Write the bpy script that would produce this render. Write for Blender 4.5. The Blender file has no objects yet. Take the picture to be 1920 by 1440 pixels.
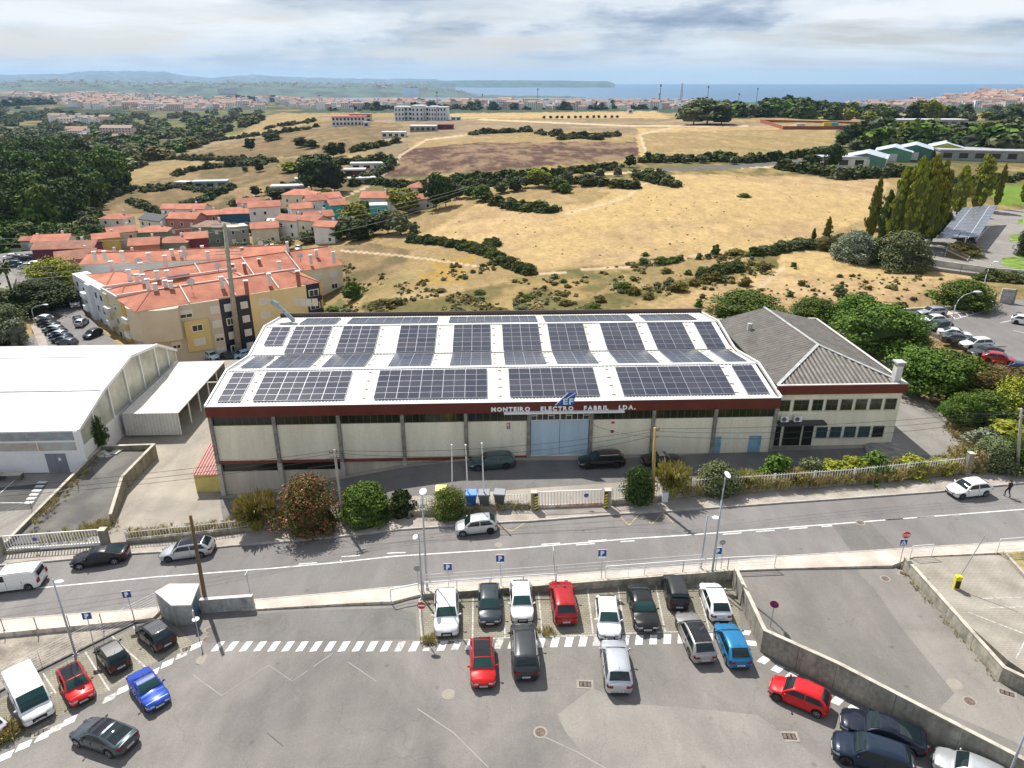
import bpy,bmesh,math,random
import numpy as np
from mathutils import Vector,Matrix
R = math.radians
sc = bpy.context.scene
col = sc.collection
random.seed(7)
RNG = np.random.default_rng(11)
# ------------------------------------------------------------------ camera, sky, sun, exposure
CAM_H = 36.0
FPX = 1350.0                      # focal length for a 1920 px wide frame
PITCH = math.atan(572.0 / FPX)
cam_d = bpy.data.cameras.new('camera')
cam = bpy.data.objects.new('camera',cam_d)
col.objects.link(cam)
cam.location = (0,0,CAM_H)
cam.rotation_euler = (math.pi / 2 - PITCH,0,0)
cam_d.sensor_width = 36
cam_d.lens = 36 * FPX / 1920
cam_d.clip_start = 1
cam_d.clip_end = 90000
sc.camera = cam
SUN_EL,SUN_DIR = R(53),Vector((-0.5,0.86,0)).normalized()     # where the sun stands
world = bpy.data.worlds.new('World'); sc.world = world
world.use_nodes = True
wt = world.node_tree; wt.nodes.clear()
def wn(t,**k):
 n = wt.nodes.new(t)
 for a,b in k.items(): setattr(n,a,b)
 return n
out = wn('ShaderNodeOutputWorld'); bg = wn('ShaderNodeBackground')
sky = wn('ShaderNodeTexSky',sky_type='NISHITA'); sky.sun_disc = False
sky.sun_elevation = SUN_EL
sky.sun_rotation = math.atan2(SUN_DIR.x,SUN_DIR.y)
sky.altitude = 100; sky.air_density = 1.0; sky.dust_density = 0.6
SKY_K = 0.07
tc = wn('ShaderNodeTexCoord'); sep = wn('ShaderNodeSeparateXYZ')
wt.links.new(tc.outputs['Generated'],sep.inputs[0])
def wmath(op,a,b=None):
 m = wn('ShaderNodeMath',operation=op)
 for i,v in enumerate((a,b)):
  if v is None: continue
  if isinstance(v,(int,float)): m.inputs[i].default_value = v
  else: wt.links.new(v,m.inputs[i])
 return m.outputs[0]
# clouds lie on a high flat layer: project the view direction on it
zc = wmath('ADD',wmath('MAXIMUM',sep.outputs[2],0.0),0.10)
cx = wmath('DIVIDE',sep.outputs[0],zc); cy = wmath('DIVIDE',sep.outputs[1],zc)
comb = wn('ShaderNodeCombineXYZ'); wt.links.new(cx,comb.inputs[0]); wt.links.new(cy,comb.inputs[1])
def wnoise(scale,detail,rough,off=(0,0,0),stretch=(1,1,1),dist=0.0):
 mp = wn('ShaderNodeMapping'); mp.inputs['Location'].default_value = off; mp.inputs['Scale'].default_value = stretch
 wt.links.new(comb.outputs[0],mp.inputs[0])
 n = wn('ShaderNodeTexNoise'); n.inputs['Scale'].default_value = scale; n.inputs['Detail'].default_value = detail
 n.inputs['Roughness'].default_value = rough; n.inputs['Distortion'].default_value = dist
 wt.links.new(mp.outputs[0],n.inputs['Vector']); return n.outputs['Fac']
def wramp(fac,stops):
 r = wn('ShaderNodeValToRGB'); wt.links.new(fac,r.inputs[0])
 el = r.color_ramp.elements
 while len(el) < len(stops): el.new(0.5)
 for e,(p,c) in zip(el,stops): e.position = p; e.color = (*c,1)
 return r.outputs[0]
n_big = wnoise(0.55,10,0.58,(3.1,1.7,0),(.9,1.3,1),0.2)
mpd = wn('ShaderNodeMapping'); mpd.inputs['Scale'].default_value = (1,1,3.4); mpd.inputs['Location'].default_value = (2.3,.6,.35); wt.links.new(tc.outputs['Generated'],mpd.inputs[0])
nsd = wn('ShaderNodeTexNoise'); nsd.inputs['Scale'].default_value = 3.1; nsd.inputs['Detail'].default_value = 11; nsd.inputs['Roughness'].default_value = .6; nsd.inputs['Distortion'].default_value = .15
wt.links.new(mpd.outputs[0],nsd.inputs['Vector']); n_shade = wmath('ADD',wmath('MULTIPLY',nsd.outputs['Fac'],.72),wmath('MULTIPLY',wnoise(0.40,10,0.57,(1.3,5.2,0),(.9,1.5,1),0.2),.28))
cover = wramp(n_big,[(0.38,(0,0,0)),(0.54,(1,1,1))])
k = 1.0 / SKY_K
cloudcol = wramp(n_shade,[(0.44,tuple(k * v for v in (0.70,0.73,0.75))),(0.50,tuple(k * v for v in (0.58,0.63,0.68))),
                           (0.56,tuple(k * v for v in (0.30,0.37,0.47))),(0.63,tuple(k * v for v in (0.15,0.21,0.32)))])
mix = wn('ShaderNodeMixRGB'); wt.links.new(cover,mix.inputs[0])
skyb = wn('ShaderNodeMixRGB'); skyb.blend_type = 'MULTIPLY'; skyb.inputs[0].default_value = 1
skyb.inputs[2].default_value = (1.05,.95,1.02,1); wt.links.new(sky.outputs[0],skyb.inputs[1])
wt.links.new(skyb.outputs[0],mix.inputs[1]); wt.links.new(cloudcol,mix.inputs[2])
# veil towards the horizon
veil = wramp(sep.outputs[2],[(0.0,(.9,.9,.9)),(0.06,(0,0,0))])
mix2 = wn('ShaderNodeMixRGB'); wt.links.new(veil,mix2.inputs[0]); wt.links.new(mix.outputs[0],mix2.inputs[1])
mix2.inputs[2].default_value = (k * .48,k * .56,k * .63,1)
wt.links.new(mix2.outputs[0],bg.inputs['Color']); bg.inputs['Strength'].default_value = SKY_K
wt.links.new(bg.outputs[0],out.inputs[0])
sun_d = bpy.data.lights.new('sun','SUN'); sun = bpy.data.objects.new('sun',sun_d); col.objects.link(sun)
sun_d.energy = 5.0; sun_d.angle = R(0.55); sun_d.color = (1,0.955,0.88)
sd = Vector((SUN_DIR.x * math.cos(SUN_EL),SUN_DIR.y * math.cos(SUN_EL),math.sin(SUN_EL)))
sun.rotation_euler = sd.to_track_quat('Z','Y').to_euler(); sun.location = (0,0,80)
sc.view_settings.view_transform = 'Standard'; sc.view_settings.look = 'None'
sc.view_settings.exposure = 0.42; sc.view_settings.gamma = 1.0; sc.view_settings.use_curve_mapping = False
sc.render.engine = 'CYCLES'
sc.cycles.use_denoising = True
sc.cycles.max_bounces = 6; sc.cycles.diffuse_bounces = 2; sc.cycles.glossy_bounces = 3; sc.cycles.volume_bounces = 0
sc.cycles.transparent_max_bounces = 6; sc.cycles.transmission_bounces = 3
sc.cycles.caustics_reflective = False; sc.cycles.caustics_refractive = False
# ------------------------------------------------------------------ geometry helpers
CP,SP = math.cos(PITCH),math.sin(PITCH)
def ray(px,py):
 x = (px - 960) / FPX; y = -(py - 720) / FPX
 return x,CP + y * SP,-SP + y * CP
def U(px,py,z=0.0):
 """the point at height z seen in that direction of the survey photograph"""
 dx,dy,dz = ray(px,py)
 t = (z - CAM_H) / dz
 return Vector((dx * t,dy * t,z))
def proj(x,y,z):
 zz = z - CAM_H
 d = y * CP - zz * SP
 return 960 + FPX * x / d,720 - FPX * (y * SP + zz * CP) / d
def lerp_table(tab):
 xs = [a for a,b in tab]; ys = [b for a,b in tab]
 return (lambda x: float(np.interp(x,xs,ys))),xs
ROAD_T = [(-120,-8.0),(-60,-5.2),(-45,-4.4),(-30,-3.5),(-20,-2.4),(-10,-1.1),(0,-0.35),(10,-0.05),(25,0),(120,0)]
CARP_T = [(-120,-8.5),(-60,-5.6),(-45,-4.7),(-30,-3.7),(-20,-2.45),(-14,-1.7),(-8,-1.05),(0,-.75),(10,-.62),(20,-.95),(30,-1.4),(120,-1.7)]
YARD_T = [(-120,-4.6),(-60,-4.2),(-29,-3.8),(-23,-3.1),(-17,-1.7),(-11,-0.6),(-5,0.0),(120,0.0)]
gr,GRX = lerp_table(ROAD_T); gc,GCX = lerp_table(CARP_T); gy,GYX = lerp_table(YARD_T)
def UG(px,py,g,off=0.0):
 z = 0.0
 for _ in range(40):
  p = U(px,py,z); z2 = g(p.x) + off
  if abs(z2 - z) < 1e-4: break
  z = 0.5 * z + 0.5 * z2
 return U(px,py,z)
def z_for(P,py):
 lo,hi = P.z,CAM_H
 for _ in range(40):
  m_ = (lo + hi) / 2
  if proj(P.x,P.y,m_)[1] > py: lo = m_
  else: hi = m_
 return lo
# ------------------------------------------------------------------ materials
MATS = {}
def rgb(c): return (*c,1.0)
def mat(name,c,rough=0.8,metal=0.0,var=0.12,scale=0.6,bump=0.0,bscale=20.0,c2=None,spec=0.5,fine=0.0,
  coat=0.0,streak=False,rand=0.0,coord='Object',stops=None):
 """plain procedural paint/plaster/stone: base colour with two sizes of mottling, optional relief"""
 if name in MATS: return MATS[name]
 m = bpy.data.materials.new(name); m.use_nodes = True; MATS[name] = m
 nt = m.node_tree; b = nt.nodes['Principled BSDF']
 b.inputs['Roughness'].default_value = rough; b.inputs['Metallic'].default_value = metal
 b.inputs['Specular IOR Level'].default_value = spec
 if coat: b.inputs['Specular IOR Level'].default_value = .15; b.inputs['Coat Weight'].default_value = coat * .6; b.inputs['Coat Roughness'].default_value = 0.04
 if var == 0 and not bump and not rand:
  b.inputs['Base Color'].default_value = rgb(c); return m
 L = nt.links.new
 t = nt.nodes.new('ShaderNodeTexCoord'); src = t.outputs[coord]
 if streak:
  mp = nt.nodes.new('ShaderNodeMapping'); mp.inputs['Scale'].default_value = (1,1,0.12)
  L(src,mp.inputs[0]); src2 = mp.outputs[0]
 else: src2 = src
 n = nt.nodes.new('ShaderNodeTexNoise'); n.inputs['Scale'].default_value = scale; n.inputs['Detail'].default_value = 6
 n.inputs['Roughness'].default_value = 0.62; L(src2,n.inputs['Vector'])
 r = nt.nodes.new('ShaderNodeValToRGB'); L(n.outputs['Fac'],r.inputs[0])
 d2 = c2 if c2 else tuple(v * (1 - var * 2.2) for v in c)
 lo = tuple(max(0,v) for v in d2); hi = tuple(min(1,v * (1 + var)) for v in c)
 r.color_ramp.elements[0].position = 0.32; r.color_ramp.elements[0].color = rgb(lo)
 r.color_ramp.elements[1].position = 0.66; r.color_ramp.elements[1].color = rgb(hi)
 cur = r.outputs[0]
 if fine:
  n2 = nt.nodes.new('ShaderNodeTexNoise'); n2.inputs['Scale'].default_value = scale * 14; n2.inputs['Detail'].default_value = 4
  L(src,n2.inputs['Vector'])
  mr = nt.nodes.new('ShaderNodeMapRange'); mr.inputs[1].default_value = 0.3; mr.inputs[2].default_value = 0.7
  mr.inputs[3].default_value = 1 - fine; mr.inputs[4].default_value = 1 + fine; L(n2.outputs['Fac'],mr.inputs[0])
  mx = nt.nodes.new('ShaderNodeMixRGB'); mx.blend_type = 'MULTIPLY'; mx.inputs[0].default_value = 1
  L(cur,mx.inputs[1]); L(mr.outputs[0],mx.inputs[2]); cur = mx.outputs[0]
 if rand:
  oi = nt.nodes.new('ShaderNodeObjectInfo'); hs = nt.nodes.new('ShaderNodeHueSaturation')
  mr = nt.nodes.new('ShaderNodeMapRange'); mr.inputs[3].default_value = 1 - rand; mr.inputs[4].default_value = 1 + rand
  L(oi.outputs['Random'],mr.inputs[0]); L(mr.outputs[0],hs.inputs['Value']); L(cur,hs.inputs['Color'])
  mr2 = nt.nodes.new('ShaderNodeMapRange'); mr2.inputs[3].default_value = 0.5 - rand * .07; mr2.inputs[4].default_value = 0.5 + rand * .07
  L(oi.outputs['Random'],mr2.inputs[0]); L(mr2.outputs[0],hs.inputs['Hue']); cur = hs.outputs[0]
 L(cur,b.inputs['Base Color'])
 if bump:
  n3 = nt.nodes.new('ShaderNodeTexNoise'); n3.inputs['Scale'].default_value = bscale; n3.inputs['Detail'].default_value = 4
  L(src,n3.inputs['Vector'])
  bp = nt.nodes.new('ShaderNodeBump'); bp.inputs['Strength'].default_value = bump; bp.inputs['Distance'].default_value = 0.05
  L(n3.outputs['Fac'],bp.inputs['Height']); L(bp.outputs[0],b.inputs['Normal'])
 return m
def glass(name,c=(0.012,0.02,0.022),rough=0.06):
 m = mat(name,c,rough,0,var=0,spec=0.5); return m
# ------------------------------------------------------------------ mesh builder
class MB:
 def __init__(s): s.v = []; s.f = []; s.mi = []; s.mats = []; s.cur = 0
 def use(s,m):
  if m not in s.mats: s.mats.append(m)
  s.cur = s.mats.index(m); return s
 def add(s,vs,fs):
  o = len(s.v); s.v.extend([tuple(v) for v in vs])
  for f in fs: s.f.append(tuple(i + o for i in f)); s.mi.append(s.cur)
  return s
 def quad(s,*p): return s.add(p,[tuple(range(len(p)))])
 def box(s,x0,x1,y0,y1,z0,z1):
  return s.add([(x0,y0,z0),(x1,y0,z0),(x1,y1,z0),(x0,y1,z0),(x0,y0,z1),(x1,y0,z1),(x1,y1,z1),(x0,y1,z1)],
                     [(0,3,2,1),(4,5,6,7),(0,1,5,4),(1,2,6,5),(2,3,7,6),(3,0,4,7)])
 def obox(s,c,sx,sy,sz,rz=0.0):        # box centred at c (base at c.z)
  ca,sa = math.cos(rz),math.sin(rz); vs = []
  for z in (0,sz):
   for x,y in ((-sx / 2,-sy / 2),(sx / 2,-sy / 2),(sx / 2,sy / 2),(-sx / 2,sy / 2)):
    vs.append((c[0] + x * ca - y * sa,c[1] + x * sa + y * ca,c[2] + z))
  return s.add(vs,[(0,3,2,1),(4,5,6,7),(0,1,5,4),(1,2,6,5),(2,3,7,6),(3,0,4,7)])
 def prism(s,poly,z0,z1):                # poly counter-clockwise seen from above; z1 may be a list
  n = len(poly); zt = z1 if isinstance(z1,(list,tuple)) else [z1] * n
  zb = z0 if isinstance(z0,(list,tuple)) else [z0] * n
  vs = [(p[0],p[1],b) for p,b in zip(poly,zb)] + [(p[0],p[1],t) for p,t in zip(poly,zt)]
  fs = [tuple(range(n))[::-1],tuple(range(n,2 * n))] + [(i,(i + 1) % n,n + (i + 1) % n,n + i) for i in range(n)]
  return s.add(vs,fs)
 def cyl(s,p0,p1,r0,r1=None,n=8,cap=True):
  r1 = r0 if r1 is None else r1
  p0,p1 = Vector(p0),Vector(p1); d = (p1 - p0)
  if d.length < 1e-6: return s
  d.normalize(); a = Vector((0,0,1)) if abs(d.z) < .9 else Vector((1,0,0))
  u = d.cross(a).normalized(); w = d.cross(u)
  vs = []
  for p,r in ((p0,r0),(p1,r1)):
   for i in range(n):
    t = 2 * math.pi * i / n; vs.append(p + u * (math.cos(t) * r) + w * (math.sin(t) * r))
  fs = [(i,n + i,n + (i + 1) % n,(i + 1) % n) for i in range(n)]
  if cap: fs += [tuple(range(n)),tuple(range(n,2 * n))[::-1]]
  return s.add(vs,fs)
 def tube(s,pts,r,n=6):
  for a,b in zip(pts[:-1],pts[1:]): s.cyl(a,b,r,r,n)
  return s
 def bar(s,p0,p1,w,h):                  # box section bar along p0 -> p1
  p0,p1 = Vector(p0),Vector(p1); d = (p1 - p0).normalized()
  up = Vector((0,0,1)) if abs(d.z) < .95 else Vector((0,1,0))
  u = d.cross(up).normalized() * (w / 2); q = u.cross(d).normalized() * (h / 2)
  vs = [p0 - u - q,p0 + u - q,p0 + u + q,p0 - u + q,p1 - u - q,p1 + u - q,p1 + u + q,p1 - u + q]
  return s.add(vs,[(0,1,2,3),(7,6,5,4),(0,4,5,1),(1,5,6,2),(2,6,7,3),(3,7,4,0)])
 def sphere(s,c,rx,ry=None,rz=None,nu=8,nv=5):
  ry = ry or rx; rz = rz or rx; vs = [(c[0],c[1],c[2] - rz)]
  for j in range(1,nv):
   ph = -math.pi / 2 + math.pi * j / nv
   for i in range(nu):
    t = 2 * math.pi * i / nu
    vs.append((c[0] + rx * math.cos(ph) * math.cos(t),c[1] + ry * math.cos(ph) * math.sin(t),c[2] + rz * math.sin(ph)))
  vs.append((c[0],c[1],c[2] + rz)); top = len(vs) - 1; fs = []
  for i in range(nu):
   fs.append((0,1 + (i + 1) % nu,1 + i)); fs.append((top,1 + (nv - 2) * nu + i,1 + (nv - 2) * nu + (i + 1) % nu))
   for j in range(nv - 2):
    a = 1 + j * nu + i; b = 1 + j * nu + (i + 1) % nu; fs.append((a,b,b + nu,a + nu))
  return s.add(vs,fs)
 def mesh(s,name,smooth=False,origin=None):
  me = bpy.data.meshes.new(name)
  v = s.v if origin is None else [(a[0] - origin[0],a[1] - origin[1],a[2] - origin[2]) for a in s.v]
  me.from_pydata(v,[],s.f); me.update()
  for m in s.mats: me.materials.append(m)
  if len(s.mats) > 1: me.polygons.foreach_set('material_index',s.mi)
  if smooth:
   me.polygons.foreach_set('use_smooth',[True] * len(me.polygons))
  return me
 def build(s,name,m=None,parent=None,smooth=False,origin=None):
  if m is not None and not s.mats: s.mats.append(m)
  me = s.mesh(name,smooth,origin)
  return link(name,me,parent)
def link(name,me,parent=None):
 o = bpy.data.objects.new(name,me); col.objects.link(o)
 if parent is not None: o.parent = parent
 return o
def smooth_by_angle(me,ang=35):
 me.polygons.foreach_set('use_smooth',[True] * len(me.polygons))
 bm = bmesh.new(); bm.from_mesh(me); bmesh.ops.recalc_face_normals(bm,faces=bm.faces)
 lim = R(ang)
 for e in bm.edges:
  if len(e.link_faces) == 2: e.smooth = e.calc_face_angle(0) < lim
 bm.to_mesh(me); bm.free()
def thing(name,label,cat,loc=(0,0,0),rz=0.0,group=None):
 o = bpy.data.objects.new(name,None); col.objects.link(o)
 o.location = loc; o.rotation_euler = (0,0,rz); o.empty_display_size = 0.3
 o['label'] = label; o['category'] = cat
 if group: o['group'] = group
 return o
def tag(o,label,cat,group=None):
 o['label'] = label; o['category'] = cat
 if group: o['group'] = group
 return o
def kind(o,k='structure',label=None,cat=None):
 o['kind'] = k
 if label: o['label'] = label
 if cat: o['category'] = cat
 return o
def children_map():
 d = {}
 for o in bpy.data.objects:
  if o.parent: d.setdefault(o.parent.name,[]).append(o)
 return d
KIDS = {}
def kids(o):
 if o.name not in KIDS: KIDS[o.name] = [c for c in bpy.data.objects if c.parent == o]
 return KIDS[o.name]
def dup(root,loc,rz=0.0,s=1.0,label=None,group=None,scale=None):
 """a copy of a thing with copies of its parts and sub-parts"""
 r = root.copy(); col.objects.link(r); r.location = loc; r.rotation_euler = (0,0,rz)
 r.scale = scale if scale else (s,s,s)
 if label: r['label'] = label
 if group: r['group'] = group
 for ch in kids(root):
  c = ch.copy(); col.objects.link(c); c.parent = r
  for g in kids(ch):
   d = g.copy(); col.objects.link(d); d.parent = c
 return r
def patch(name,pts,g,xs,mt,off=0.0,thick=0.0,parent=None,k='structure',raw=False):
 """a ground sheet: outline given by world points, draped on the grade g(x)"""
 bm = bmesh.new()
 vs = [bm.verts.new((p[0],p[1],0)) for p in pts]
 bm.faces.new(vs)
 lo = min(p[0] for p in pts); hi = max(p[0] for p in pts)
 for x in xs:
  if lo < x < hi:
   bmesh.ops.bisect_plane(bm,geom=bm.verts[:] + bm.edges[:] + bm.faces[:],plane_co=(x,0,0),plane_no=(1,0,0))
 bmesh.ops.triangulate(bm,faces=bm.faces[:])
 bmesh.ops.recalc_face_normals(bm,faces=bm.faces)
 for f in bm.faces:
  if f.normal.z < 0: f.normal_flip()
 if thick:
  ex = bmesh.ops.extrude_face_region(bm,geom=bm.faces[:])
  top = [e for e in ex['geom'] if isinstance(e,bmesh.types.BMVert)]
  tset = set(top)
  for v in bm.verts:
   v.co.z = g(v.co.x) + off - (0 if v in tset else thick)
  bmesh.ops.recalc_face_normals(bm,faces=bm.faces)
 else:
  for v in bm.verts: v.co.z = g(v.co.x) + off
 me = bpy.data.meshes.new(name); bm.to_mesh(me); bm.free(); me.materials.append(mt)
 o = link(name,me,parent)
 if k and parent is None: o['kind'] = k
 return o
# ------------------------------------------------------------------ terrain
# survey points of the land: direction in the photograph and height in metres (road in front of the factory = 0)
TP = [(700,585,-4),(1000,590,-1),(1300,590,0),(1600,560,.3),(1900,520,.5),(640,600,-11),(660,560,-10),(620,520,-11),
 (700,520,-8),(900,540,-4),(1100,540,-2),(1500,520,0),(560,470,-12),(700,450,-9),(800,420,-7),(1000,450,-3),
 (1300,450,0),(1600,440,.5),(300,700,-15),(450,690,-15),(620,590,-13),(100,600,-10),(200,640,-11),(100,650,-9),(0,600,-9),
 (50,520,-12),(0,700,-7),(250,470,-16),(400,430,-15),(550,400,-12),(650,400,-11),(500,440,-14),(760,370,-9),(150,480,-16),
 (60,400,-17),(200,350,-16),(100,300,-18),(300,280,-26),(200,250,-38),(100,220,-50),(350,230,-40),(420,205,-48),
 (500,320,-10),(400,330,-14),(650,310,-6),(600,250,-5),(700,240,-3),(480,270,-12),(900,300,0),(1200,300,1),(1500,300,1),(1800,330,1),(1000,400,-2),
 (1400,380,1.5),(1200,340,2),(1600,350,1),(1000,240,0),(1400,240,2),(1600,232,2),(1800,260,1),(1900,300,1),(770,228,-2),(1000,215,-4),(1300,216,-3),
 (560,217,-6),(640,206,-6),(1490,196,6),(1440,204,2),(1540,205,2),(1350,205,0),(1640,225,0),(1750,225,0),(1850,225,0),
 (100,200,-47),(300,196,-47),(500,197,-50),(20,180,-40),(300,184,-62),(500,186,-62),(100,176,-50),
 (1850,178,-6),(1780,184,-14),(1700,193,-36),(1620,198,-55),(1910,180,-8),(1900,205,-25),(1750,203,-38),
 (800,197,-48),(1000,198,-48),(1200,197,-45),(1350,194,-52),(650,196,-55)]
TH = []   # (px at the horizon, distance, height) where the land is hidden or under the sea
for p_ in (-300,0,300,640,900,1100,1300,1500,1700,1920,2200):
 TH.append((p_,5200,-112 if p_ > 500 else -70)); TH.append((p_,6600,-128 if p_ > 560 else -112)); TH.append((p_,9500,-140)); TH.append((p_,26000,-160))
for p_,d_,z_ in [(1000,1500,-25),(1200,1500,-25),(800,1400,-25),(1490,1500,-30),(1600,1500,-40),(1350,1500,-30),(1750,1500,-35),
                   (1900,3300,-60),(1500,3400,-90),(1650,3400,-100),(-300,300,-15),(-300,1000,-35),(2200,300,1),(2200,1000,-2),(2200,2300,-30),(-300,2300,-45),
                   (-300,100,-8),(2200,100,0)]:
 TH.append((p_,d_,z_))
def hz_az(px):
 dx,dy,dz = ray(px,148.0); return math.atan2(dx,dy)
_c = []
for px,py,z in TP:
 p = U(px,py,z); _c.append((math.atan2(p.x,p.y),math.log(math.hypot(p.x,p.y)),z))
for px,d,z in TH: _c.append((hz_az(px),math.log(d),z))
_c = np.array(_c)
_s = np.array([2.6,1.0])
_P = _c[:,:2] * _s
def _k(a,b):
 r = np.sqrt(((a[:,None,:] - b[None,:,:]) ** 2).sum(-1) + 1e-4); return r
_A = _k(_P,_P) + np.eye(len(_P)) * 0.02 * -1
_n = len(_P)
_M = np.zeros((_n + 3,_n + 3)); _M[:_n,:_n] = _A; _M[:_n,_n] = 1; _M[:_n,_n + 1:] = _P; _M[_n,:_n] = 1; _M[_n + 1:,:_n] = _P.T
_w = np.linalg.solve(_M,np.concatenate([_c[:,2],[0,0,0]]))
def rbf(az,ld):
 q = np.stack([az,ld],-1).reshape(-1,2) * _s; o = np.empty(len(q))
 for i in range(0,len(q),20000):
  b = q[i:i + 20000]; o[i:i + 20000] = _k(b,_P) @ _w[:_n] + _w[_n] + b @ _w[_n + 1:]
 return o.reshape(np.shape(az))
# grid in azimuth and log distance
AZ0,AZ1 = R(-44),R(44)
NA,ND = 620,430
azs = np.linspace(AZ0,AZ1,NA)
lds = np.concatenate([np.linspace(math.log(3),math.log(60),20,endpoint=False),np.linspace(math.log(60),math.log(2500),320,endpoint=False),
                      np.linspace(math.log(2500),math.log(24000),90)])
GA,GL = np.meshgrid(azs,lds)
ZG = rbf(GA,np.maximum(GL,math.log(62)))
def vnoise(x,y,seed=0):
 """smooth value noise, numpy"""
 xi = np.floor(x).astype(np.int64); yi = np.floor(y).astype(np.int64); fx = x - xi; fy = y - yi
 def h(a,b):
  n = (a * 374761393 + b * 668265263 + seed * 1442695041) & 0x7fffffff
  n = ((n ^ (n >> 13)) * 1274126177) & 0x7fffffff
  return ((n ^ (n >> 16)) & 0xffff) / 65535.0
 fx = fx * fx * (3 - 2 * fx); fy = fy * fy * (3 - 2 * fy)
 return (h(xi,yi) * (1 - fx) + h(xi + 1,yi) * fx) * (1 - fy) + (h(xi,yi + 1) * (1 - fx) + h(xi + 1,yi + 1) * fx) * fy
def fbm(x,y,o=4,seed=0):
 a = 0; k = 0.5; t = 0
 for i in range(o):
  a = a + k * vnoise(x * 2 ** i + 17 * i,y * 2 ** i - 9 * i,seed + i); t += k; k *= .5
 return a / t
D = np.exp(GL); GX = D * np.sin(GA); GY = D * np.cos(GA)
ZG += (fbm(GX / 35,GY / 35,3,5) - .5) * np.clip((D - 110) / 200,0,1) * 1.2 + (fbm(GX / 300,GY / 300,3,9) - .5) * np.clip((D - 800) / 2500,0,1) * 22
# the built-up plot in front: the land lies under the paved sheets there
SITE = [U(-350,735,-4),U(250,668,-5),U(418,664,-4.5),U(540,590,0),U(1330,588,0),U(1345,600,0),U(1720,577,0),U(1920,560,0),U(2400,540,0),Vector((140,0,0)),Vector((-120,0,0))]
def in_poly(x,y,poly):
 ins = np.zeros(np.shape(x),bool); n = len(poly)
 for i in range(n):
  x0,y0 = poly[i][0],poly[i][1]; x1,y1 = poly[(i + 1) % n][0],poly[(i + 1) % n][1]
  if y0 == y1: continue
  c = ((y0 > y) != (y1 > y)) & (x < (x1 - x0) * (y - y0) / (y1 - y0) + x0)
  ins ^= c
 return ins
def poly_dist(x,y,poly):
 d = np.full(np.shape(x),1e9); n = len(poly)
 for i in range(n):
  ax,ay = poly[i][0],poly[i][1]; bx,by = poly[(i + 1) % n][0] - ax,poly[(i + 1) % n][1] - ay
  t = np.clip(((x - ax) * bx + (y - ay) * by) / (bx * bx + by * by + 1e-9),0,1)
  d = np.minimum(d,np.hypot(x - ax - t * bx,y - ay - t * by))
 return d
site_z = np.interp(GX,GRX,[b for a,b in ROAD_T]) - 1.6
sd_ = poly_dist(GX,GY,SITE) * np.where(in_poly(GX,GY,SITE),-1,1)
wgt = np.clip(1 - (sd_ + 1) / 7.0,0,1); wgt = wgt * wgt * (3 - 2 * wgt)
ZG = ZG * (1 - wgt) + site_z * wgt
for pl_,z_ in (([(1640,500),(1650,455),(1720,405),(1790,390),(2100,390),(2100,535),(1925,522)],-.1),([(30,665),(60,600),(-60,592),(-60,560),(150,562),(240,655)],-10.9),([(-60,470),(60,466),(150,490),(160,525),(60,548),(-60,540)],-14.6),([(1640,588),(1860,560),(2200,555),(2300,760),(1925,730)],-.6)):
 P_ = [U(a,b,z_ + .6) for a,b in pl_]; d_ = poly_dist(GX,GY,P_) * np.where(in_poly(GX,GY,P_),-1,1); w_ = np.clip(1 - d_ / 6,0,1); ZG = ZG * (1 - w_) + z_ * w_
def TZ(x,y):
 """height of the land at x, y (arrays or numbers)"""
 x = np.asarray(x,float); y = np.asarray(y,float)
 a = np.clip((np.arctan2(x,y) - AZ0) / (AZ1 - AZ0) * (NA - 1),0,NA - 1.001)
 l = np.clip(np.interp(np.log(np.maximum(np.hypot(x,y),3.01)),lds,np.arange(len(lds))),0,len(lds) - 1.001)
 i = a.astype(int); j = l.astype(int); fa = a - i; fl = l - j
 return (ZG[j,i] * (1 - fa) + ZG[j,i + 1] * fa) * (1 - fl) + (ZG[j + 1,i] * (1 - fa) + ZG[j + 1,i + 1] * fa) * fl
def T(px,py,dmin=60.0):
 """where the sight line meets the land (arrays)"""
 px = np.atleast_1d(np.asarray(px,float)); py = np.atleast_1d(np.asarray(py,float))
 dx,dy,dz = ray(px,py); hl = np.hypot(dx,dy)
 lo = np.full(px.shape,dmin) ; hi = np.full(px.shape,23000.0); done = np.zeros(px.shape,bool)
 prev = lo.copy()
 for d in np.exp(np.linspace(math.log(dmin),math.log(23000),260)):
  t = d / hl; below = (CAM_H + dz * t) < TZ(dx * t,dy * t)
  new = below & ~done; hi[new] = d; lo[new] = prev[new]; done |= below
  prev = np.where(done,prev,d)
 for _ in range(14):
  m = (lo + hi) / 2; t = m / hl; below = (CAM_H + dz * t) < TZ(dx * t,dy * t)
  hi = np.where(below,m,hi); lo = np.where(below,lo,m)
 t = hi / hl
 return np.stack([dx * t,dy * t,TZ(dx * t,dy * t)],-1)
def T1(px,py,dmin=60.0): return Vector(T(px,py,dmin)[0])
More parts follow.
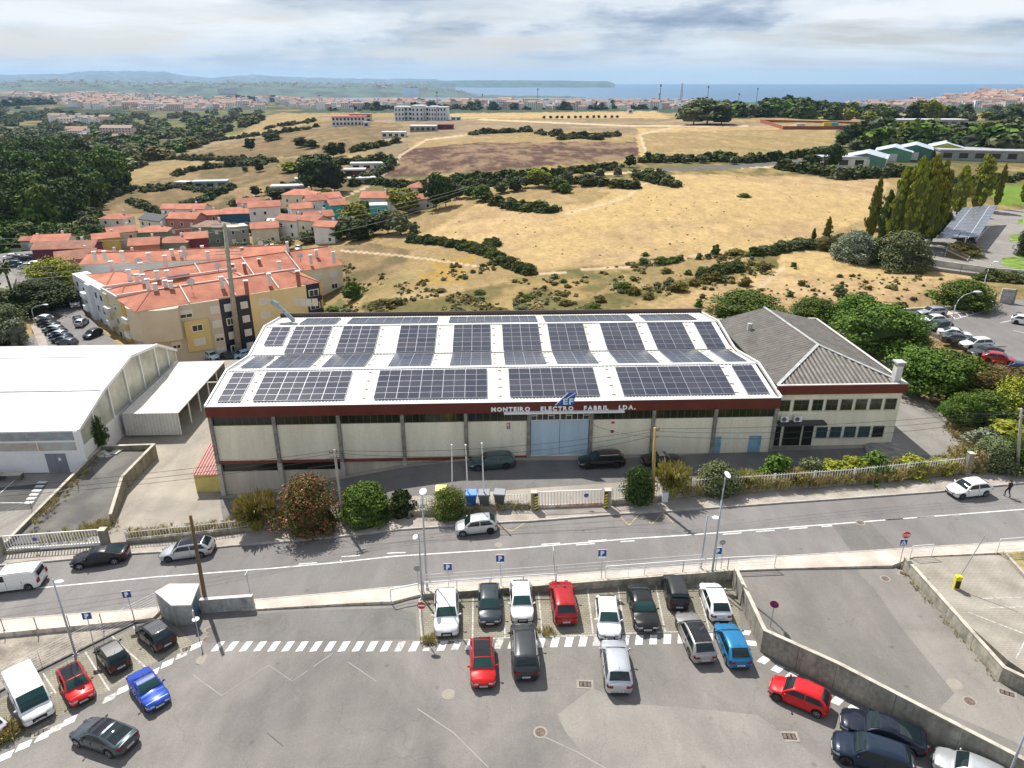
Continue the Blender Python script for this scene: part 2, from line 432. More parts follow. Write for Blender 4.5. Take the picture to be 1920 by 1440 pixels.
# what grows or lies on the land: outlines in survey directions -> land cover class (one has cloud shade in its colour)
PX,PY = proj(GX,GY,ZG)
PX = np.where(GY > 1,PX,-9999)
wob = 10 + np.clip((PY - 200) / 60,0,5)
PXw = PX + (fbm(GX / 9,GY / 9,3,21) - .5) * wob; PYw = PY + (fbm(GX / 9 + 50,GY / 9,3,31) - .5) * wob * .5
C_STRAW,C_GOLD,C_TAN,C_PLOUGH,C_GREEN,C_SCRUB,C_FAR,C_DARK,C_PATH,C_LAWN,C_YEL,C_BROWN_SHADED,C_ASPH = range(13)
COLS = np.array([(.26,.185,.085),(.40,.285,.13),(.205,.155,.095),(.085,.048,.036),(.085,.085,.035),(.14,.115,.045),(.05,.07,.035),
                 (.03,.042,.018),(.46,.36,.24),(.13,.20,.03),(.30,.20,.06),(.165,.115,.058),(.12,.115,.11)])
CL = np.zeros(GX.shape,int)
def paint(poly,c,w=True):
 CL[in_poly(PXw if w else PX,PYw if w else PY,poly)] = c
paint([(-400,100),(2400,100),(2400,212),(-400,212)],C_FAR)
paint([(-400,176),(560,176),(575,205),(470,222),(430,250),(330,300),(250,330),(160,330),(150,470),(40,520),(20,700),(-400,760)],C_DARK)
paint([(0,245),(90,258),(110,285),(60,300),(0,310)],C_SCRUB)
paint([(330,195),(520,205),(450,250),(330,285),(250,270),(260,225)],C_GREEN)
paint([(600,218),(900,222),(1050,240),(880,262),(740,262),(650,290),(560,285),(520,260)],C_TAN)
paint([(420,255),(600,240),(600,250),(480,275),(400,300),(300,300)],C_TAN)
paint([(560,228),(640,222),(600,250),(430,300),(300,305),(320,290),(470,262)],C_STRAW)
paint([(820,213),(1230,208),(1260,222),(1000,222),(830,222)],C_GOLD)
paint([(1000,222),(1260,222),(1560,236),(1560,240),(1180,250),(1100,246),(930,240)],C_TAN)
paint([(1180,246),(1420,236),(1570,250),(1545,292),(1205,298)],C_STRAW)
paint([(1190,240),(1500,234),(1520,240),(1200,250)],C_GOLD)
paint([(150,305),(240,303),(420,306),(330,340),(230,345)],C_STRAW)
paint([(700,258),(790,252),(820,262),(740,300),(700,300)],C_TAN)
paint([(775,262),(1190,258),(1204,296),(1100,312),(860,338),(720,348),(690,342),(735,310)],C_PLOUGH)
paint([(780,256),(1185,254),(1190,266),(900,268),(760,280)],C_STRAW)
paint([(1190,252),(1202,254),(1216,300),(1204,302)],C_GOLD)
paint([(560,345),(1200,298),(1570,300),(1600,335),(1230,332),(900,350),(800,400),(560,400)],C_SCRUB)
paint([(960,372),(1180,352),(1240,326),(1670,336),(1640,400),(1560,440),(1440,470),(1170,500),(990,506),(930,470),(780,445),(830,420),(900,378)],C_GOLD)
paint([(930,370),(1080,355),(1150,362),(1100,385),(1000,392)],C_STRAW)
paint([(560,470),(780,446),(930,486),(900,530),(640,545),(560,600)],C_STRAW)
paint([(820,560),(1000,515),(1200,490),(1420,470),(1560,445),(1680,490),(1500,505),(1330,540),(1100,590),(700,590),(640,570)],C_SCRUB)
paint([(1300,555),(1480,520),(1660,492),(1800,520),(1700,575),(1330,592)],C_GOLD)
paint([(1470,462),(1640,470),(1800,510),(1880,560),(1720,580),(1350,590),(1200,590),(1340,530),(1460,500)],C_GOLD)
paint([(1200,500),(1330,480),(1430,480),(1300,520),(1100,560)],C_STRAW)
paint([(1380,476),(1480,452),(1560,455),(1580,462),(1420,482)],C_GREEN)
paint([(590,590),(640,560),(660,592),(620,610)],C_GREEN)
paint([(1640,300),(1920,270),(2400,250),(2400,420),(1860,400),(1680,360)],C_SCRUB)
paint([(1570,235),(2400,200),(2400,300),(1640,310),(1560,300)],C_GREEN)
paint([(1840,350),(1920,345),(2300,330),(2300,390),(1870,385)],C_LAWN)
paint([(600,480),(700,470),(760,490),(680,500)],C_TAN)
paint([(230,330),(420,300),(560,300),(480,350),(380,372),(240,420),(140,440)],C_STRAW)
paint([(240,350),(300,340),(320,360),(250,400),(180,410)],C_TAN)
paint([(600,300),(735,300),(700,345),(560,400),(480,380),(500,345)],C_TAN)
paint([(180,400),(240,350),(330,330),(420,300),(560,296),(700,300),(735,300),(690,345),(560,400),(300,400)],C_BROWN_SHADED)  # left fields: dry brown grass, with cloud shadow darkened into its colour
paint([(330,290),(470,262),(600,228),(640,222),(760,235),(720,262),(640,290),(560,292),(430,300)],C_BROWN_SHADED)
paint([(560,470),(700,455),(770,470),(740,520),(640,545),(560,600)],C_BROWN_SHADED)
paint([(800,490),(900,480),(880,500),(820,510)],C_YEL)
paint([(780,515),(860,505),(870,530),(790,535)],C_YEL)
for px in ([(560,400),(640,372),(700,345),(735,312),(752,290),(800,262),(900,250)],[(1240,322),(1170,372),(1060,402)],[(1560,300),(1480,312),(1240,318),(1100,330)],[(990,515),(1180,500),(1340,475)],[(1340,592),(1400,560),(1470,500)],[(900,224),(1180,236),(1400,236)],[(640,470),(760,480),(900,500)],[(1216,300),(1200,252),(1260,240)]):
 for (x0,y0),(x1,y1) in zip(px[:-1],px[1:]):
  l_ = math.hypot(x1 - x0,y1 - y0); t_ = np.clip(((PX - x0) * (x1 - x0) + (PY - y0) * (y1 - y0)) / l_ ** 2,0,1); CL[np.hypot((PX - x0 - t_ * (x1 - x0)),(PY - y0 - t_ * (y1 - y0)) * 1.8) < 2.8] = C_PATH
paint([(440,500),(436,470),(446,440),(470,412),(500,408),(504,416),(478,420),(466,445),(464,470),(474,500)],C_ASPH,False); paint([(1230,316),(1400,308),(1560,292),(1640,292),(1640,298),(1560,300),(1400,315),(1230,322)],C_ASPH,False)
# mottling: each class breaks up into its neighbours' colours in patches
f1 = fbm(GX / 6,GY / 11,4,3); f2 = fbm(GX / 26,GY / 26,4,4); f3 = fbm(GX / 2.1,GY / 3.2,3,6); ff = fbm(PX / 5,PY / 2.2,3,8)
CC = COLS[CL].copy()
def blend(msk,c,a): CC[msk] = CC[msk] * (1 - a[msk][:,None]) + np.array(c) * a[msk][:,None]
sm = lambda v,a,b: np.clip((v - a) / (b - a),0,1)
blend(CL == C_PLOUGH,(.24,.165,.095),sm(f1 * .5 + f3 * .25 + f2 * .35,.52,.66) * .8)
blend((CL == C_STRAW),(.17,.15,.06),sm(f2 * .6 + f1 * .4,.55,.68) * .7)
blend((CL == C_STRAW),(.40,.29,.15),sm(f1,.5,.7) * .5)
blend((CL == C_GOLD),(.29,.20,.11),sm(f2,.45,.68) * .8)
blend((CL == C_GOLD),(.50,.355,.18),sm(f1 * .6 + f2 * .4,.52,.7) * .5)
blend(CL == C_SCRUB,(.30,.21,.09),sm(f2 * .5 + f1 * .5,.50,.60) * .85)
blend(CL == C_SCRUB,(.10,.10,.035),sm(1 - f1 * .6 - f3 * .4,.52,.62) * .6)
blend(CL == C_GREEN,(.16,.16,.06),sm(f2,.45,.65) * .8)
blend(CL == C_DARK,(.10,.12,.04),sm(f2,.55,.7) * .7)
blend(CL == C_BROWN_SHADED,(.26,.18,.092),sm(f2 * .5 + f1 * .5,.48,.62) * .8); blend(CL == C_BROWN_SHADED,(.10,.09,.04),sm(1 - f1,.55,.68) * .7)
blend(CL == C_DARK,(.22,.17,.08),sm(fbm(GX / 60,GY / 60,3,77),.52,.60) * .8)
blend(CL == C_TAN,(.32,.235,.13),sm(f2,.45,.65) * .6)
CC *= (0.80 + .40 * f3)[...,None]; CC *= (.88 + .24 * ff)[...,None]
def terrain_objects():
 m = bpy.data.materials.new('dry_land'); m.use_nodes = True; nt = m.node_tree; b = nt.nodes['Principled BSDF']
 b.inputs['Roughness'].default_value = .95; b.inputs['Specular IOR Level'].default_value = .1
 at = nt.nodes.new('ShaderNodeAttribute'); at.attribute_name = 'cover'
 tcn = nt.nodes.new('ShaderNodeTexCoord')
 n = nt.nodes.new('ShaderNodeTexNoise'); n.inputs['Scale'].default_value = .9; n.inputs['Detail'].default_value = 8; n.inputs['Roughness'].default_value = .7
 nt.links.new(tcn.outputs['Object'],n.inputs['Vector'])
 mr = nt.nodes.new('ShaderNodeMapRange'); mr.inputs[1].default_value = .3; mr.inputs[2].default_value = .7; mr.inputs[3].default_value = .72; mr.inputs[4].default_value = 1.28
 nt.links.new(n.outputs['Fac'],mr.inputs[0])
 mx = nt.nodes.new('ShaderNodeMixRGB'); mx.blend_type = 'MULTIPLY'; mx.inputs[0].default_value = 1
 nt.links.new(at.outputs['Color'],mx.inputs[1]); nt.links.new(mr.outputs[0],mx.inputs[2]); nt.links.new(mx.outputs[0],b.inputs['Base Color'])
 bp = nt.nodes.new('ShaderNodeBump'); bp.inputs['Strength'].default_value = .6; bp.inputs['Distance'].default_value = .3
 nt.links.new(n.outputs['Fac'],bp.inputs['Height']); nt.links.new(bp.outputs[0],b.inputs['Normal'])
 nd = len(lds)
 V = np.stack([GX,GY,ZG],-1).reshape(-1,3)
 ii,jj = np.meshgrid(np.arange(NA - 1),np.arange(nd - 1))
 a = (jj * NA + ii).ravel(); F = np.stack([a,a + 1,a + NA + 1,a + NA],-1)
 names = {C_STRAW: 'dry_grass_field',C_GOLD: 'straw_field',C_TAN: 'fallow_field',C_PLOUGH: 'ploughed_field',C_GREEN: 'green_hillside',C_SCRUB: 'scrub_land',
             C_FAR: 'far_land',C_DARK: 'valley_ground',C_LAWN: 'lawn',C_PATH: 'dirt_track',C_BROWN_SHADED: 'brown_field_cloud_shade',C_ASPH: 'back_road',C_YEL: 'dry_grass_field'}
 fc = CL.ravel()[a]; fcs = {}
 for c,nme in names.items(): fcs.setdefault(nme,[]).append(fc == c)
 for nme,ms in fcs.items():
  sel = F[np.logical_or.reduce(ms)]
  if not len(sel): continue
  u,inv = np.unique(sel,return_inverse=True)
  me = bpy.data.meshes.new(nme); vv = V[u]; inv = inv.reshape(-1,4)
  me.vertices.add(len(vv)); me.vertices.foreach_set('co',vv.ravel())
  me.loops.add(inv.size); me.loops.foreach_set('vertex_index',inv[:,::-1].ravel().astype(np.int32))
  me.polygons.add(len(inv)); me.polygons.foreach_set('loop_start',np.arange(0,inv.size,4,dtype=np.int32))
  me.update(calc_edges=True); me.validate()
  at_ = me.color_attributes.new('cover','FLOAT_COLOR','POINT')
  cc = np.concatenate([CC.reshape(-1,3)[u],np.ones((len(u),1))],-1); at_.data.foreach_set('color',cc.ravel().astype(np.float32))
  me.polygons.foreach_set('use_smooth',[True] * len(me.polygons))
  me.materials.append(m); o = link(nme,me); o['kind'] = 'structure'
  if nme == 'valley_ground': pass
 # the land beside and behind the camera
 mb = MB()
 for a0,a1 in [(44 + i * 17,44 + (i + 1) * 17) for i in range(16)]:
  for r0,r1 in ((0,60),(60,400),(400,24000)):
   q = []
   for aa,rr in ((a0,r0),(a0,r1),(a1,r1),(a1,r0)):
    x,y = rr * math.sin(R(aa)),rr * math.cos(R(aa))
    q.append((x,y,float(np.interp(x,GRX,[b_ for a_,b_ in ROAD_T])) - 1.6 - (rr > 300) * (3 if rr < 1000 else 150)))
   mb.quad(*(q if r0 else q[:3]))
 o = mb.build('ground',mat('plain_ground',(.30,.24,.12),.95)); kind(o)
terrain_objects()
# sea and river: one sheet
def water():
 m = bpy.data.materials.new('sea_water'); m.use_nodes = True; nt = m.node_tree; b = nt.nodes['Principled BSDF']
 b.inputs['Base Color'].default_value = (.012,.045,.085,1); b.inputs['Roughness'].default_value = .32
 tcn = nt.nodes.new('ShaderNodeTexCoord'); n = nt.nodes.new('ShaderNodeTexNoise'); n.inputs['Scale'].default_value = .0011; n.inputs['Detail'].default_value = 5
 mp = nt.nodes.new('ShaderNodeMapping'); mp.inputs['Scale'].default_value = (.35,2.2,1); nt.links.new(tcn.outputs['Object'],mp.inputs[0]); nt.links.new(mp.outputs[0],n.inputs['Vector'])
 r = nt.nodes.new('ShaderNodeValToRGB'); nt.links.new(n.outputs['Fac'],r.inputs[0])
 r.color_ramp.elements[0].position = .35; r.color_ramp.elements[0].color = (.008,.055,.14,1)
 r.color_ramp.elements[1].position = .65; r.color_ramp.elements[1].color = (.02,.11,.20,1)
 nt.links.new(r.outputs[0],b.inputs['Base Color'])
 n2 = nt.nodes.new('ShaderNodeTexNoise'); n2.inputs['Scale'].default_value = .02; n2.inputs['Detail'].default_value = 6; nt.links.new(tcn.outputs['Object'],n2.inputs['Vector'])
 bp = nt.nodes.new('ShaderNodeBump'); bp.inputs['Strength'].default_value = .5; bp.inputs['Distance'].default_value = 3
 nt.links.new(n2.outputs['Fac'],bp.inputs['Height']); nt.links.new(bp.outputs[0],b.inputs['Normal'])
 mb = MB(); xs = np.linspace(-26000,26000,14); ys = np.linspace(3500,24500,8)
 for i in range(13):
  for j in range(7): mb.quad((xs[i],ys[j],-114),(xs[i + 1],ys[j],-114),(xs[i + 1],ys[j + 1],-114),(xs[i],ys[j + 1],-114))
 kind(mb.build('sea',m))
water()
# far ridges: each has its crest at a real distance
def ridge(name,crest,dist,depth,zbase,c,seed,rough=1.0):
 n = 260; m = 14
 px = np.linspace(crest[0][0],crest[-1][0],n); py = np.interp(px,[a for a,b in crest],[b for a,b in crest])
 dx,dy,dz = ray(px,py); hl = np.hypot(dx,dy); t = dist / hl
 X,Y,Z = dx * t,dy * t,CAM_H + dz * t
 Z = Z + (fbm(px / 14,px * 0,4,seed) - .5) * rough * dist / 1350 * 5
 V = np.zeros((m,n,3))
 for j in range(m):
  u = (j / (m - 1)) * 2 - 1                       # -1 near foot .. 0 crest .. 1 far foot
  s = 1 + u * depth / dist / 2
  h = np.cos(u * math.pi / 2) ** .8
  lump = (fbm(px / 16,np.full(n,j * .9),3,seed + 3) - .5) * (1 - abs(u)) * abs(u) * 3 * rough * dist / 1350 * 3
  V[j,:,0] = X * s; V[j,:,1] = Y * s; V[j,:,2] = zbase + np.maximum(0,(Z - zbase)) * h + lump
 ii,jj = np.meshgrid(np.arange(n - 1),np.arange(m - 1)); a = (jj * n + ii).ravel()
 me = bpy.data.meshes.new(name); me.from_pydata(V.reshape(-1,3).tolist(),[],np.stack([a,a + 1,a + n + 1,a + n],-1).tolist()); me.update()
 me.polygons.foreach_set('use_smooth',[True] * len(me.polygons))
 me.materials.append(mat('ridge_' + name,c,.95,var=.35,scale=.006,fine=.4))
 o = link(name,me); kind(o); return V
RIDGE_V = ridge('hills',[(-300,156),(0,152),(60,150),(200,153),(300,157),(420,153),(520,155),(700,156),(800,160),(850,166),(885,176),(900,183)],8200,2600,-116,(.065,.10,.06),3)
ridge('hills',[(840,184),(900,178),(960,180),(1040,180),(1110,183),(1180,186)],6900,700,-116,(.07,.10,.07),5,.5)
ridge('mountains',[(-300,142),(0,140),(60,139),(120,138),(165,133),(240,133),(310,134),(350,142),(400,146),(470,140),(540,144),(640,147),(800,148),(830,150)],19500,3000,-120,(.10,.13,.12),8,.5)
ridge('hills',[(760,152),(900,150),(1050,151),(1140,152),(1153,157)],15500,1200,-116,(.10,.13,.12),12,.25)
# air
def haze():
 mb = MB(); mb.box(-26800,26800,-1500,24800,-172,245)
 m = bpy.data.materials.new('haze_air'); m.use_nodes = True; nt = m.node_tree
 for nn in list(nt.nodes):
  if nn.type != 'OUTPUT_MATERIAL': nt.nodes.remove(nn)
 o_ = [x for x in nt.nodes if x.type == 'OUTPUT_MATERIAL'][0]
 v = nt.nodes.new('ShaderNodeVolumePrincipled'); v.inputs['Color'].default_value = (.42,.68,1,1); v.inputs['Density'].default_value = HAZE
 v.inputs['Anisotropy'].default_value = .2
 nt.links.new(v.outputs[0],o_.inputs['Volume'])
 kind(mb.build('haze',m),'stuff','pale blue haze over the far land and sea')
HAZE = 4e-5
# ------------------------------------------------------------------ paved ground
def asphalt(name,c,dark,scale=.09,bands=True):
 m = bpy.data.materials.new(name); MATS[name] = m; m.use_nodes = True; nt = m.node_tree; b = nt.nodes['Principled BSDF']; L = nt.links.new
 b.inputs['Roughness'].default_value = .9; b.inputs['Specular IOR Level'].default_value = .25
 t = nt.nodes.new('ShaderNodeTexCoord')
 def noise(s,d,r,stretch=(1,1,1),off=(0,0,0),dist=0):
  mp = nt.nodes.new('ShaderNodeMapping'); mp.inputs['Scale'].default_value = stretch; mp.inputs['Location'].default_value = off
  mp.inputs['Rotation'].default_value = (0,0,.35)
  L(t.outputs['Object'],mp.inputs[0]); n = nt.nodes.new('ShaderNodeTexNoise'); n.inputs['Scale'].default_value = s
  n.inputs['Detail'].default_value = d; n.inputs['Roughness'].default_value = r; n.inputs['Distortion'].default_value = dist; L(mp.outputs[0],n.inputs['Vector']); return n.outputs['Fac']
 def ramp(f,a,b_,ca,cb):
  r = nt.nodes.new('ShaderNodeValToRGB'); L(f,r.inputs[0]); r.color_ramp.elements[0].position = a; r.color_ramp.elements[1].position = b_
  r.color_ramp.elements[0].color = rgb(ca); r.color_ramp.elements[1].color = rgb(cb); return r.outputs[0]
 def mul(a,b_,f=1.0):
  x = nt.nodes.new('ShaderNodeMixRGB'); x.blend_type = 'MULTIPLY'; x.inputs[0].default_value = f; L(a,x.inputs[1]); L(b_,x.inputs[2]); return x.outputs[0]
 cur = ramp(noise(scale,7,.62,dist=.6),.38,.60,dark,c)
 g_ = lambda v: (v,v,v)
 cur = mul(cur,ramp(noise(.55,5,.65,(1,.35,1),(4,2,0)),.35,.7,g_(.88),g_(1.08)))
 cur = mul(cur,ramp(noise(9,5,.8),.3,.7,g_(.82),g_(1.15)))
 cur = mul(cur,ramp(noise(60,2,.8),.3,.7,g_(.85),g_(1.12)))
 vo = nt.nodes.new('ShaderNodeTexVoronoi'); vo.feature = 'DISTANCE_TO_EDGE'; vo.inputs['Scale'].default_value = .13
 mpv = nt.nodes.new('ShaderNodeMixRGB'); mpv.blend_type = 'ADD'; mpv.inputs[0].default_value = 1; L(t.outputs['Object'],mpv.inputs[1])
 nn = nt.nodes.new('ShaderNodeTexNoise'); nn.inputs['Scale'].default_value = .7; nn.inputs['Detail'].default_value = 5; L(t.outputs['Object'],nn.inputs['Vector'])
 sc_ = nt.nodes.new('ShaderNodeMixRGB'); sc_.blend_type = 'MULTIPLY'; sc_.inputs[0].default_value = 1; sc_.inputs[2].default_value = (2.4,2.4,0,1); L(nn.outputs['Color'],sc_.inputs[1])
 L(sc_.outputs[0],mpv.inputs[2]); L(mpv.outputs[0],vo.inputs['Vector'])
 cur = mul(cur,ramp(vo.outputs['Distance'],.0015,.006,g_(.87),g_(1.0)))
 # oil spots
 v2 = nt.nodes.new('ShaderNodeTexVoronoi'); v2.inputs['Scale'].default_value = .45; L(t.outputs['Object'],v2.inputs['Vector'])
 cur = mul(cur,ramp(v2.outputs['Distance'],.03,.10,g_(.72),g_(1.0)))
 L(cur,b.inputs['Base Color'])
 bp = nt.nodes.new('ShaderNodeBump'); bp.inputs['Strength'].default_value = .35; bp.inputs['Distance'].default_value = .02
 L(noise(40,3,.7),bp.inputs['Height']); L(bp.outputs[0],b.inputs['Normal'])
 return m
A_ROAD = asphalt('asphalt_road',(0.22,0.207,0.199),(0.18,0.169,0.162),.05)
A_PARK = asphalt('asphalt_park',(0.24,0.221,0.203),(0.164,0.154,0.145),.075)
A_RAMP = asphalt('asphalt_ramp',(0.216,0.201,0.183),(0.167,0.157,0.145),.09)
A_DARK = asphalt('asphalt_dark',(0.114,0.112,0.107),(0.088,0.086,0.084),.2)
A_PATCH = asphalt('asphalt_patch',(0.176,0.167,0.157),(0.145,0.139,0.132),.3)
A_LIGHT = asphalt('asphalt_light',(0.272,0.253,0.228),(0.217,0.204,0.186),.12)
CONC = asphalt('concrete_yard',(0.37,0.33,0.273),(0.273,0.246,0.211),.12)
CONC2 = asphalt('concrete_dark',(.17,.16,.145),(.11,.105,.10),.25)
def blocks(name,c,c2,cj,w,h,bumpy=.4):
 """small paving blocks: brick pattern in metres"""
 m = bpy.data.materials.new(name); MATS[name] = m; m.use_nodes = True; nt = m.node_tree; b = nt.nodes['Principled BSDF']; L = nt.links.new
 b.inputs['Roughness'].default_value = .9; b.inputs['Specular IOR Level'].default_value = .2
 t = nt.nodes.new('ShaderNodeTexCoord'); br = nt.nodes.new('ShaderNodeTexBrick'); L(t.outputs['Object'],br.inputs['Vector'])
 br.inputs['Color1'].default_value = rgb(c); br.inputs['Color2'].default_value = rgb(c2); br.inputs['Mortar'].default_value = rgb(cj)
 br.inputs['Scale'].default_value = 1; br.inputs['Brick Width'].default_value = w; br.inputs['Row Height'].default_value = h; br.inputs['Mortar Size'].default_value = h * .10
 n = nt.nodes.new('ShaderNodeTexNoise'); n.inputs['Scale'].default_value = .5; n.inputs['Detail'].default_value = 7; L(t.outputs['Object'],n.inputs['Vector'])
 r = nt.nodes.new('ShaderNodeValToRGB'); L(n.outputs['Fac'],r.inputs[0]); r.color_ramp.elements[0].position = .3; r.color_ramp.elements[1].position = .7
 r.color_ramp.elements[0].color = (.72,.71,.68,1); r.color_ramp.elements[1].color = (1.1,1.1,1.1,1)
 x = nt.nodes.new('ShaderNodeMixRGB'); x.blend_type = 'MULTIPLY'; x.inputs[0].default_value = 1; L(br.outputs[0],x.inputs[1]); L(r.outputs[0],x.inputs[2]); L(x.outputs[0],b.inputs['Base Color'])
 bp = nt.nodes.new('ShaderNodeBump'); bp.inputs['Strength'].default_value = bumpy; bp.inputs['Distance'].default_value = .02; bp.invert = True
 L(br.outputs['Fac'],bp.inputs['Height']); L(bp.outputs[0],b.inputs['Normal']); return m
PAVE = blocks('white_paving',(.66,.58,.51),(.58,.51,.45),(.42,.37,.33),.22,.11)
BAYS = blocks('bay_blocks',(.31,.285,.235),(.265,.245,.20),(.19,.175,.125),.30,.2,.5)
LOTP = blocks('lot_blocks',(.36,.33,.285),(.325,.30,.26),(.27,.25,.215),.4,.2,.3)
PAVE2 = blocks('grey_paving',(.46,.41,.36),(.39,.35,.31),(.26,.235,.21),.3,.15)
KERB = mat('kerb_stone',(.42,.39,.35),.9,var=.12,scale=1.5,fine=.1)
KERB_D = mat('kerb_dark',(.12,.115,.11),.9,var=.2,scale=2)
CONW = mat('concrete_wall',(.36,.345,.30),.92,var=.28,scale=.55,fine=.22,streak=True,c2=(.13,.125,.11),bump=.3,bscale=8)
CONT = mat('concrete_top',(.50,.46,.38),.92,var=.18,scale=1.2,fine=.2)
PAINT = mat('road_paint',(.74,.73,.70),.8,var=.14,scale=3.0,fine=.22)
PAINTW = mat('worn_paint',(.50,.49,.46),.85,var=.25,scale=5.0,fine=.3)
WIRE = mat('wire_black',(.03,.03,.03),.7,var=0); HEAD = mat('lamp_head',(.78,.80,.82),.35,var=0); WRAIL = mat('white_rail',(.80,.80,.79),.5,var=.05)
POLE = mat('lamp_pole_grey',(.42,.46,.50),.45,.3,var=.08,scale=2); WOODP = mat('wood_pole',(.17,.105,.06),.9,var=.25,scale=2,fine=.2,streak=True)
def G(pts,g,off=0.0): return [UG(x,y,g,off) for x,y in pts]
farK = [(-500,1100),(0,1060),(240,1038),(433,1023),(640,1005),(990,977),(1250,958),(1600,933),(1750,922),(1920,905),(2500,856)]
nearK = [(-500,1206),(0,1160),(287,1138),(477,1123),(640,1109),(730,1100),(1047,1077),(1280,1060),(1460,1042),(1680,1028),(1920,1013),(2500,978)]
fenceL = [(-500,1082),(0,1040),(233,1022),(433,1002),(553,985),(644,977),(809,962),(995,954),(1144,949),(1223,942),(1300,931),(1600,910),(1807,889),(1920,879),(2500,828)]
sideN = [(-500,1235),(0,1187),(287,1158),(305,1140),(477,1142),(640,1132),(735,1128),(790,1114),(1050,1096),(1280,1078),(1364,1070),(1460,1066),(1673,1060),(1713,1044),(1920,1034),(2500,1000)]
GXX = sorted(set(GRX + list(range(-60,80,5))))
road = patch('road',G(nearK,gr) + G(farK,gr)[::-1],gr,GXX,A_ROAD,0,.6)
patch('pavement',G(fenceL,gr,.13) + G(farK,gr,.13)[::-1],gr,GXX,PAVE2,.13,.7)
patch('pavement',G(sideN,gr,.10) + G(nearK,gr,.10)[::-1],gr,GXX,PAVE,.10,.9)
def strip(name,px,g,w,off,mt,parent=None,inward=1,h=0.0):
 """a band of width w along a line of survey points"""
 P = [UG(x,y,g,off) for x,y in px]; return strip_w(name,P,g,w,off,mt,parent,inward,h)
def strip_w(name,P,g,w,off,mt,parent=None,inward=1,h=0.0):
 L_ = []; n = len(P)
 for i,p in enumerate(P):
  a = P[max(0,i - 1)]; b = P[min(n - 1,i + 1)]; d = Vector((b.x - a.x,b.y - a.y,0)).normalized()
  L_.append(Vector((p.x - d.y * w * inward,p.y + d.x * w * inward,0)))
 return patch(name,P + L_[::-1],g,GXX,mt,off,h,parent)
strip('kerb',farK,gr,.16,.14,KERB,None,1,.3)
strip('kerb',nearK,gr,.14,.115,KERB,None,-1,.3)
# car park in front, its bays of grass blocks
parkP = [(-400,1760),(-400,1545),(0,1300),(80,1255),(297,1145),(305,1141),(477,1143),(640,1133),(735,1129),(795,1115),(1050,1098),(1280,1080),(1372,1074),(1430,1222),(1560,1280),(1920,1440),(2300,1620),(2300,1900),(900,2600),(-400,2200)]
CX = sorted(set(GCX + list(range(-60,60,4))))
patch('car_park',G(parkP,gc),gc,CX,A_PARK,0,.5)
bayR = [(795,1122),(1050,1102),(1280,1086),(1372,1078),(1392,1183),(1100,1192),(886,1199),(790,1203),(796,1160)]
bays_r = patch('parking_bays',G(bayR,gc),gc,CX,BAYS,.006)
bayL = [(5,1306),(82,1262),(300,1150),(362,1205),(330,1222),(280,1248),(210,1290),(110,1345),(30,1390),(-60,1440),(-60,1345)]
patch('parking_bays',G(bayL,gc),gc,CX,BAYS,.006)
# ramp between the concrete walls, and the paved lot right of it
rampP = [(1385,1069),(1462,1066),(1673,1060),(1690,1072),(1880,1265),(1925,1300),(2100,1420),(2300,1560),(2300,1700),(1920,1425),(1560,1272),(1432,1212)]
ramp_t = [(-50,-.05),(23,-.05),(40,-.25),(60,-.4)]
gp,GPX = lerp_table(ramp_t)
w0 = [UG(1372,1096,gc),UG(1425,1222,gc),UG(1560,1290,gc),UG(1920,1492,gc),UG(2300,1740,gc)]
patch('ramp_road',G(rampP[:7],gp) + [p + Vector((.12,.08,0)) for p in w0[:0:-1]] + [w0[0] + Vector((.12,.3,0))],gp,GXX,A_RAMP,0,1.6)
patch('ramp_road',G([(1605,1062),(1690,1068),(1880,1265),(1990,1350),(2050,1480),(1900,1390),(1760,1330),(1790,1300),(1700,1190),(1640,1105),(1615,1080)],gp),gp,GXX,A_LIGHT,.005)
lotP = [(1690,1058),(1715,1046),(1880,1040),(1925,1090),(2300,1300),(2300,1500),(1925,1262),(1890,1238)]
gl,_ = lerp_table([(-10,.12),(80,.12)])
patch('paved_lot',G(lotP,gl),gl,GXX,LOTP,0,1.6)
patch('verge',G([(1880,1040),(1870,1036),(2500,1003),(2400,1300),(1925,1088)],gl),gl,GXX,mat('dry_verge',(.30,.23,.11),.95,var=.3,scale=1.5,c2=(.13,.13,.05),fine=.3),.004,1.5)
# low ground left, between the road pavement and the car park
gll,_ = lerp_table([(-80,-5.8),(-45,-4.72),(-30,-3.82),(-20,-2.75)])
patch('sunken_strip',G([(-500,1245),(0,1190),(287,1159),(297,1144),(80,1253),(0,1298),(-500,1570)],gll),gll,CX,mat('dusty_concrete',(.30,.265,.215),.95,var=.25,scale=.5,fine=.2),0,.6)
# factory yard
yardP = [(-500,1075),(0,1034),(233,1016),(433,996),(553,980),(644,972),(809,957),(995,949),(1144,944),(1300,926),(1600,905),(1807,884)]
yw = [UG(x,y,gy) for x,y in yardP] + [U(1828,850),U(1800,812),U(1755,765),U(1690,715),U(1705,640),U(1560,596),U(1330,600),U(1320,690)] + [Vector((-30,94,0)),Vector((-42,97,0)),Vector((-42,104,0)),Vector((-100,100,0))]
YX = sorted(set(GYX + list(range(-60,60,6))))
patch('factory_yard',yw,gy,YX,CONC,0,1.0)
# darker asphalt along the factory front
patch('factory_yard',G([(412,934),(420,992),(440,990),(700,938),(880,925),(1000,915),(1150,905),(1300,898),(1450,885),(1640,872),(1700,880),(1790,868),(1806,840),(1758,770),(1695,770),(1680,838),(1455,845),(1100,862),(870,864),(650,896)],gy),gy,YX,A_PATCH,.005)
patch('factory_yard',[Vector((40.6,66,0)),Vector((46.5,66,0)),Vector((50,70,0)),Vector((47,82,0)),Vector((41.0,84,0))],gy,YX,A_LIGHT,.010)
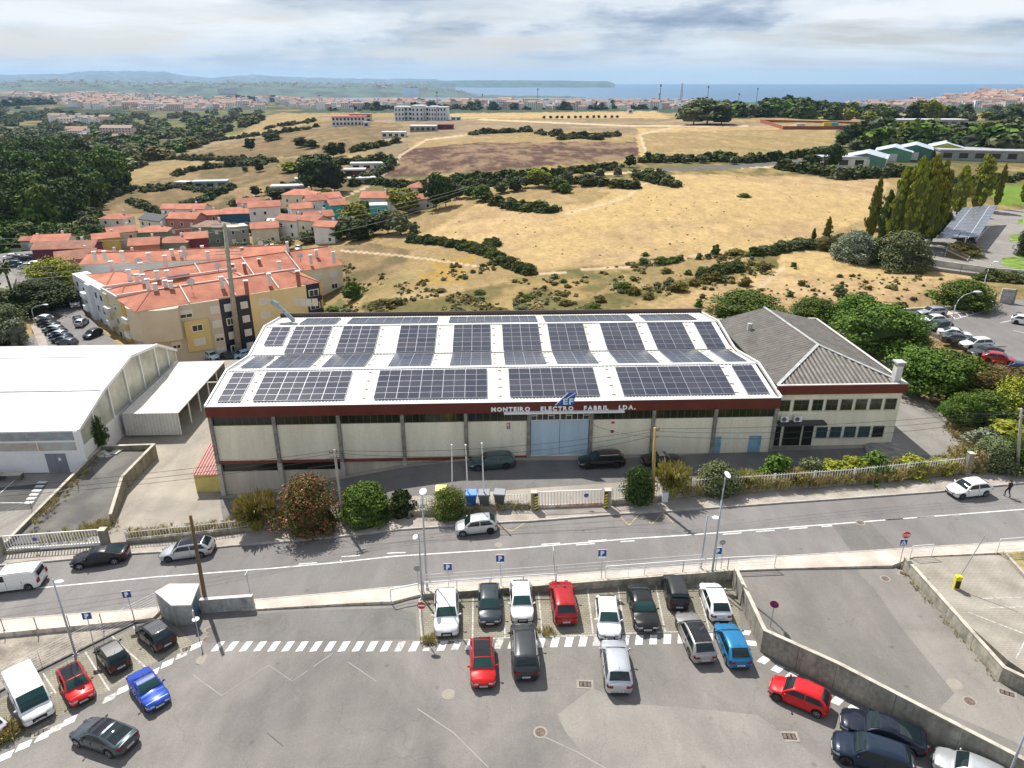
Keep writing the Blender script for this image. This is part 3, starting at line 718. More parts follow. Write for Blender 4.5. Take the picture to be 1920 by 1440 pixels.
# white shed's own yard, and the dark raised platform beside it
patch('shed_yard',[UG(-500,1060,gy),UG(0,1026,gy),UG(8,1018,gy),UG(190,850,gy),UG(240,800,gy),UG(-300,870,gy)],gy,YX,A_LIGHT,.006)
patch('shed_yard',G([(-300,915),(0,915),(90,905),(60,955),(-10,960),(-300,970)],gy),gy,YX,A_DARK,.012)
gplat,_ = lerp_table([(-90,-3.0),(90,-3.0)])
_pl = [(14,1022,-3.9),(120,1012,-3.85),(190,1000,-3.8),(212,975,-3.6),(232,905,-3.1),(290,840,-2.9),(190,840,-2.9)]
_pp = [U(x,y,z) for x,y,z in _pl]; _m = MB(); _m.prism(_pp,-5.2,[z for _,_,z in _pl]); kind(_m.build('raised_platform',CONC2))
# markings on the road and in the car park
marks = thing('road_markings','white painted lines and dashes on road and car park','marking'); del marks['category']; marks['kind'] = 'structure'
def line(px,w,g,off=.012,mt=PAINT,dash=None,gap=None,world=None):
 P = world or [UG(x,y,g) for x,y in px]
 segs = []
 for a,b in zip(P[:-1],P[1:]):
  a = Vector((a.x,a.y,0)); b = Vector((b.x,b.y,0)); L_ = (b - a).length; d = (b - a) / L_
  if dash:
   s = 0
   while s < L_:
    segs.append((a + d * s,a + d * min(L_,s + dash))); s += dash + gap
  else: segs.append((a,b))
 for a,b in segs:
  d = (b - a).normalized(); n = Vector((-d.y,d.x,0)) * w / 2
  xs_ = [x for x in GXX if min(a.x,b.x) - 1 < x < max(a.x,b.x) + 1]
  patch('painted_line',[a - n,b - n,b + n,a + n],g,xs_,mt,off,0,marks)
cen = [(-300,1120),(0,1107),(90,1101),(300,1081),(640,1054),(960,1029),(1280,1004),(1560,983),(1700,972),(1920,955),(2400,918)]
line(cen,.13,gr)
line([(640,1044),(800,1035)],.12,gr,dash=1.6,gap=2.4); line([(1015,1021),(1160,1011)],.12,gr,dash=1.6,gap=2.4); line([(1080,1022),(1190,1014)],.12,gr,dash=1.6,gap=2.2)
line([(1355,1002),(1560,986)],.12,gr,dash=1.7,gap=1.3); line([(1660,975),(1800,965)],.12,gr,dash=1.7,gap=1.3)
line([(560,1058),(640,1051)],.12,gr,dash=1.6,gap=2)
# zigzag worn yellow lines by the gate
ZZ = mat('worn_yellow',(.42,.34,.18),.9,var=.3,scale=6,fine=.3)
line([(1155,962),(1180,985),(1200,962),(1222,983),(1244,961),(1262,980)],.1,gr,mt=ZZ)
line([(930,985),(960,996),(985,980)],.1,gr,mt=ZZ)
# dashed border squares of the car park
def dashes(cs,sx,sy,rz,g=gc,nm='painted_dash'):
 for x,y in cs:
  p = UG(x,y,g); ca,sa = math.cos(rz),math.sin(rz)
  q = [Vector((p.x + a * ca - b * sa,p.y + a * sa + b * ca,0)) for a,b in ((-sx / 2 - .12,-sy / 2),(sx / 2 - .12,-sy / 2),(sx / 2 + .12,sy / 2),(-sx / 2 + .12,sy / 2))]
  patch(nm,q,g,[],PAINT if random.random() < .7 else PAINTW,.012,0,marks)
dashes([(409 + 26.25 * i,1212 - .0 * i) for i in range(14)],.52,.95,0)
dashes([(777 + 26.35 * i,1212 - .75 * i) for i in range(23)],.52,.95,0)
dashes([(1394,1186),(1407,1206)],.95,.5,-.1)
dashes([(1432,1238),(1458,1254),(1485,1267),(1513,1281),(1541,1297),(1570,1314),(1598,1330),(1626,1346),(1655,1361),(1683,1376),(1730,1402),(1757,1418),(1785,1434)],.55,.75,-.55)
dashes([(368,1211),(341,1228),(314,1244),(286,1262),(258,1277),(231,1293),(206,1309),(130,1352),(105,1366),(81,1380),(45,1398),(10,1418)],.8,.6,.55)
# bay dividers
for a,b in [((842,1118),(843,1197)),((887,1120),(886,1198)),((943,1110),(947,1196)),((1009,1106),(1017,1193)),((1101,1098),(1112,1188)),((1158,1096),(1172,1186)),((1228,1090),(1247,1184)),((1304,1086),(1330,1180)),
             ((210,1193),(275,1253)),((160,1222),(205,1295)),((80,1262),(105,1300)),((250,1175),(262,1190))]:
 line([a,b],.11,gc,mt=PAINTW)
line([(790,1203),(886,1199),(1100,1192),(1392,1183)],.1,gc,mt=PAINTW)
# lot right of the ramp: faint bay lines
for a,b in [((1840,1122),(1990,1120)),((1855,1139),(2000,1138)),((1815,1148),(1930,1192)),((1905,1235),(1925,1195))]:
 line([a,b],.1,gl,mt=PAINTW)
line([(0,925),(28,900)],.1,gy,.02); line([(0,943),(45,943)],.1,gy,.02)
for i in range(6): line([(28 + i * 5 + 18,942 - i * 7.5),(28 + i * 5 + 34,942 - i * 7.5)],.45,gy,.02)
# patches, repairs and cracks in the asphalt
patch('asphalt_patch',G([(1560,985),(1633,981),(1677,1027),(1597,1034)],gr),gr,GXX,A_PATCH,.006)
patch('asphalt_patch',G([(1240,966),(1300,962),(1330,985),(1262,990)],gr),gr,GXX,A_ROAD,.006)
patch('asphalt_patch',G([(640,1000),(860,985),(1030,975),(1200,966),(1200,961),(1000,972),(640,1006)],gr),gr,GXX,A_PATCH,.006)
patch('asphalt_patch',G([(405,1160),(520,1148),(735,1140),(780,1150),(782,1200),(640,1202),(380,1205)],gc),gc,CX,A_PATCH,.004)
patch('asphalt_patch',G([(1110,1290),(1180,1320),(1420,1340),(1560,1440),(1250,1600),(1060,1372),(1045,1340)],gc),gc,CX,A_LIGHT,.0035)
CRK = mat('crack_seal',(.30,.29,.275),.9,var=.1); CRD = mat('crack_dark',(.11,.105,.10),.9,var=.1)
for px in ([(652,1242),(700,1275),(790,1335),(850,1375),(915,1440)],[(360,1265),(415,1305),(504,1248),(548,1278),(625,1225)],[(1015,1380),(1080,1410),(1150,1450)],[(500,1375),(530,1400)]):
 P = [UG(x,y,gc) for x,y in px]; strip_w('crack',P,gc,.07,.008,CRK if len(px) != 2 else CRD,None)
strip('tyre_marks',[(640,1028),(860,1012),(1100,994),(1280,980)],gr,.18,.007,A_PATCH)
strip('tyre_marks',[(600,1020),(900,997),(1250,972)],gr,.12,.007,A_PATCH)
strip('kerb',[(-400,1535),(0,1295),(80,1253),(297,1144)],gc,.16,.12,KERB_D,None,1,.6)
strip('kerb',[(785,1122),(786,1160),(790,1204)],gc,.14,.10,KERB,None,1,.3)
# manholes and drains
def manhole(px,py,g,r,c,label):
 t = thing('manhole_cover',label,'manhole cover',UG(px,py,g)); a = MB(); a.cyl((0,0,-.1),(0,0,.014),r,r,16); a.build('collar',CONC,t)
 b = MB(); b.cyl((0,0,.0),(0,0,.020),r * .72,r * .72,16); b.build('lid',c,t)
IRON = mat('rusty_iron',(.15,.11,.09),.8,var=.3,scale=8); GRI = mat('grey_iron',(.12,.12,.12),.6,var=.2,scale=8)
for a in [(1013,1373,gc,.45,IRON,'rusty manhole cover in the car park below the front row of cars'),(841,1302,gc,.45,CONC,'round concrete manhole cover left of the red car with black roof'),
          (381,1237,gc,.5,CONC,'manhole cover by the end of the white dashes'),(387,1199,gc,.35,IRON,'small rusty cover beside the no entry post'),(392,1181,gc,.35,IRON,'rust coloured cover near the concrete bin shelter'),
          (936,1022,gr,.4,CONC,'pale manhole cover on the road above the parking signs'),(1613,980,gr,.42,IRON,'rusty manhole cover at the road centre line'),(1818,1315,gp,.45,IRON,'brown manhole cover at the foot of the ramp road'),
          (1790,1283,gp,.5,CONC,'large round concrete cover on the ramp road'),(813,1219,gc,.35,GRI,'dark oval cover below the white electric car'),(1660,1085,gp,.4,IRON,'cover at the mouth of the ramp road')]: manhole(*a)
def drain(px,py,g,w,d,rz,label,frame=CONC):
 t = thing('drain_grate',label,'drain',UG(px,py,g),rz); a = MB(); a.box(-w / 2 - .15,w / 2 + .15,-d / 2 - .15,d / 2 + .15,-.1,.015); a.build('surround',frame,t)
 b = MB(); b.box(-w / 2,w / 2,-d / 2,d / 2,-.05,.018); b.build('pit',mat('pit_black',(.02,.02,.02),.9,var=0),t)
 for i in range(3):
  s = MB(); x0 = -w / 2 + w * i / 3; s.box(x0 + .04,x0 + w / 3 - .04,-d / 2 + .05,d / 2 - .05,.018,.026); s.build('grate',IRON,t)
for a in [(1097,1283,gc,.8,.45,-.05,'drain with pale surround left of the silver crossover'),(1480,1381,gc,.8,.45,-.05,'drain with pale surround near the right bottom of the car park'),(806,1209,gc,.6,.4,0,'rusty drain at the left end of the bays'),
          (353,1216,gc,.8,.4,.5,'drain by the bays left of the no entry post'),(77,1373,gc,.8,.4,.5,'drain below the white van'),(1695,1076,gp,.6,.4,-.6,'rusty drain at the top of the ramp wall'),(1888,1300,gp,.8,.4,-.5,'rusty drain at the wall corner down the ramp')]: drain(*a)
# ------------------------------------------------------------------ free-standing walls
def wall(name,label,P,tops,bots,th,m,mtop,cat='wall',joints=True,side=1):
 """wall along world points P with a coping; tops/bots heights per point"""
 t = thing(name,label,cat,(P[0].x,P[0].y,min(bots)))
 o = t.location
 for i in range(len(P) - 1):
  a,b = P[i],P[i + 1]; d = Vector((b.x - a.x,b.y - a.y,0)); L_ = d.length; d /= L_; n = Vector((-d.y,d.x,0)) * th * side
  k = max(1,int(round(L_ / 3.2))) if joints else 1
  for j in range(k):
   u0,u1 = j / k,(j + 1) / k
   gap = .012 / L_ if joints else 0
   q0 = a.lerp(b,u0 + gap); q1 = a.lerp(b,u1 - gap)
   z0 = tops[i] * (1 - u0) + tops[i + 1] * u0; z1 = tops[i] * (1 - u1) + tops[i + 1] * u1
   c0 = bots[i] * (1 - u0) + bots[i + 1] * u0; c1 = bots[i] * (1 - u1) + bots[i + 1] * u1
   mb = MB(); mb.prism([q0,q1,q1 + n,q0 + n] if side > 0 else [q0,q0 + n,q1 + n,q1],[c0,c1,c1,c0] if side > 0 else [c0,c0,c1,c1],[z0,z1,z1,z0] if side > 0 else [z0,z0,z1,z1])
   mb.build('panel',m,t,origin=o)
  mb = MB(); e = n.normalized() * .03
  q = [a - e,b - e,b + n + e,a + n + e] if side > 0 else [a - e,a + n + e,b + n + e,b - e]
  zz = [tops[i],tops[i + 1],tops[i + 1],tops[i]] if side > 0 else [tops[i],tops[i],tops[i + 1],tops[i + 1]]
  mb.prism(q,[z - .005 for z in zz],[z + .05 for z in zz]); mb.build('coping',mtop,t,origin=o)
 return t
def stained(name,c,dark,zt,depth):
 m = bpy.data.materials.new(name); MATS[name] = m; m.use_nodes = True; nt = m.node_tree; b = nt.nodes['Principled BSDF']; L = nt.links.new
 b.inputs['Roughness'].default_value = .95; b.inputs['Specular IOR Level'].default_value = .15
 t = nt.nodes.new('ShaderNodeTexCoord'); mp = nt.nodes.new('ShaderNodeMapping'); mp.inputs['Scale'].default_value = (.9,.9,.22); L(t.outputs['Object'],mp.inputs[0])
 n = nt.nodes.new('ShaderNodeTexNoise'); n.inputs['Scale'].default_value = 1.7; n.inputs['Detail'].default_value = 8; n.inputs['Roughness'].default_value = .7; L(mp.outputs[0],n.inputs['Vector'])
 r = nt.nodes.new('ShaderNodeValToRGB'); L(n.outputs['Fac'],r.inputs[0]); r.color_ramp.elements[0].position = .34; r.color_ramp.elements[1].position = .66
 r.color_ramp.elements[0].color = rgb(dark); r.color_ramp.elements[1].color = rgb(c)
 n2 = nt.nodes.new('ShaderNodeTexNoise'); n2.inputs['Scale'].default_value = 3; n2.inputs['Detail'].default_value = 8; L(t.outputs['Object'],n2.inputs['Vector'])
 r2 = nt.nodes.new('ShaderNodeValToRGB'); L(n2.outputs['Fac'],r2.inputs[0]); r2.color_ramp.elements[0].position = .3; r2.color_ramp.elements[1].position = .7
 r2.color_ramp.elements[0].color = (.75,.75,.74,1); r2.color_ramp.elements[1].color = (1.12,1.1,1.05,1)
 x = nt.nodes.new('ShaderNodeMixRGB'); x.blend_type = 'MULTIPLY'; x.inputs[0].default_value = 1; L(r.outputs[0],x.inputs[1]); L(r2.outputs[0],x.inputs[2]); L(x.outputs[0],b.inputs['Base Color'])
 return m
LOWW = stained('low_wall',(.36,.33,.27),(.20,.185,.155),0,0)
STW = stained('stained_wall',(.40,.38,.325),(.20,.19,.165),0,0)
STL = stained('streaked_wall',(.52,.49,.41),(.24,.235,.20),0,0)
w0 = [UG(1372,1096,gc),UG(1425,1222,gc),UG(1560,1290,gc),UG(1920,1492,gc),UG(2300,1740,gc)]
wall('retaining_wall','long stained concrete wall between the car park and the ramp road',w0,[.75,1.0,1.05,.95,.9],[-2.2] * 5,.22,STW,CONT,side=1)
w1 = [UG(1690,1064,gp),UG(1872,1278,gp),UG(1925,1304,gp),UG(2300,1500,gp)]
wall('retaining_wall','streaked concrete wall between the ramp road and the paved lot',w1,[.85,1.0,1.0,.9],[-.6] * 4,.22,STL,CONT,side=1)
# low wall under the railing of the right pavement
w2 = [UG(790,1117,gr,.1),UG(1050,1098,gr,.1),UG(1280,1080,gr,.1),UG(1363,1073,gr,.1)]
wall('retaining_wall','low weathered wall below the railing behind the front row of cars',w2,[gr(p.x) + .22 for p in w2],[-2.1] * 4,.2,STL,CONT,side=1)
# walls of the raised platform
o_ = [U(9,1024,-3.9),U(191,842,-2.9),U(293,841,-2.9),U(234,906,-3.1),U(212,976,-3.6)]
wall('platform_wall','old concrete wall on three sides of the dark raised platform',o_,[-3.5,-2.45,-2.3,-2.3,-2.9],[-4.3] * 5,.25,stained('old_wall',(.33,.30,.24),(.15,.14,.11),0,0),CONT,joints=False,side=-1)
w3 = [UG(192,838,gy),UG(238,800,gy)]
wall('boundary_wall','short concrete wall beside the white shed gable',w3,[-2.6,-2.4],[-4.2] * 2,.25,STL,CONT,joints=False)
# debris on the platform
dbt = thing('broken_slabs','heap of pale broken slabs on the dark platform','debris',UG(212,852,gplat))
for i in range(7):
 mb = MB(); a = random.random() * 3; mb.obox((random.uniform(-1.6,1.8),random.uniform(-.5,.5),.02 + .06 * (i % 3)),random.uniform(.6,1.3),random.uniform(.4,.8),.07,a)
 mb.build('slab',mat('pale_slab',(.62,.58,.52),.9,var=.15),dbt)
# ------------------------------------------------------------------ factory
CREAM = mat('cream_wall',(.62,.585,.47),.9,var=.10,scale=.35,fine=.06,c2=(.50,.47,.38))
CREAM2 = mat('cream_plaster',(.82,.765,.61),.9,var=.05,scale=.8,fine=.10,c2=(.70,.65,.51),streak=True,bump=.2,bscale=4)
REDF = mat('red_fascia',(.135,.028,.018),.55,var=.18,scale=.4,c2=(.10,.022,.016),spec=.3)
REDB = mat('red_band',(.20,.035,.022),.6,var=.1)
COLM = mat('concrete_column',(.27,.255,.22),.9,var=.2,scale=1.5,fine=.15)
DARKG = glass('dark_window',(.018,.020,.014),.12)
WHITEM = mat('white_metal',(.80,.80,.79),.45,var=.05,scale=.3,fine=.03)
ROOFW = mat('white_roof',(.76,.76,.73),.5,var=.06,scale=.5,fine=.10,c2=(.58,.57,.53))
SKYL = mat('skylight_sheet',(.68,.68,.58),.45,var=.10,scale=.6,c2=(.56,.56,.46),fine=.05)
GUT = mat('gutter_grey',(.24,.26,.28),.5,var=.2,scale=1)
FA = R(2.2)
fac = thing('factory_building','long cream factory hall with red fascia and white ribbed roof under solar panels','factory',(-30.1,64.2,0),FA)
FL,FD,NB = 57.3,28.7,9; BW = FL / NB
ZE = 6.35; prof = [(0,ZE),(6.95,7.4),(14.3,6.25),(21.55,7.45),(28.5,6.4)]
# walls: front in bays
def part(nm,m,fn,parent,**k):
 mb = MB(); fn(mb); return mb.build(nm,m,parent,**k)
for i in range(NB):
 x0,x1 = i * BW,(i + 1) * BW
 if i == 5: continue
 part('wall_panel',CREAM2,lambda b: b.box(x0 + .19,x1 - .19,.30,.55,.14,4.1),fac)
 f = part('window_band',DARKG,lambda b: b.box(x0 + .19,x1 - .19,.36,.50,4.1,5.25),fac)
 fr = MB()
 for j in range(9): xx = x0 + .3 + j * (BW - .6) / 8; fr.box(xx - .02,xx + .02,.34,.36,4.12,5.2)
 fr.box(x0 + .2,x1 - .2,.33,.36,4.1,4.15)
 fr.build('frame',mat('window_frame_dark',(.10,.10,.08),.6,var=0),f)
for i in range(NB + 1):
 xx = min(max(i * BW,.15),FL - .15)
 part('column',COLM,lambda b: b.box(xx - .17,xx + .17,.08,.5,-.1 if i < 5 else 0,5.2),fac)
part('red_band',REDB,lambda b: b.box(0,5 * BW - .2,.12,.5,-.12,.14),fac)
# basement towards the low end of the yard
BAS = mat('basement_wall',(.58,.52,.42),.9,var=.1,scale=.7,c2=(.44,.37,.30),fine=.06,streak=True)
part('basement_wall',BAS,lambda b: b.box(0,5 * BW,.34,.9,-4.4,-1.15),fac)
part('basement_wall',BAS,lambda b: b.box(2 * BW + .2,5 * BW,.30,.9,-1.15,-.12),fac)
for i in range(2): part('basement_window',DARKG,lambda b: b.box(i * BW + .2,(i + 1) * BW - .2,.5,.8,-1.15,-.12),fac)
for i in range(4): part('column',mat('pale_column',(.52,.49,.42),.9,var=.15,scale=1),lambda b: b.box(max(i * BW,.2) - .22,max(i * BW,.2) + .22,.02,.5,-4.3,-.12),fac)
# side and rear walls
part('wall',CREAM2,lambda b: b.box(0,.25,.5,FD,-4.4,6.2),fac)
part('wall',CREAM2,lambda b: b.box(FL - .25,FL,.5,FD,-1,6.2),fac)
part('wall',CREAM2,lambda b: b.box(0,FL,FD - .25,FD,-4.4,6.2),fac)
part('plinth',CREAM2,lambda b: b.box(5 * BW,FL,.32,.5,-.6,.14),fac)
part('fascia',REDF,lambda b: (b.box(-.05,FL + .05,-.06,.12,5.2,6.36),b.box(-.05,.1,.1,FD,5.2,6.3),b.box(FL - .1,FL + .05,.1,FD,5.2,6.3)),fac)
part('rear_parapet',mat('dark_flashing',(.06,.04,.035),.6,var=.1),lambda b: b.box(0,FL,FD,FD + .2,5.4,6.95),fac)
# big blue gate
BLUE = mat('pale_blue_metal',(.45,.57,.65),.6,var=.12,scale=.8,fine=.06,streak=True,c2=(.38,.51,.61))
dx0,dx1 = 5 * BW + .2,6 * BW - .2
for s in range(2):
 a = dx0 + s * (dx1 - dx0) / 2; b_ = a + (dx1 - dx0) / 2
 def leaf(b):
  b.box(a + .02,b_ - .02,.34,.40,.03,4.1); n = 13
  for j in range(n): xx = a + .1 + j * (b_ - a - .2) / (n - 1); b.box(xx - .05,xx + .05,.31,.34,.05,4.08)
 part('gate_leaf',BLUE,leaf,fac)
 gz = part('transom_window',DARKG,lambda b: b.box(a + .02,b_ - .02,.38,.42,4.12,5.2),fac)
 fr = MB()
 for j in range(6): xx = a + .03 + j * (b_ - a - .06) / 5; fr.box(xx - .025,xx + .025,.34,.38,4.12,5.2)
 fr.box(a,b_,.34,.38,4.08,4.16)
 for j in (0,3) if s == 0 else (1,4): fr.box(a + .05 + j * (b_ - a) / 5,a + (j + 1) * (b_ - a) / 5,.34,.37,4.6,4.66)
 fr.build('frame',WHITEM,gz)
part('canopy',WHITEM,lambda b: b.box(29.3,41.4,-.5,.1,5.2,5.36),fac)
# small blue doors in the last bay
for a,w in ((50.95,.9),(54.75,1.3)):
 d = part('door',mat('blue_door',(.22,.40,.52),.6,var=.15,scale=2),lambda b: b.box(a,a + w,.27,.31,.02,1.95),fac)
 part('hinge',GUT,lambda b: (b.box(a + .1,a + w - .1,.25,.27,1.5,1.56),b.box(a + w / 2 - .05,a + w / 2 + .05,.25,.27,.9,1.0)),d)
# roof sheets with ribs down the slope
def ribbed(mb,u0,u1,a,b,pitch=.33,h=.05,lift=0.0):
 (v0,z0),(v1,z1) = a,b; n = max(2,int((u1 - u0) / pitch)); p = (u1 - u0) / n
 us = []
 for i in range(n): us += [(u0 + i * p,0),(u0 + i * p + p * .55,0),(u0 + i * p + p * .66,h),(u0 + i * p + p * .89,h)]
 us.append((u1,0))
 vs = [(u,v0,z0 + dz + lift) for u,dz in us] + [(u,v1,z1 + dz + lift) for u,dz in us]; m = len(us)
 mb.add(vs,[(i,i + 1,m + i + 1,m + i) for i in range(m - 1)])
sky_u = [(3.5,4.2),(8.55,9.8),(14.45,16.0),(21.55,22.7),(28.2,29.6),(34.0,35.3),(39.8,41.3),(46.6,47.9),(52.6,53.9)]
fr_u = [(3.35,4.3),(14.9,16.2),(28.6,29.9),(40.1,41.4),(52.7,54.0)]
for k_ in range(4):
 ex = fr_u if k_ == 0 else sky_u
 edges = [0.35]
 for a,b_ in ex: edges += [a,b_]
 edges.append(FL - .35)
 r = MB(); s = MB()
 for i in range(0,len(edges),2): ribbed(r,edges[i],edges[i + 1],prof[k_],prof[k_ + 1])
 r.build('roof_sheet',ROOFW,fac)
 for a,b_ in ex: s = MB(); ribbed(s,a,b_,prof[k_],prof[k_ + 1],.33,.05); s.build('skylight_strip',SKYL,fac)
for k_ in (1,3): part('ridge_cap',WHITEM,lambda b: b.box(.35,FL - .35,prof[k_][0] - .22,prof[k_][0] + .22,prof[k_][1] + .03,prof[k_][1] + .09),fac)
part('valley_gutter',mat('valley_dark',(.12,.12,.12),.7,var=.2,scale=3),lambda b: b.box(.35,FL - .35,14.15,14.45,6.30,6.345),fac)
def edge(b,u0,u1,z=.0):
 for (v0,z0),(v1,z1) in zip(prof[:-1],prof[1:]):
  b.add([(u0,v0,z0 - .15),(u1,v0,z0 - .15),(u1,v1,z1 - .15),(u0,v1,z1 - .15),(u0,v0,z0 + .16 + z),(u1,v0,z0 + .16 + z),(u1,v1,z1 + .16 + z),(u0,v1,z1 + .16 + z)],
              [(0,3,2,1),(4,5,6,7),(0,1,5,4),(1,2,6,5),(2,3,7,6),(3,0,4,7)])
part('verge_flashing',WHITEM,lambda b: (edge(b,-.12,.06),edge(b,FL - .06,FL + .14),b.box(-.1,FL + .1,-.1,.12,ZE + .012,ZE + .06)),fac)
part('gutter',GUT,lambda b: edge(b,.06,.38,-.12),fac)
for a,_ in sky_u:
 for v,z in ((8.5,7.2),(11,6.8),(13,6.5),(16.5,6.66),(18.5,7.0),(20.3,7.3)): part('roof_bracket',mat('brown_vent',(.30,.25,.21),.8,var=.1),lambda b: b.box(a + .2,a + .55,v,v + .06,z,z + .07),fac)
for a,_ in fr_u:
 for v,z in ((1.0,6.55),(2.7,6.8),(4.3,7.05),(6,7.3)): part('roof_bracket',mat('brown_vent',(.30,.25,.21)),lambda b: b.box(a + .2,a + .6,v,v + .07,z,z + .07),fac)
# solar arrays
def pv_mat():
 m = bpy.data.materials.new('solar_cells'); m.use_nodes = True; nt = m.node_tree; b = nt.nodes['Principled BSDF']; L = nt.links.new
 b.inputs['Roughness'].default_value = .16; b.inputs['Specular IOR Level'].default_value = .6
 oi = nt.nodes.new('ShaderNodeObjectInfo'); r = nt.nodes.new('ShaderNodeValToRGB'); L(oi.outputs['Random'],r.inputs[0])
 r.color_ramp.elements[0].color = (.020,.022,.040,1); r.color_ramp.elements[1].color = (.045,.043,.062,1); L(r.outputs[0],b.inputs['Base Color']); return m
PV = pv_mat(); PVF = mat('panel_frame',(.50,.51,.55),.4,.3,var=0)
def pv_mesh():
 w,h,t = 2.262,1.118,.04; mb = MB(); mb.use(PVF).box(0,w,0,h,0,t); e = .017
 mb.use(PV)
 for a,b_ in ((e,w / 2 - .010),(w / 2 + .010,w - e)): mb.add([(a,e,t + .003),(b_,e,t + .003),(b_,h - e,t + .003),(a,h - e,t + .003)],[(0,1,2,3)])
 return mb.mesh('solar_panel')
PVM = pv_mesh()
def array(u0,cols,k_,rows,voff,label,group):
 (v0,z0),(v1,z1) = prof[k_],prof[k_ + 1]; sl = math.atan2(z1 - z0,v1 - v0); c,s = math.cos(sl),math.sin(sl)
 ca,sa = math.cos(FA),math.sin(FA)
 def loc(u,d):
  v = v0 + d * c; z = z0 + d * s + .13; return Vector((-30.1 + u * ca - v * sa,64.2 + u * sa + v * ca,z))
 t = thing('solar_array',label,'solar panels',loc(u0,voff),0,group); t.rotation_euler = (sl,0,FA)
 mb = MB()
 for c_ in range(cols):
  for q in (.45,1.8): mb.box(c_ * 2.28 + q - .02,c_ * 2.28 + q + .02,-.05,rows * 1.13 + .05,-.07,-.002)
 mb.build('mounting_rail',PVF,t)
 for c_ in range(cols):
  for r_ in range(rows):
   o = link('solar_panel',PVM,t); o.location = (c_ * 2.28,r_ * 1.13,random.uniform(0,.004)); o.rotation_euler = (random.uniform(-.004,.004),random.uniform(-.004,.004),0)
 return t
orient = ['front slope of the factory roof','second slope of the factory roof','third slope of the factory roof','rear slope of the factory roof']
nth = ['first','second','third','fourth','fifth','sixth','seventh','eighth','ninth','tenth']
szw = {1: 'single column',2: 'two column',3: 'three column',4: 'four column',5: 'five column'}
for k_,lst in enumerate([[(.95,1,5),(4.35,4,5),(16.3,5,5),(29.95,4,5),(41.45,5,5),(54.1,1,5)],
                          [(1.1,1,5),(3.95,2,6),(9.9,2,6),(17.0,2,6),(23.65,2,6),(29.65,2,6),(35.35,2,6),(42.0,2,6),(48.0,2,6),(54.0,1,6)],
                          [(1.1,1,4),(3.95,2,6),(9.9,2,6),(17.0,2,6),(23.65,2,6),(29.65,2,6),(35.35,2,6),(42.0,2,6),(48.0,2,6),(54.0,1,6)],
                          [(1.5,1,1),(4.0,2,4),(10.0,5,4),(22.9,5,4),(35.2,5,4),(48.1,3,4)]]):
 for i,(u0,c_,r_) in enumerate(lst):
  vo = [.7,.25,.25,.8][k_]
  if (k_,r_) == (2,4): vo = 2.3
  if (k_,r_) == (1,5): vo = .8
  array(u0,c_,k_,r_,vo,f'{szw[c_]} solar array, {nth[i]} from the left on the {orient[k_]}',f'solar arrays on the {orient[k_]}')
# sign: letters on the fascia, and the blue emblem
LET = mat('letter_white',(.86,.85,.83),.5,var=0); LETB = mat('emblem_blue',(.012,.085,.36),.4,var=0); LETC = mat('emblem_pale',(.55,.78,.92),.4,var=0)
def text_mesh(s,size,ext,m,name='letter',sx=1.0,bold=.0):
 cu = bpy.data.curves.new('txt','FONT'); cu.body = s; cu.size = size; cu.extrude = ext; cu.offset = bold; cu.resolution_u = 2
 o = bpy.data.objects.new('txt',cu); col.objects.link(o); dg = bpy.context.evaluated_depsgraph_get(); dg.update()
 me = bpy.data.meshes.new_from_object(o.evaluated_get(dg)); me.name = name
 bpy.data.objects.remove(o); me.materials.clear(); me.materials.append(m)
 for v in me.vertices: v.co.x *= sx
 return me
LM = {}
def letters(parent,s,x0,x1,y,z,size,m,ext=.03,axis='xz',bold=.012):
 """letters set one by one from x0 to x1 in the plane y = const, facing -y"""
 ms = []
 for ch in s:
  if ch == ' ': ms.append((None,size * .62)); continue
  key = (ch,size,m.name)
  if key not in LM:
   me = text_mesh(ch,size,ext,m,'letter',1.0,bold); xs = [v.co.x for v in me.vertices]
   mn = min(xs);
   for v in me.vertices: v.co.x -= mn
   LM[key] = (me,max(xs) - mn)
  ms.append(LM[key])
 gap = size * .13; tot = sum(w for _,w in ms) + gap * (len(ms) - 1); k = (x1 - x0) / tot; x = 0
 for me,w in ms:
  if me is not None:
   o = link('letter',me,parent); o.location = (x0 + x * k,y,z); o.rotation_euler = (math.pi / 2,0,0); o.scale = (k,1,1)
  x += w + gap
sgn = thing('company_sign','white letters MONTEIRO ELECTRO FABRIL LDA. along the red fascia','sign',fac.matrix_world.translation,0)
sgn.location = fac.location; sgn.rotation_euler = fac.rotation_euler
pu = lambda px: (px - 387) / (1464 - 387) * FL
letters(sgn,'MONTEIRO  ELECTRO  FABRIL  LDA.',pu(914),pu(1187),-.10,5.40,.62,LET,.03,bold=.032)
emb = thing('company_emblem','blue slanted emblem with pale letters EF above the factory sign','sign',fac.location,FA)
E0 = pu(1033.5); EW = pu(1072) - E0
part('plate',LETB,lambda b: b.add([(E0,-.16,6.0),(E0 + EW * .93,-.16,5.98),(E0 + EW,-.16,7.35),(E0 + EW * .62,-.16,7.35),(E0,-.10,6.0),(E0 + EW * .93,-.10,5.98),(E0 + EW,-.10,7.35),(E0 + EW * .62,-.10,7.35)],
     [(0,1,2,3),(7,6,5,4),(0,4,5,1),(1,5,6,2),(2,6,7,3),(3,7,4,0)]),emb)
part('stripe',LET,lambda b: (b.bar((E0 + EW * .02,-.18,6.03),(E0 + EW * .62,-.18,7.33),.03,.09),b.bar((E0 + EW * .58,-.18,6.75),(E0 + EW * .98,-.18,7.3),.03,.08)),emb)
letters(emb,'EF',E0 + EW * .40,E0 + EW * .90,-.19,6.12,.85,LETC,.02,bold=.04)
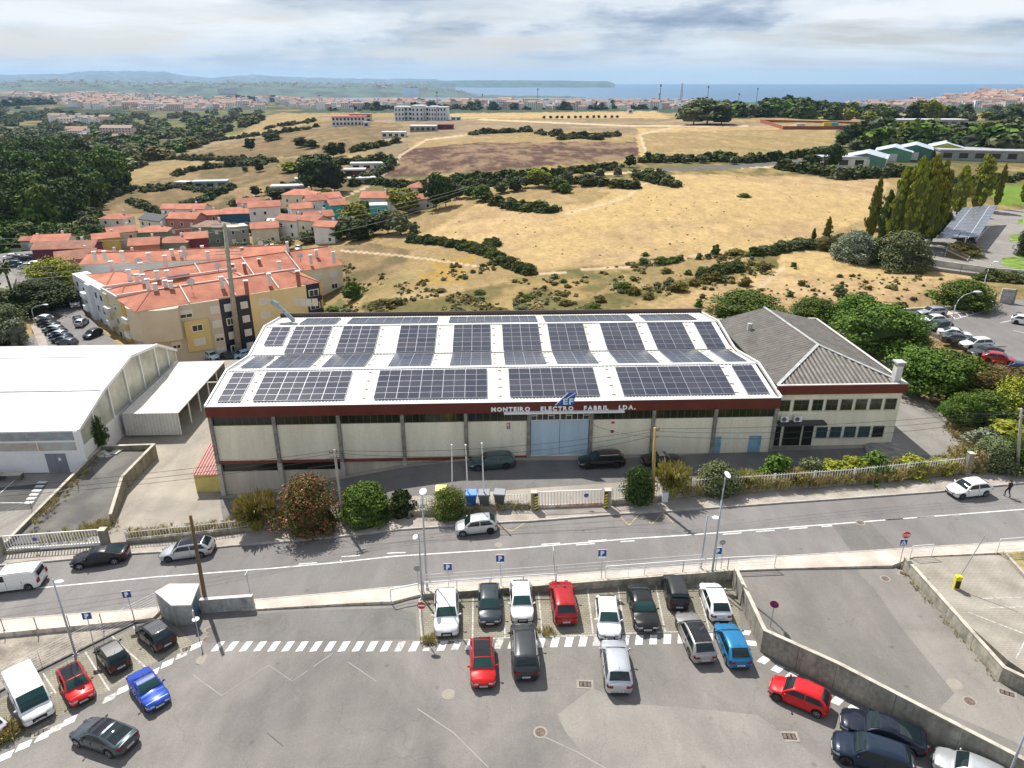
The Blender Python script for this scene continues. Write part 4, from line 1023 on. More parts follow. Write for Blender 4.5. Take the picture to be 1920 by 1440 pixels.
part('stay',GUT,lambda b: (b.bar((E0 + EW * .8,-.1,6.9),(E0 + EW * .8,.9,6.5),.05,.05),b.bar((E0 + EW * .5,-.1,6.6),(E0 + EW * .5,.9,6.5),.05,.05)),emb)
# small plates on the front wall
def plate(name,label,cat,px,w,h,z,m,txt=None,tm=None):
 t = thing(name,label,cat,fac.matrix_basis @ Vector((pu(px),.24,z)),FA); part('plate',m,lambda b: b.box(-w / 2,w / 2,0,.05,-h / 2,h / 2),t)
 if txt: letters(t,txt,-w * .3,w * .32,-.012,-h * .34,h * .95,tm,.006,bold=.005)
PR = mat('sign_red',(.55,.02,.03),.5,var=0); PB = mat('sign_blue',(.012,.10,.42),.45,var=0)
plate('wall_plate','red plate with a white letter left of the blue gate','sign',946.5,.34,.36,3.75,PR,'E',LET)
plate('wall_plate','small blue plate below the red plate','sign',946.5,.34,.3,3.4,PB,'7',LET)
plate('hydrant_sign','small red plate on the wall right of the blue gate','sign',1147,.3,.2,3.75,PR)
plate('alarm_box','dark red alarm shield on the wall right of the blue gate','alarm',1146.5,.3,.3,2.75,mat('alarm_red',(.20,.02,.02),.5,var=0))
plate('wall_box','small white box on the wall near the fourth column from the right','box',1206.5,.25,.18,3.75,WHITEM)
# leaning grey duct on the rear left of the roof
du = thing('roof_duct','leaning galvanised duct at the rear left corner of the factory roof','duct',U(552,602,7.0))
part('duct',mat('galvanised',(.33,.40,.43),.4,.5,var=.15,scale=2),lambda b: b.bar((0,0,0),(-2.1,-.2,2.5),.42,.42),du)
part('cowl',mat('galvanised',(.33,.40,.43)),lambda b: b.bar((-1.9,-.2,2.28),(-2.55,-.2,2.72),.62,.55),du)
part('bracket',GUT,lambda b: b.box(-1.25,-.95,-.4,.2,1.2,1.5),du)
# rooftop stack by the office
# ------------------------------------------------------------------ office
OW,OD,OH = 13.3,21.6,7.1
off_ = thing('office_building','two storey cream office with red fascia and grey corrugated hip roof','office building',(27.25,67.95,0),FA)
OR = mat('grey_corrugated',(.095,.085,.076),.9,var=.2,scale=.6,fine=.2,c2=(.06,.055,.05)); ORR = mat('rib_pale',(.24,.22,.195),.9,var=.15,scale=1,fine=.15)
part('wall',CREAM2,lambda b: (b.box(0,OW,0,.12,0,6.1),b.box(0,.2,.12,OD,0,6.1),b.box(OW - .2,OW,.12,OD,0,6.1),b.box(0,OW,OD - .2,OD,0,6.1)),off_)
part('fascia',REDF,lambda b: (b.box(-.1,OW + .25,-.3,-.1,6.1,OH),b.box(OW + .05,OW + .25,-.1,OD,6.1,OH)),off_)
part('soffit',CREAM,lambda b: b.box(0,OW + .1,-.12,OD,6.1,6.2),off_)
part('parapet_coping',mat('pale_coping',(.55,.53,.50),.8,var=.1),lambda b: (b.box(-.1,OW + .25,-.32,-.02,OH,OH + .07),b.box(OW - .02,OW + .27,-.02,OD,OH,OH + .07),b.box(0,OW,OD - .1,OD + .15,OH - .3,OH + .12)),off_)
AP = (6.9,6.9,8.85); RB = (6.2,OD - .1,8.75)
def oroof(b):
 b.use(OR); z = 6.98
 b.quad((0,0,z),(OW,0,z),AP); b.quad((0,0,z),AP,RB,(0,OD,z)); b.quad((OW,0,z),(OW,OD,z),RB,AP)
 b.quad((0,OD,z),RB,(OW,OD,z))
part('roof',OR,oroof,off_)
def ribs(b):
 z = 6.985; A = Vector(AP); Rb = Vector(RB)
 def rb(p,q):
  n = Vector((0,0,.10)); d = (q - p); d.z = 0
  if d.length < .3: return
  s_ = Vector((-d.y,d.x,0)).normalized() * .15
  b.add([p - s_,p + s_,q + s_,q - s_,p + n,q + n],[(0,4,5,3),(1,2,5,4),(0,1,4),(3,5,2)])
 v = .25
 while v < OD - .2:                                   # left and right planes
  for side in (0,1):
   e = Vector((0 if side == 0 else OW,v,z))
   c0 = Vector((0 if side == 0 else OW,0,z))
   if v < A.y: t_ = v / A.y; q = c0.lerp(A,t_)
   else: t_ = (v - A.y) / (Rb.y - A.y); q = A.lerp(Rb,t_)
   rb(e,q)
  v += .56
 u = .2
 while u < OW - .1:                                   # front plane
  t_ = u / A.x if u < A.x else (OW - u) / (OW - A.x); q = Vector((u,A.y * t_,z + (A.z - z) * t_)); rb(Vector((u,0,z)),q); u += .5
part('rib',ORR,ribs,off_)['kind'] = 'stuff'
part('hip_cap',mat('hip_grey',(.42,.43,.42),.8,var=.15,scale=2),lambda b: (b.bar((0,0,7.08),(AP[0],AP[1],AP[2] + .08),.34,.09),b.bar((OW,0,7.08),(AP[0],AP[1],AP[2] + .08),.34,.09),b.bar((AP[0],AP[1],AP[2] + .08),(RB[0],RB[1],RB[2] + .08),.3,.09)),off_)
po = lambda px: (px - 1454) / (1674 - 1454) * 12.7 + .35
def win(px0,px1,z0,z1,m=DARKG,mull=True):
 a,b_ = po(px0),po(px1)
 w = part('window',m,lambda b: b.box(a,b_,-.015,.02,z0,z1),off_)
 part('frame',mat('alu_frame',(.52,.50,.44),.5,var=0),lambda b: (b.box(a - .06,b_ + .06,-.05,-.015,z1,z1 + .07),b.box(a - .08,b_ + .08,-.09,-.015,z0 - .08,z0),b.box(a - .06,a,-.05,-.015,z0,z1),b.box(b_,b_ + .06,-.05,-.015,z0,z1)),w)
 if mull: part('mullion',mat('dark_mullion',(.09,.09,.08),.5,var=0),lambda b: (b.box((a + b_) / 2 - .02,(a + b_) / 2 + .02,-.03,-.015,z0,z1),b.box(a,b_,-.03,-.016,z0 + (z1 - z0) * .55,z0 + (z1 - z0) * .55 + .04)),w)
off_z = lambda y: 36 - 68.1 * math.tan(PITCH + math.atan((y - 720) / FPX))
for a,b_ in ((1458,1476),(1483,1510),(1517,1536),(1542,1563),(1569,1590),(1596,1617),(1623,1644),(1650,1671)): win(a,b_,off_z(769.5),off_z(749.5))
TEAL = glass('teal_window',(.03,.065,.07),.1)
for i,(a,b_) in enumerate(((1533,1553.5),(1558.5,1579.5),(1585,1606.5),(1611.5,1633),(1638,1659))): win(a,b_,off_z(821.5),off_z(801),TEAL if i < 4 else DARKG,i < 4)
for a,b_ in ((1456,1467),(1472,1505),(1508,1527)):
 d = part('glass_door',DARKG,lambda b: b.box(po(a),po(b_),-.015,.02,.05,2.45),off_)
 part('frame',mat('alu_frame',(.5,.5,.45)),lambda b: (b.box(po(a) - .05,po(a),-.05,-.015,.02,2.5),b.box(po(b_),po(b_) + .05,-.05,-.015,.02,2.5),b.box(po(a) - .05,po(b_) + .05,-.05,-.014,2.45,2.52)),d)
part('canopy',mat('dark_canopy',(.05,.05,.055),.6,var=.1),lambda b: b.box(po(1455),po(1542),-1.0,0,2.85,3.05),off_)
for px in (1467,1491):
 t = thing('air_conditioner','white air conditioning unit above the canopy, ' + ('left' if px < 1480 else 'right') + ' of the two','air conditioner',off_.matrix_basis @ Vector((po(px),-.42,3.12)),FA)
 part('casing',WHITEM,lambda b: b.box(-.42,.42,-.15,.2,0,.62),t); part('fan_grille',GRI,lambda b: b.cyl((-.1,-.15,.31),(-.1,-.17,.31),.24,.24,14),t)
 part('bracket',GUT,lambda b: (b.box(-.35,-.3,-.15,.42,-.06,0),b.box(.3,.35,-.15,.42,-.06,0)),t)
ch = part('chimney',mat('white_chimney',(.72,.71,.69),.85,var=.1),lambda b: b.box(OW - 1.0,OW - .35,.25,.95,6.6,8.85),off_)
part('cap',mat('grey_cap',(.48,.48,.47),.85,var=.1),lambda b: (b.box(OW - 1.15,OW - .2,.1,1.1,9.15,9.28),b.prism([(OW - 1.15,.1),(OW - .2,.1),(OW - .2,1.1),(OW - 1.15,1.1)],9.28,9.32),b.box(OW - 1.0,OW - .9,.2,.3,8.85,9.15),b.box(OW - .45,OW - .35,.2,.3,8.85,9.15),b.box(OW - .45,OW - .35,.85,.95,8.85,9.15),b.box(OW - 1,OW - .9,.85,.95,8.85,9.15)),ch)
part('roof_vent',mat('pale_vent',(.5,.48,.44),.8,var=.1),lambda b: b.box(2.2,2.7,15.6,16.1,7.5,8.5),off_)
part('planter_kerb',COLM,lambda b: b.cyl((OW - 1.2,-2.0,-.1),(OW - 1.2,-2.0,.22),2.4,2.4,20),off_)
# ------------------------------------------------------------------ white shed, carport, yellow hut
SH = thing('white_shed','large white shed with curved ribbed roof and translucent gable','shed',(-46.9,69.5,-4),FA)
sp = [(0,5.06),(6.5,7.0),(14.0,8.3),(21.4,7.15),(26.8,4.4)]
SL = 42
SHW = mat('shed_white',(.80,.80,.80),.5,var=.04,scale=.2,fine=.03); SHR = mat('shed_roof',(.84,.84,.83),.4,var=.03,scale=.2)
for k_ in range(4):
 part('roof_sheet',SHR,lambda b: ribbed(b,-SL,.25,sp[k_],(sp[k_ + 1][0] + .12,sp[k_ + 1][1] + .03),.25,.045),SH)
part('roof_joint',GUT,lambda b: [b.box(-SL,.0,sp[i][0] - .1,sp[i][0] + .02,sp[i][1] - .02,sp[i][1] + .055) for i in (1,2,3)],SH)
part('wall',SHW,lambda b: (b.box(-SL,0,0,.2,0,2.7),b.box(-SL,0,.05,.2,2.7,5.0),b.box(-SL,0,26.6,26.8,0,4.3),b.box(-SL,-SL + .2,.2,26.6,0,4.3)),SH)
TR = mat('translucent_panel',(.42,.42,.33),.35,var=.22,scale=.5,c2=(.28,.30,.27),spec=.6)
part('clerestory',mat('clear_strip',(.30,.34,.36),.3,var=.15,scale=.8),lambda b: b.box(-SL,-.3,-.01,.05,3.95,4.9),SH)
part('clerestory',mat('tinted_strip',(.30,.42,.45),.3,var=.35,scale=.5,c2=(.48,.30,.18)),lambda b: b.box(-SL,-.3,-.01,.05,2.75,3.75),SH)
for xx in (-.25,-9.6,-19,-28.5): part('column',SHW,lambda b: b.box(xx - .18,xx + .18,-.12,-.01,0,5.0),SH)
part('mullion',SHW,lambda b: [b.box(xx - .05,xx + .05,-.06,-.01,2.75,3.75) for xx in (-4.6,-14,-23.5)] + [b.box(-SL,-.3,-.08,-.01,3.75,3.95)],SH)
# gable towards the factory
gm = MB(); gp_ = [(0,0.0)] + sp + [(26.8,0)]
part('gable_wall',SHW,lambda b: b.box(-.25,0,.2,26.6,0,3.0),SH)
def gable(b):
 n = len(sp)
 for i in range(n - 1):
  (v0,z0),(v1,z1) = sp[i],sp[i + 1]
  b.quad((-.05,v0,2.9),(-.05,v1,2.9),(-.05,v1,z1 - .1),(-.05,v0,z0 - .1))
part('gable_glazing',TR,gable,SH)
for v in (3.4,7.6,11.9,16.2,20.5,24.0):
 zt = np.interp(v,[a for a,_ in sp],[b for _,b in sp]); part('gable_post',SHW,lambda b: b.box(-.04,.12,v - .1,v + .1,2.0,float(zt)),SH)
part('gable_trim',SHW,lambda b: [b.bar((.12,v0,z0 + .02),(.12,v1,z1 + .02),.3,.34) for (v0,z0),(v1,z1) in zip(sp[:-1],sp[1:])] + [b.bar((.12,0,0),(.12,0,5.1),.3,.3)],SH)
dr = part('door',mat('grey_door',(.20,.22,.25),.6,var=.1),lambda b: b.box(-4.1,-1.9,-.04,0,.05,2.35),SH)
part('notice',LET,lambda b: b.box(-2.75,-2.5,-.05,-.04,1.5,1.85),dr); part('seam',GRI,lambda b: b.box(-3.02,-2.99,-.05,-.04,.05,2.35),dr)
SH2 = thing('stacked_benches','low line of dark and pale tables along the white shed wall','tables',SH.matrix_basis @ Vector((-9.5,-1.3,0)),FA)
for i in range(3):
 part('table_top',mat('table_dark',(.10,.12,.13),.6) if i == 0 else mat('table_beige',(.45,.42,.34),.7),lambda b: b.box(-3.2 + i * 2.2,-1.1 + i * 2.2,-.35,.35,.62,.7),SH2)
 part('leg',GRI,lambda b: [b.box(-3.1 + i * 2.2 + q,-3.05 + i * 2.2 + q,-.3,.3,0,.62) for q in (0,1.9)],SH2)
CA = thing('carport','open sided pale metal carport between shed and factory','carport',(-46.7,77.8,-3.8),FA)
CPM = mat('dusty_metal',(.66,.61,.55),.55,var=.10,scale=.35,fine=.05,c2=(.56,.51,.45)); CPW = mat('ribbed_wall_metal',(.64,.62,.58),.5,var=.05)
part('roof',CPM,lambda b: (ribbed(b,0,6.7,(0,2.95),(17.0,3.0),.35,.04),b.box(0,6.7,0,17,2.86,2.94)),CA)
part('end_wall',CPW,lambda b: [b.box(i * .2 + .0,i * .2 + .17,-.04 if i % 2 else 0,.03,.05,2.9) for i in range(33)],CA)
part('side_wall',CPW,lambda b: b.box(0,.08,0,17,0,2.9),CA)
for i in range(6): part('post',WHITEM,lambda b: b.box(6.5,6.62,i * 3.38,i * 3.38 + .12,0,2.9),CA)
part('back_wall',COLM,lambda b: b.box(0,6.6,16.9,17,0,2.8),CA)
for i,(x,y,c,l) in enumerate([(3.0,4,(.10,.10,.10),'dark clutter stored under the carport near its front end'),(3.4,8.5,(.22,.08,.05),'rust coloured crate stored in the middle of the carport'),(2.8,12.5,(.25,.24,.2),'grey crate stored at the far end of the carport')]):
 t = thing('stored_crate',l,'crate',CA.matrix_basis @ Vector((x,y,0)),.3 * i)
 part('box',mat('crate%d' % i,c,.8,var=.2),lambda b: b.box(-.8,.8,-.6,.6,0,.9),t); part('lid',mat('crate%d' % i,c),lambda b: b.box(-.85,.85,-.65,.65,.9,.98),t)
YH = thing('yellow_hut','small yellow hut with red striped roof against the factory corner','hut',(-33.0,65.0,-3.9),FA)
part('wall',mat('yellow_wall',(.62,.50,.16),.85,var=.1,scale=.8),lambda b: b.prism([(0,0),(2.5,0),(2.5,5.2),(0,5.2)],0,[2.15,2.15,2.9,2.9]),YH)
part('roof',mat('red_roof_sheet',(.30,.05,.035),.6,var=.15,scale=1),lambda b: ribbed(b,-.15,2.65,(-.2,2.2),(5.3,3.0),.3,.05),YH)
part('roof_rib',mat('pale_red',(.55,.30,.25),.6),lambda b: [b.bar((.05 + i * .3,-.2,2.26),(.05 + i * .3,5.3,3.06),.07,.04) for i in range(9)],YH)['kind'] = 'stuff'
# waste bins' concrete shelter by the car park entrance
BS = thing('bin_shelter','concrete bin shelter with sloping top beside the car park entrance','shelter',UG(345,1165,gc))
bx = lambda px,py,z: U(px,py,z) - BS.location
zb = BS.location.z
bs = [(292,1123),(322,1136 - 0),(372,1134),(375,1098),(320,1096)]
BC = stained('shelter_concrete',(.46,.46,.45),(.27,.27,.27),0,0)
zt_ = zb + 1.9
pts = [U(292,1112,zt_),U(322,1137,zt_),U(358,1136,zt_),U(373,1097,zt_),U(318,1097,zt_)]
pts = [p - BS.location for p in pts]
part('wall',BC,lambda b: b.prism([(p.x,p.y) for p in pts],-.6,1.9),BS)
cen_ = sum(pts,Vector()) / 5
part('roof_slab',mat('slab_pale',(.60,.58,.54),.9,var=.12,scale=.8,fine=.1),lambda b: b.prism([(cen_.x + (p.x - cen_.x) * 1.03,cen_.y + (p.y - cen_.y) * 1.03) for p in pts],1.9,2.02),BS)
dp,dq = pts[2],pts[3]
part('door',mat('blue_grey_door',(.08,.20,.28),.6,var=.1),lambda b: b.prism([(dp.lerp(dq,.15).x + .03,dp.lerp(dq,.15).y),(dp.lerp(dq,.6).x + .03,dp.lerp(dq,.6).y),(dp.lerp(dq,.6).x,dp.lerp(dq,.6).y + .05),(dp.lerp(dq,.15).x,dp.lerp(dq,.15).y + .05)],0,1.7),BS)
sw = [UG(378,1148,gr),UG(476,1142,gr)]
wall('boundary_wall','streaked grey concrete wall right of the bin shelter',sw,[sw[0].z + 1.15,sw[1].z + 1.2],[-4.6,-4.2],.25,BC,mat('coping_white',(.68,.66,.62),.8,var=.1),joints=False)
# ------------------------------------------------------------------ cars
def paint(c,metal=.25,rough=.32): return mat('paint_%.3f_%.3f_%.3f' % c,c,rough,metal,var=.03,scale=2,coat=1.0)
BLK = mat('black_trim',(.02,.02,.022),.55,var=0); TYRE = mat('tyre_rubber',(.022,.022,.022),.85,var=0)
RIM = mat('alloy',(.55,.56,.58),.3,.8,var=0); RIMD = mat('alloy_dark',(.05,.05,.055),.4,.5,var=0)
CGL = glass('car_glass',(.010,.020,.022),.03); TGL = glass('car_glass_green',(.015,.05,.048),.03)
LAMP = mat('lamp_clear',(.62,.66,.70),.12,.3,var=0,spec=.9); TAIL = mat('lamp_red',(.38,.012,.012),.2,0,var=0,spec=.8)
PLATE = mat('plate_white',(.8,.8,.8),.5,var=0); PLTX = mat('plate_dark',(.03,.03,.04),.5,var=0)
CAR = dict(
 hatch=dict(L=4.0,W=1.72,H=1.46,g=(.235,.40,.80,.975),belt=.94,hood=.86,tail=None,wr=.31,wb=(.17,.80)),
 small=dict(L=3.65,W=1.64,H=1.45,g=(.22,.39,.83,.98),belt=.93,hood=.86,tail=None,wr=.29,wb=(.17,.83)),
 sedan=dict(L=4.65,W=1.82,H=1.42,g=(.275,.43,.68,.86),belt=.95,hood=.86,tail=1.0,wr=.33,wb=(.18,.79)),
 fast=dict(L=4.7,W=1.84,H=1.40,g=(.27,.43,.63,.93),belt=.94,hood=.85,tail=.98,wr=.34,wb=(.18,.80)),
 estate=dict(L=4.65,W=1.78,H=1.48,g=(.255,.40,.84,.975),belt=.95,hood=.87,tail=None,wr=.32,wb=(.18,.79)),
 suv=dict(L=4.4,W=1.84,H=1.62,g=(.24,.38,.84,.97),belt=1.06,hood=1.0,tail=None,wr=.34,wb=(.18,.80)),
 bigsuv=dict(L=4.85,W=1.90,H=1.80,g=(.25,.36,.88,.98),belt=1.14,hood=1.08,tail=None,wr=.38,wb=(.18,.80)),
 cabrio=dict(L=4.15,W=1.70,H=1.32,g=(.33,.47,.63,.78),belt=.88,hood=.80,tail=.93,wr=.30,wb=(.18,.79)),
 box=dict(L=3.8,W=1.66,H=1.66,g=(.30,.36,.93,.985),belt=1.02,hood=.98,tail=None,wr=.33,wb=(.17,.82)),
 van=dict(L=4.5,W=1.84,H=1.84,g=(.13,.31,.96,.992),belt=1.12,hood=.98,tail=None,wr=.32,wb=(.18,.80),van=True),
 bigvan=dict(L=5.0,W=1.98,H=2.02,g=(.10,.26,.965,.995),belt=1.22,hood=1.08,tail=None,wr=.34,wb=(.17,.79),van=True))
def grid_faces(n,m): return [(i * m + j,i * m + j + 1,(i + 1) * m + j + 1,(i + 1) * m + j) for i in range(n - 1) for j in range(m - 1)]
def car_meshes(kind_):
 c = CAR[kind_]; L,W,H = c['L'],c['W'],c['H']; hw = W / 2; wr = c['wr']; ra = wr + .065
 g0,g1,g2,g3 = [v * L for v in c['g']]; belt,hood = c['belt'],c['hood']; van = c.get('van')
 wx = [v * L for v in c['wb']]
 zt_t = [(0,hood * .70),(.03 * L,hood * .80),(.07 * L,hood * .88),(.15 * L,hood * .955),(g0,hood + .02),(g0 + .12,belt),(g3 - .2,belt + .02)]
 if c['tail']: zt_t += [(g3,c['tail']),(.95 * L,c['tail'] - .01),(.985 * L,c['tail'] - .06),(L,c['tail'] - .22)]
 else: zt_t += [(.97 * L,belt + .0),(.99 * L,belt - .05),(L,belt - .16)]
 w_t = [(0,.70),(.012 * L,.80),(.035 * L,.88),(.08 * L,.945),(.16 * L,.985),(.3 * L,1),(.78 * L,1),(.90 * L,.965),(.965 * L,.90),(.99 * L,.82),(L,.74)]
 if van: w_t = [(0,.80),(.015 * L,.88),(.05 * L,.95),(.14 * L,.995),(.3 * L,1),(.95 * L,1),(.985 * L,.97),(L,.93)]
 zb_t = [(0,.34),(.03 * L,.24),(.1 * L,.19),(.9 * L,.20),(.97 * L,.26),(L,.36)]
 I = lambda t,s: float(np.interp(s,[a for a,_ in t],[b for _,b in t]))
 ss = set([0,.012 * L,.035 * L,.07 * L,L,.985 * L,.965 * L,.93 * L]);
 for k_ in np.linspace(0,L,26): ss.add(float(k_))
 for w in wx:
  for a in np.linspace(-1,1,9): ss.add(w + ra * math.sin(a * math.pi / 2))
  ss.add(w - ra - .001); ss.add(w + ra + .001)
 ss = sorted(s for s in ss if 0 <= s <= L); st = [ss[0]]
 for s in ss[1:]:
  if s - st[-1] > .0008: st.append(s)
 mb = MB(); V = []; M_ = 15
 for s in st:
  zt = I(zt_t,s); w = hw * I(w_t,s); zb = I(zb_t,s)
  for w_ in wx:
   d = abs(s - w_)
   if d < ra: zb = max(zb,wr + math.sqrt(max(0,ra * ra - d * d)))
  zb = min(zb,zt - .08); hgt = zt - zb
  half = [(0,zb),(w * .90,zb),(w * .985,zb + min(.08,hgt * .2)),(w,zb + hgt * .42),(w * .99,zb + hgt * .66),(w * .955,zt - min(.06,hgt * .2)),(w * .88,zt - .005),(0,zt + .03)]
  row = [(y,z) for y,z in half] + [(-y,z) for y,z in half[-2:0:-1]] + [half[0]]
  V += [(L / 2 - s,y,z) for y,z in row]
 m = len(half) * 2 - 1
 mb.add(V,[f[::-1] for f in grid_faces(len(st),m)])
 n_ = len(st)
 mb.f.append(tuple(range(m - 1))); mb.mi.append(0); mb.f.append(tuple((n_ - 1) * m + i for i in range(m - 1))[::-1]); mb.mi.append(0)
 # cabin
 wb = hw * .93; wrf = hw * (.90 if van else .76)
 def hh(s):
  zr = I(zt_t,s)
  if s < g1: u = (s - g0) / (g1 - g0); return zr * (1 - u) + (H - .07) * u + .10 * math.sin(u * math.pi) * (.5 if not van else .2) * .9
  if s > g2: u = (g3 - s) / (g3 - g2); u = max(0,min(1,u)); return zr * (1 - u) + (H - .05) * u + .07 * math.sin(u * math.pi)
  u = (s - g1) / (g2 - g1); return H - .07 * (1 - u) - .05 * u + .06 * math.sin(u * math.pi)
 wz = lambda z: wb - (wb - wrf) * max(0,min(1,(z - belt) / (H - .06 - belt)))
 def row(s):
  z0 = I(zt_t,s) - .05; h = max(hh(s),z0 + .02); e = min(.06,(h - z0) * .4)
  hf = [(wz(z0) if s > g0 + .1 else wb * .96,z0),(wz((z0 + h) / 2),(z0 + h) / 2),(wz(h - e),h - e),(wz(h) - .05,h - e * .25),(wz(h) * .5,h + .012),(0,h + .02)]
  return hf
 V = []; cs = sorted(set([g0,g0 + .1,g1,g2,g3] + list(np.linspace(g0,g1,6)) + list(np.linspace(g1,g2,8)) + list(np.linspace(g2,g3,6))))
 for s in cs:
  hf = row(s); r_ = hf + [(-y,z) for y,z in hf[-2::-1]]; V += [(L / 2 - s,y,z) for y,z in r_]
 mb.add(V,[f for f in grid_faces(len(cs),11)])
 me = mb.mesh('body'); smooth_by_angle(me,38)
 out = {'body': me}
 def glassgrid(fn,n,m,nm,flip=False):
  V = [fn(i / (n - 1),j / (m - 1)) for i in range(n) for j in range(m)]; b = MB(); F = grid_faces(n,m)
  b.add(V,[f[::-1] for f in F] if flip else F); me = b.mesh(nm,True); return me
 def topg(a,b_,ins0,ins1,lift,nm):
  def fn(u,v):
   s = a + (b_ - a) * u; h = hh(s); f = (v * 2 - 1); yw = wz(h) - (ins0 * (1 - u) + ins1 * u)
   y = f * yw; z = h + .02 - .012 * min(1,abs(y) / max(.1,wz(h) * .5)) if abs(y) < wz(h) * .5 else h + .008 - (abs(y) - wz(h) * .5) * .03
   return (L / 2 - s + (lift if a < g1 and b_ <= g1 + .01 else (-lift if a >= g2 - .01 else 0)),y,z + lift)
  return glassgrid(fn,5,9,nm)
 dl = g1 - g0; dr = g3 - g2
 out['windshield'] = topg(g0 + dl * .10,g1 - dl * .04,.10,.07,.012,'windshield')
 if not van: out['rear_window'] = topg(g2 + dr * (.08),g3 - dr * (.16 if not c['tail'] else .05),.10,.14,.012,'rear_window')
 else:
  # flat rear door glass
  xb = -L / 2 + .012
  out['rear_window'] = glassgrid(lambda u,v: (-L / 2 + L * (1 - c['g'][3]) * .0 - .012 + (.06 * u),(v * 2 - 1) * hw * .62,belt + .06 + (H - .28 - belt) * u),2,2,'rear_window',True)
 # side windows
 lo = belt + .035
 def sidew(sa0,sa1,sb0,sb1,sgn,nm):   # bottom from sa0 to sb0, top from sa1 to sb1
  def fn(u,v):
   s = (sa0 * (1 - v) + sa1 * v) * (1 - u) + (sb0 * (1 - v) + sb1 * v) * u
   top = min(H - .125,hh(s) - .075); z = lo + (max(top,lo + .02) - lo) * v
   return (L / 2 - s,sgn * (wz(z) + .012),z)
  return glassgrid(fn,7,4,nm,sgn > 0)
 mid = (g0 + g2) / 2 + .12 * (g2 - g0) if not van else g0 + 1.35
 for sgn,k_ in ((1,'l'),(-1,'r')):
  out['side_front_' + k_] = sidew(g0 + dl * .30,g1 - .02,mid - .04,mid - .04,sgn,'side_window')
  if not van:
   tail_ = g3 - dr * .42 if not c['tail'] else g3 - dr * .38
   out['side_rear_' + k_] = sidew(mid + .04,mid + .04,tail_,g2 + .0 * dr,sgn,'side_window')
 if kind_ == 'cabrio':
  for k_ in ('side_rear_l','side_rear_r'): out.pop(k_,None)
 # wheels
 tw = .20
 b = MB(); b.cyl((0,-tw / 2,0),(0,tw / 2,0),wr,wr,20); out['tyre'] = b.mesh('wheel',False)
 b = MB(); b.use(RIMD).cyl((0,tw / 2 + .002,0),(0,tw / 2 + .008,0),wr * .70,wr * .70,16)
 b.use(RIM)
 for i in range(5):
  a = i * 2 * math.pi / 5
  q = lambda r,t: (r * math.cos(t),tw / 2 + .016,r * math.sin(t))
  b.add([q(wr * .10,a - .9),q(wr * .68,a - .17),q(wr * .68,a + .17),q(wr * .10,a + .9)],[(0,1,2,3),(3,2,1,0)])
 for i in range(16):
  a,a2 = i * math.pi / 8,(i + 1) * math.pi / 8
  q = lambda r,t: (r * math.cos(t),tw / 2 + .014,r * math.sin(t)); b.add([q(wr * .64,a),q(wr * .71,a),q(wr * .71,a2),q(wr * .64,a2)],[(0,1,2,3),(3,2,1,0)])
 out['rim'] = b.mesh('rim')
 # lamps follow the corners
 def lamp(x0,x1,z0,z1,front,nm):
  ms = []
  for sgn in (1,-1):
   s0,s1 = (x0,x1) if front else (L - x0,L - x1)
   def fn(u,v):
    s = s0 + (s1 - s0) * u; zt = I(zt_t,s); w = hw * I(w_t,s)
    z = z0 + (z1 - z0) * v; return (L / 2 - s + (.012 if front else -.012),sgn * (w + .008),min(z,zt - .02))
   V = [fn(i / 3,j / 2) for i in range(4) for j in range(3)]
   inn = .55 if front else .62
   w0 = hw * I(w_t,s0)
   V2 = [((L / 2 if front else -L / 2) + (.018 if front else -.018) - (.02 * 0 if front else 0),sgn * (w0 * (1 - (1 - inn) * i / 2)),z0 + (z1 - z0) * (j / 2)) for i in range(3) for j in range(3)]
   bb = MB(); F = grid_faces(4,3); bb.add(V,F + [f[::-1] for f in F]); F = grid_faces(3,3); bb.add(V2,F + [f[::-1] for f in F]); ms.append(bb.mesh(nm))
  return ms
 out['headlights'] = lamp(0.0,.085 * L,hood * .62,hood * .80,True,'headlight')
 if van: out['taillights'] = lamp(0.0,.02 * L,belt * .62,belt * 1.0,False,'taillight')
 else: out['taillights'] = lamp(0.0,.05 * L,(c['tail'] or belt) * .72,(c['tail'] or belt) * .90,False,'taillight')
 # mirrors
 ms = []
 for sgn in (1,-1):
  b = MB(); b.sphere((L / 2 - g0 - dl * .38,sgn * (hw + .09),belt + .06),.07,.10,.075,8,5); b.bar((L / 2 - g0 - dl * .38,sgn * (hw - .08),belt + .0),(L / 2 - g0 - dl * .38,sgn * (hw + .06),belt + .03),.05,.04); ms.append(b.mesh('mirror',True))
 out['mirrors'] = ms
 w0 = hw * .70
 b = MB(); x = L / 2 + .012; b.box(x - .02,x,-w0 * .62,w0 * .62,.30 if not van else .4,hood * .62); b.box(x - .06,x - .001,-w0 * .95,w0 * .95,.22,.33); out['grille'] = b.mesh('grille')
 b = MB(); x = -L / 2 - .012; b.box(x,x + .04,-w0 * .9,w0 * .9,.24,.40); out['rear_trim'] = b.mesh('bumper_trim')
 def pl(x,z,d):
  b = MB(); b.use(PLATE).box(min(x,x + d * .015),max(x,x + d * .015),-.26,.26,z,z + .11)
  b.use(PLTX)
  for i in range(6): y = -.2 + i * .07 + (.0 if i < 3 else .02); b.box(min(x + d * .015,x + d * .018),max(x + d * .015,x + d * .018),y,y + .045,z + .025,z + .085)
  return b.mesh('number_plate')
 out['plate_f'] = pl(L / 2 + .012,.36,1); out['plate_r'] = pl(-L / 2 - .012,.46 if c['tail'] or van else .50,-1)
 b = MB(); b.box(L / 2 - wx[1] + ra + .02,L / 2 - wx[0] - ra - .02,hw * .95,hw * .995,.185,.28); out['sill'] = b.mesh('sill')
 # door shut lines and handles
 b = MB()
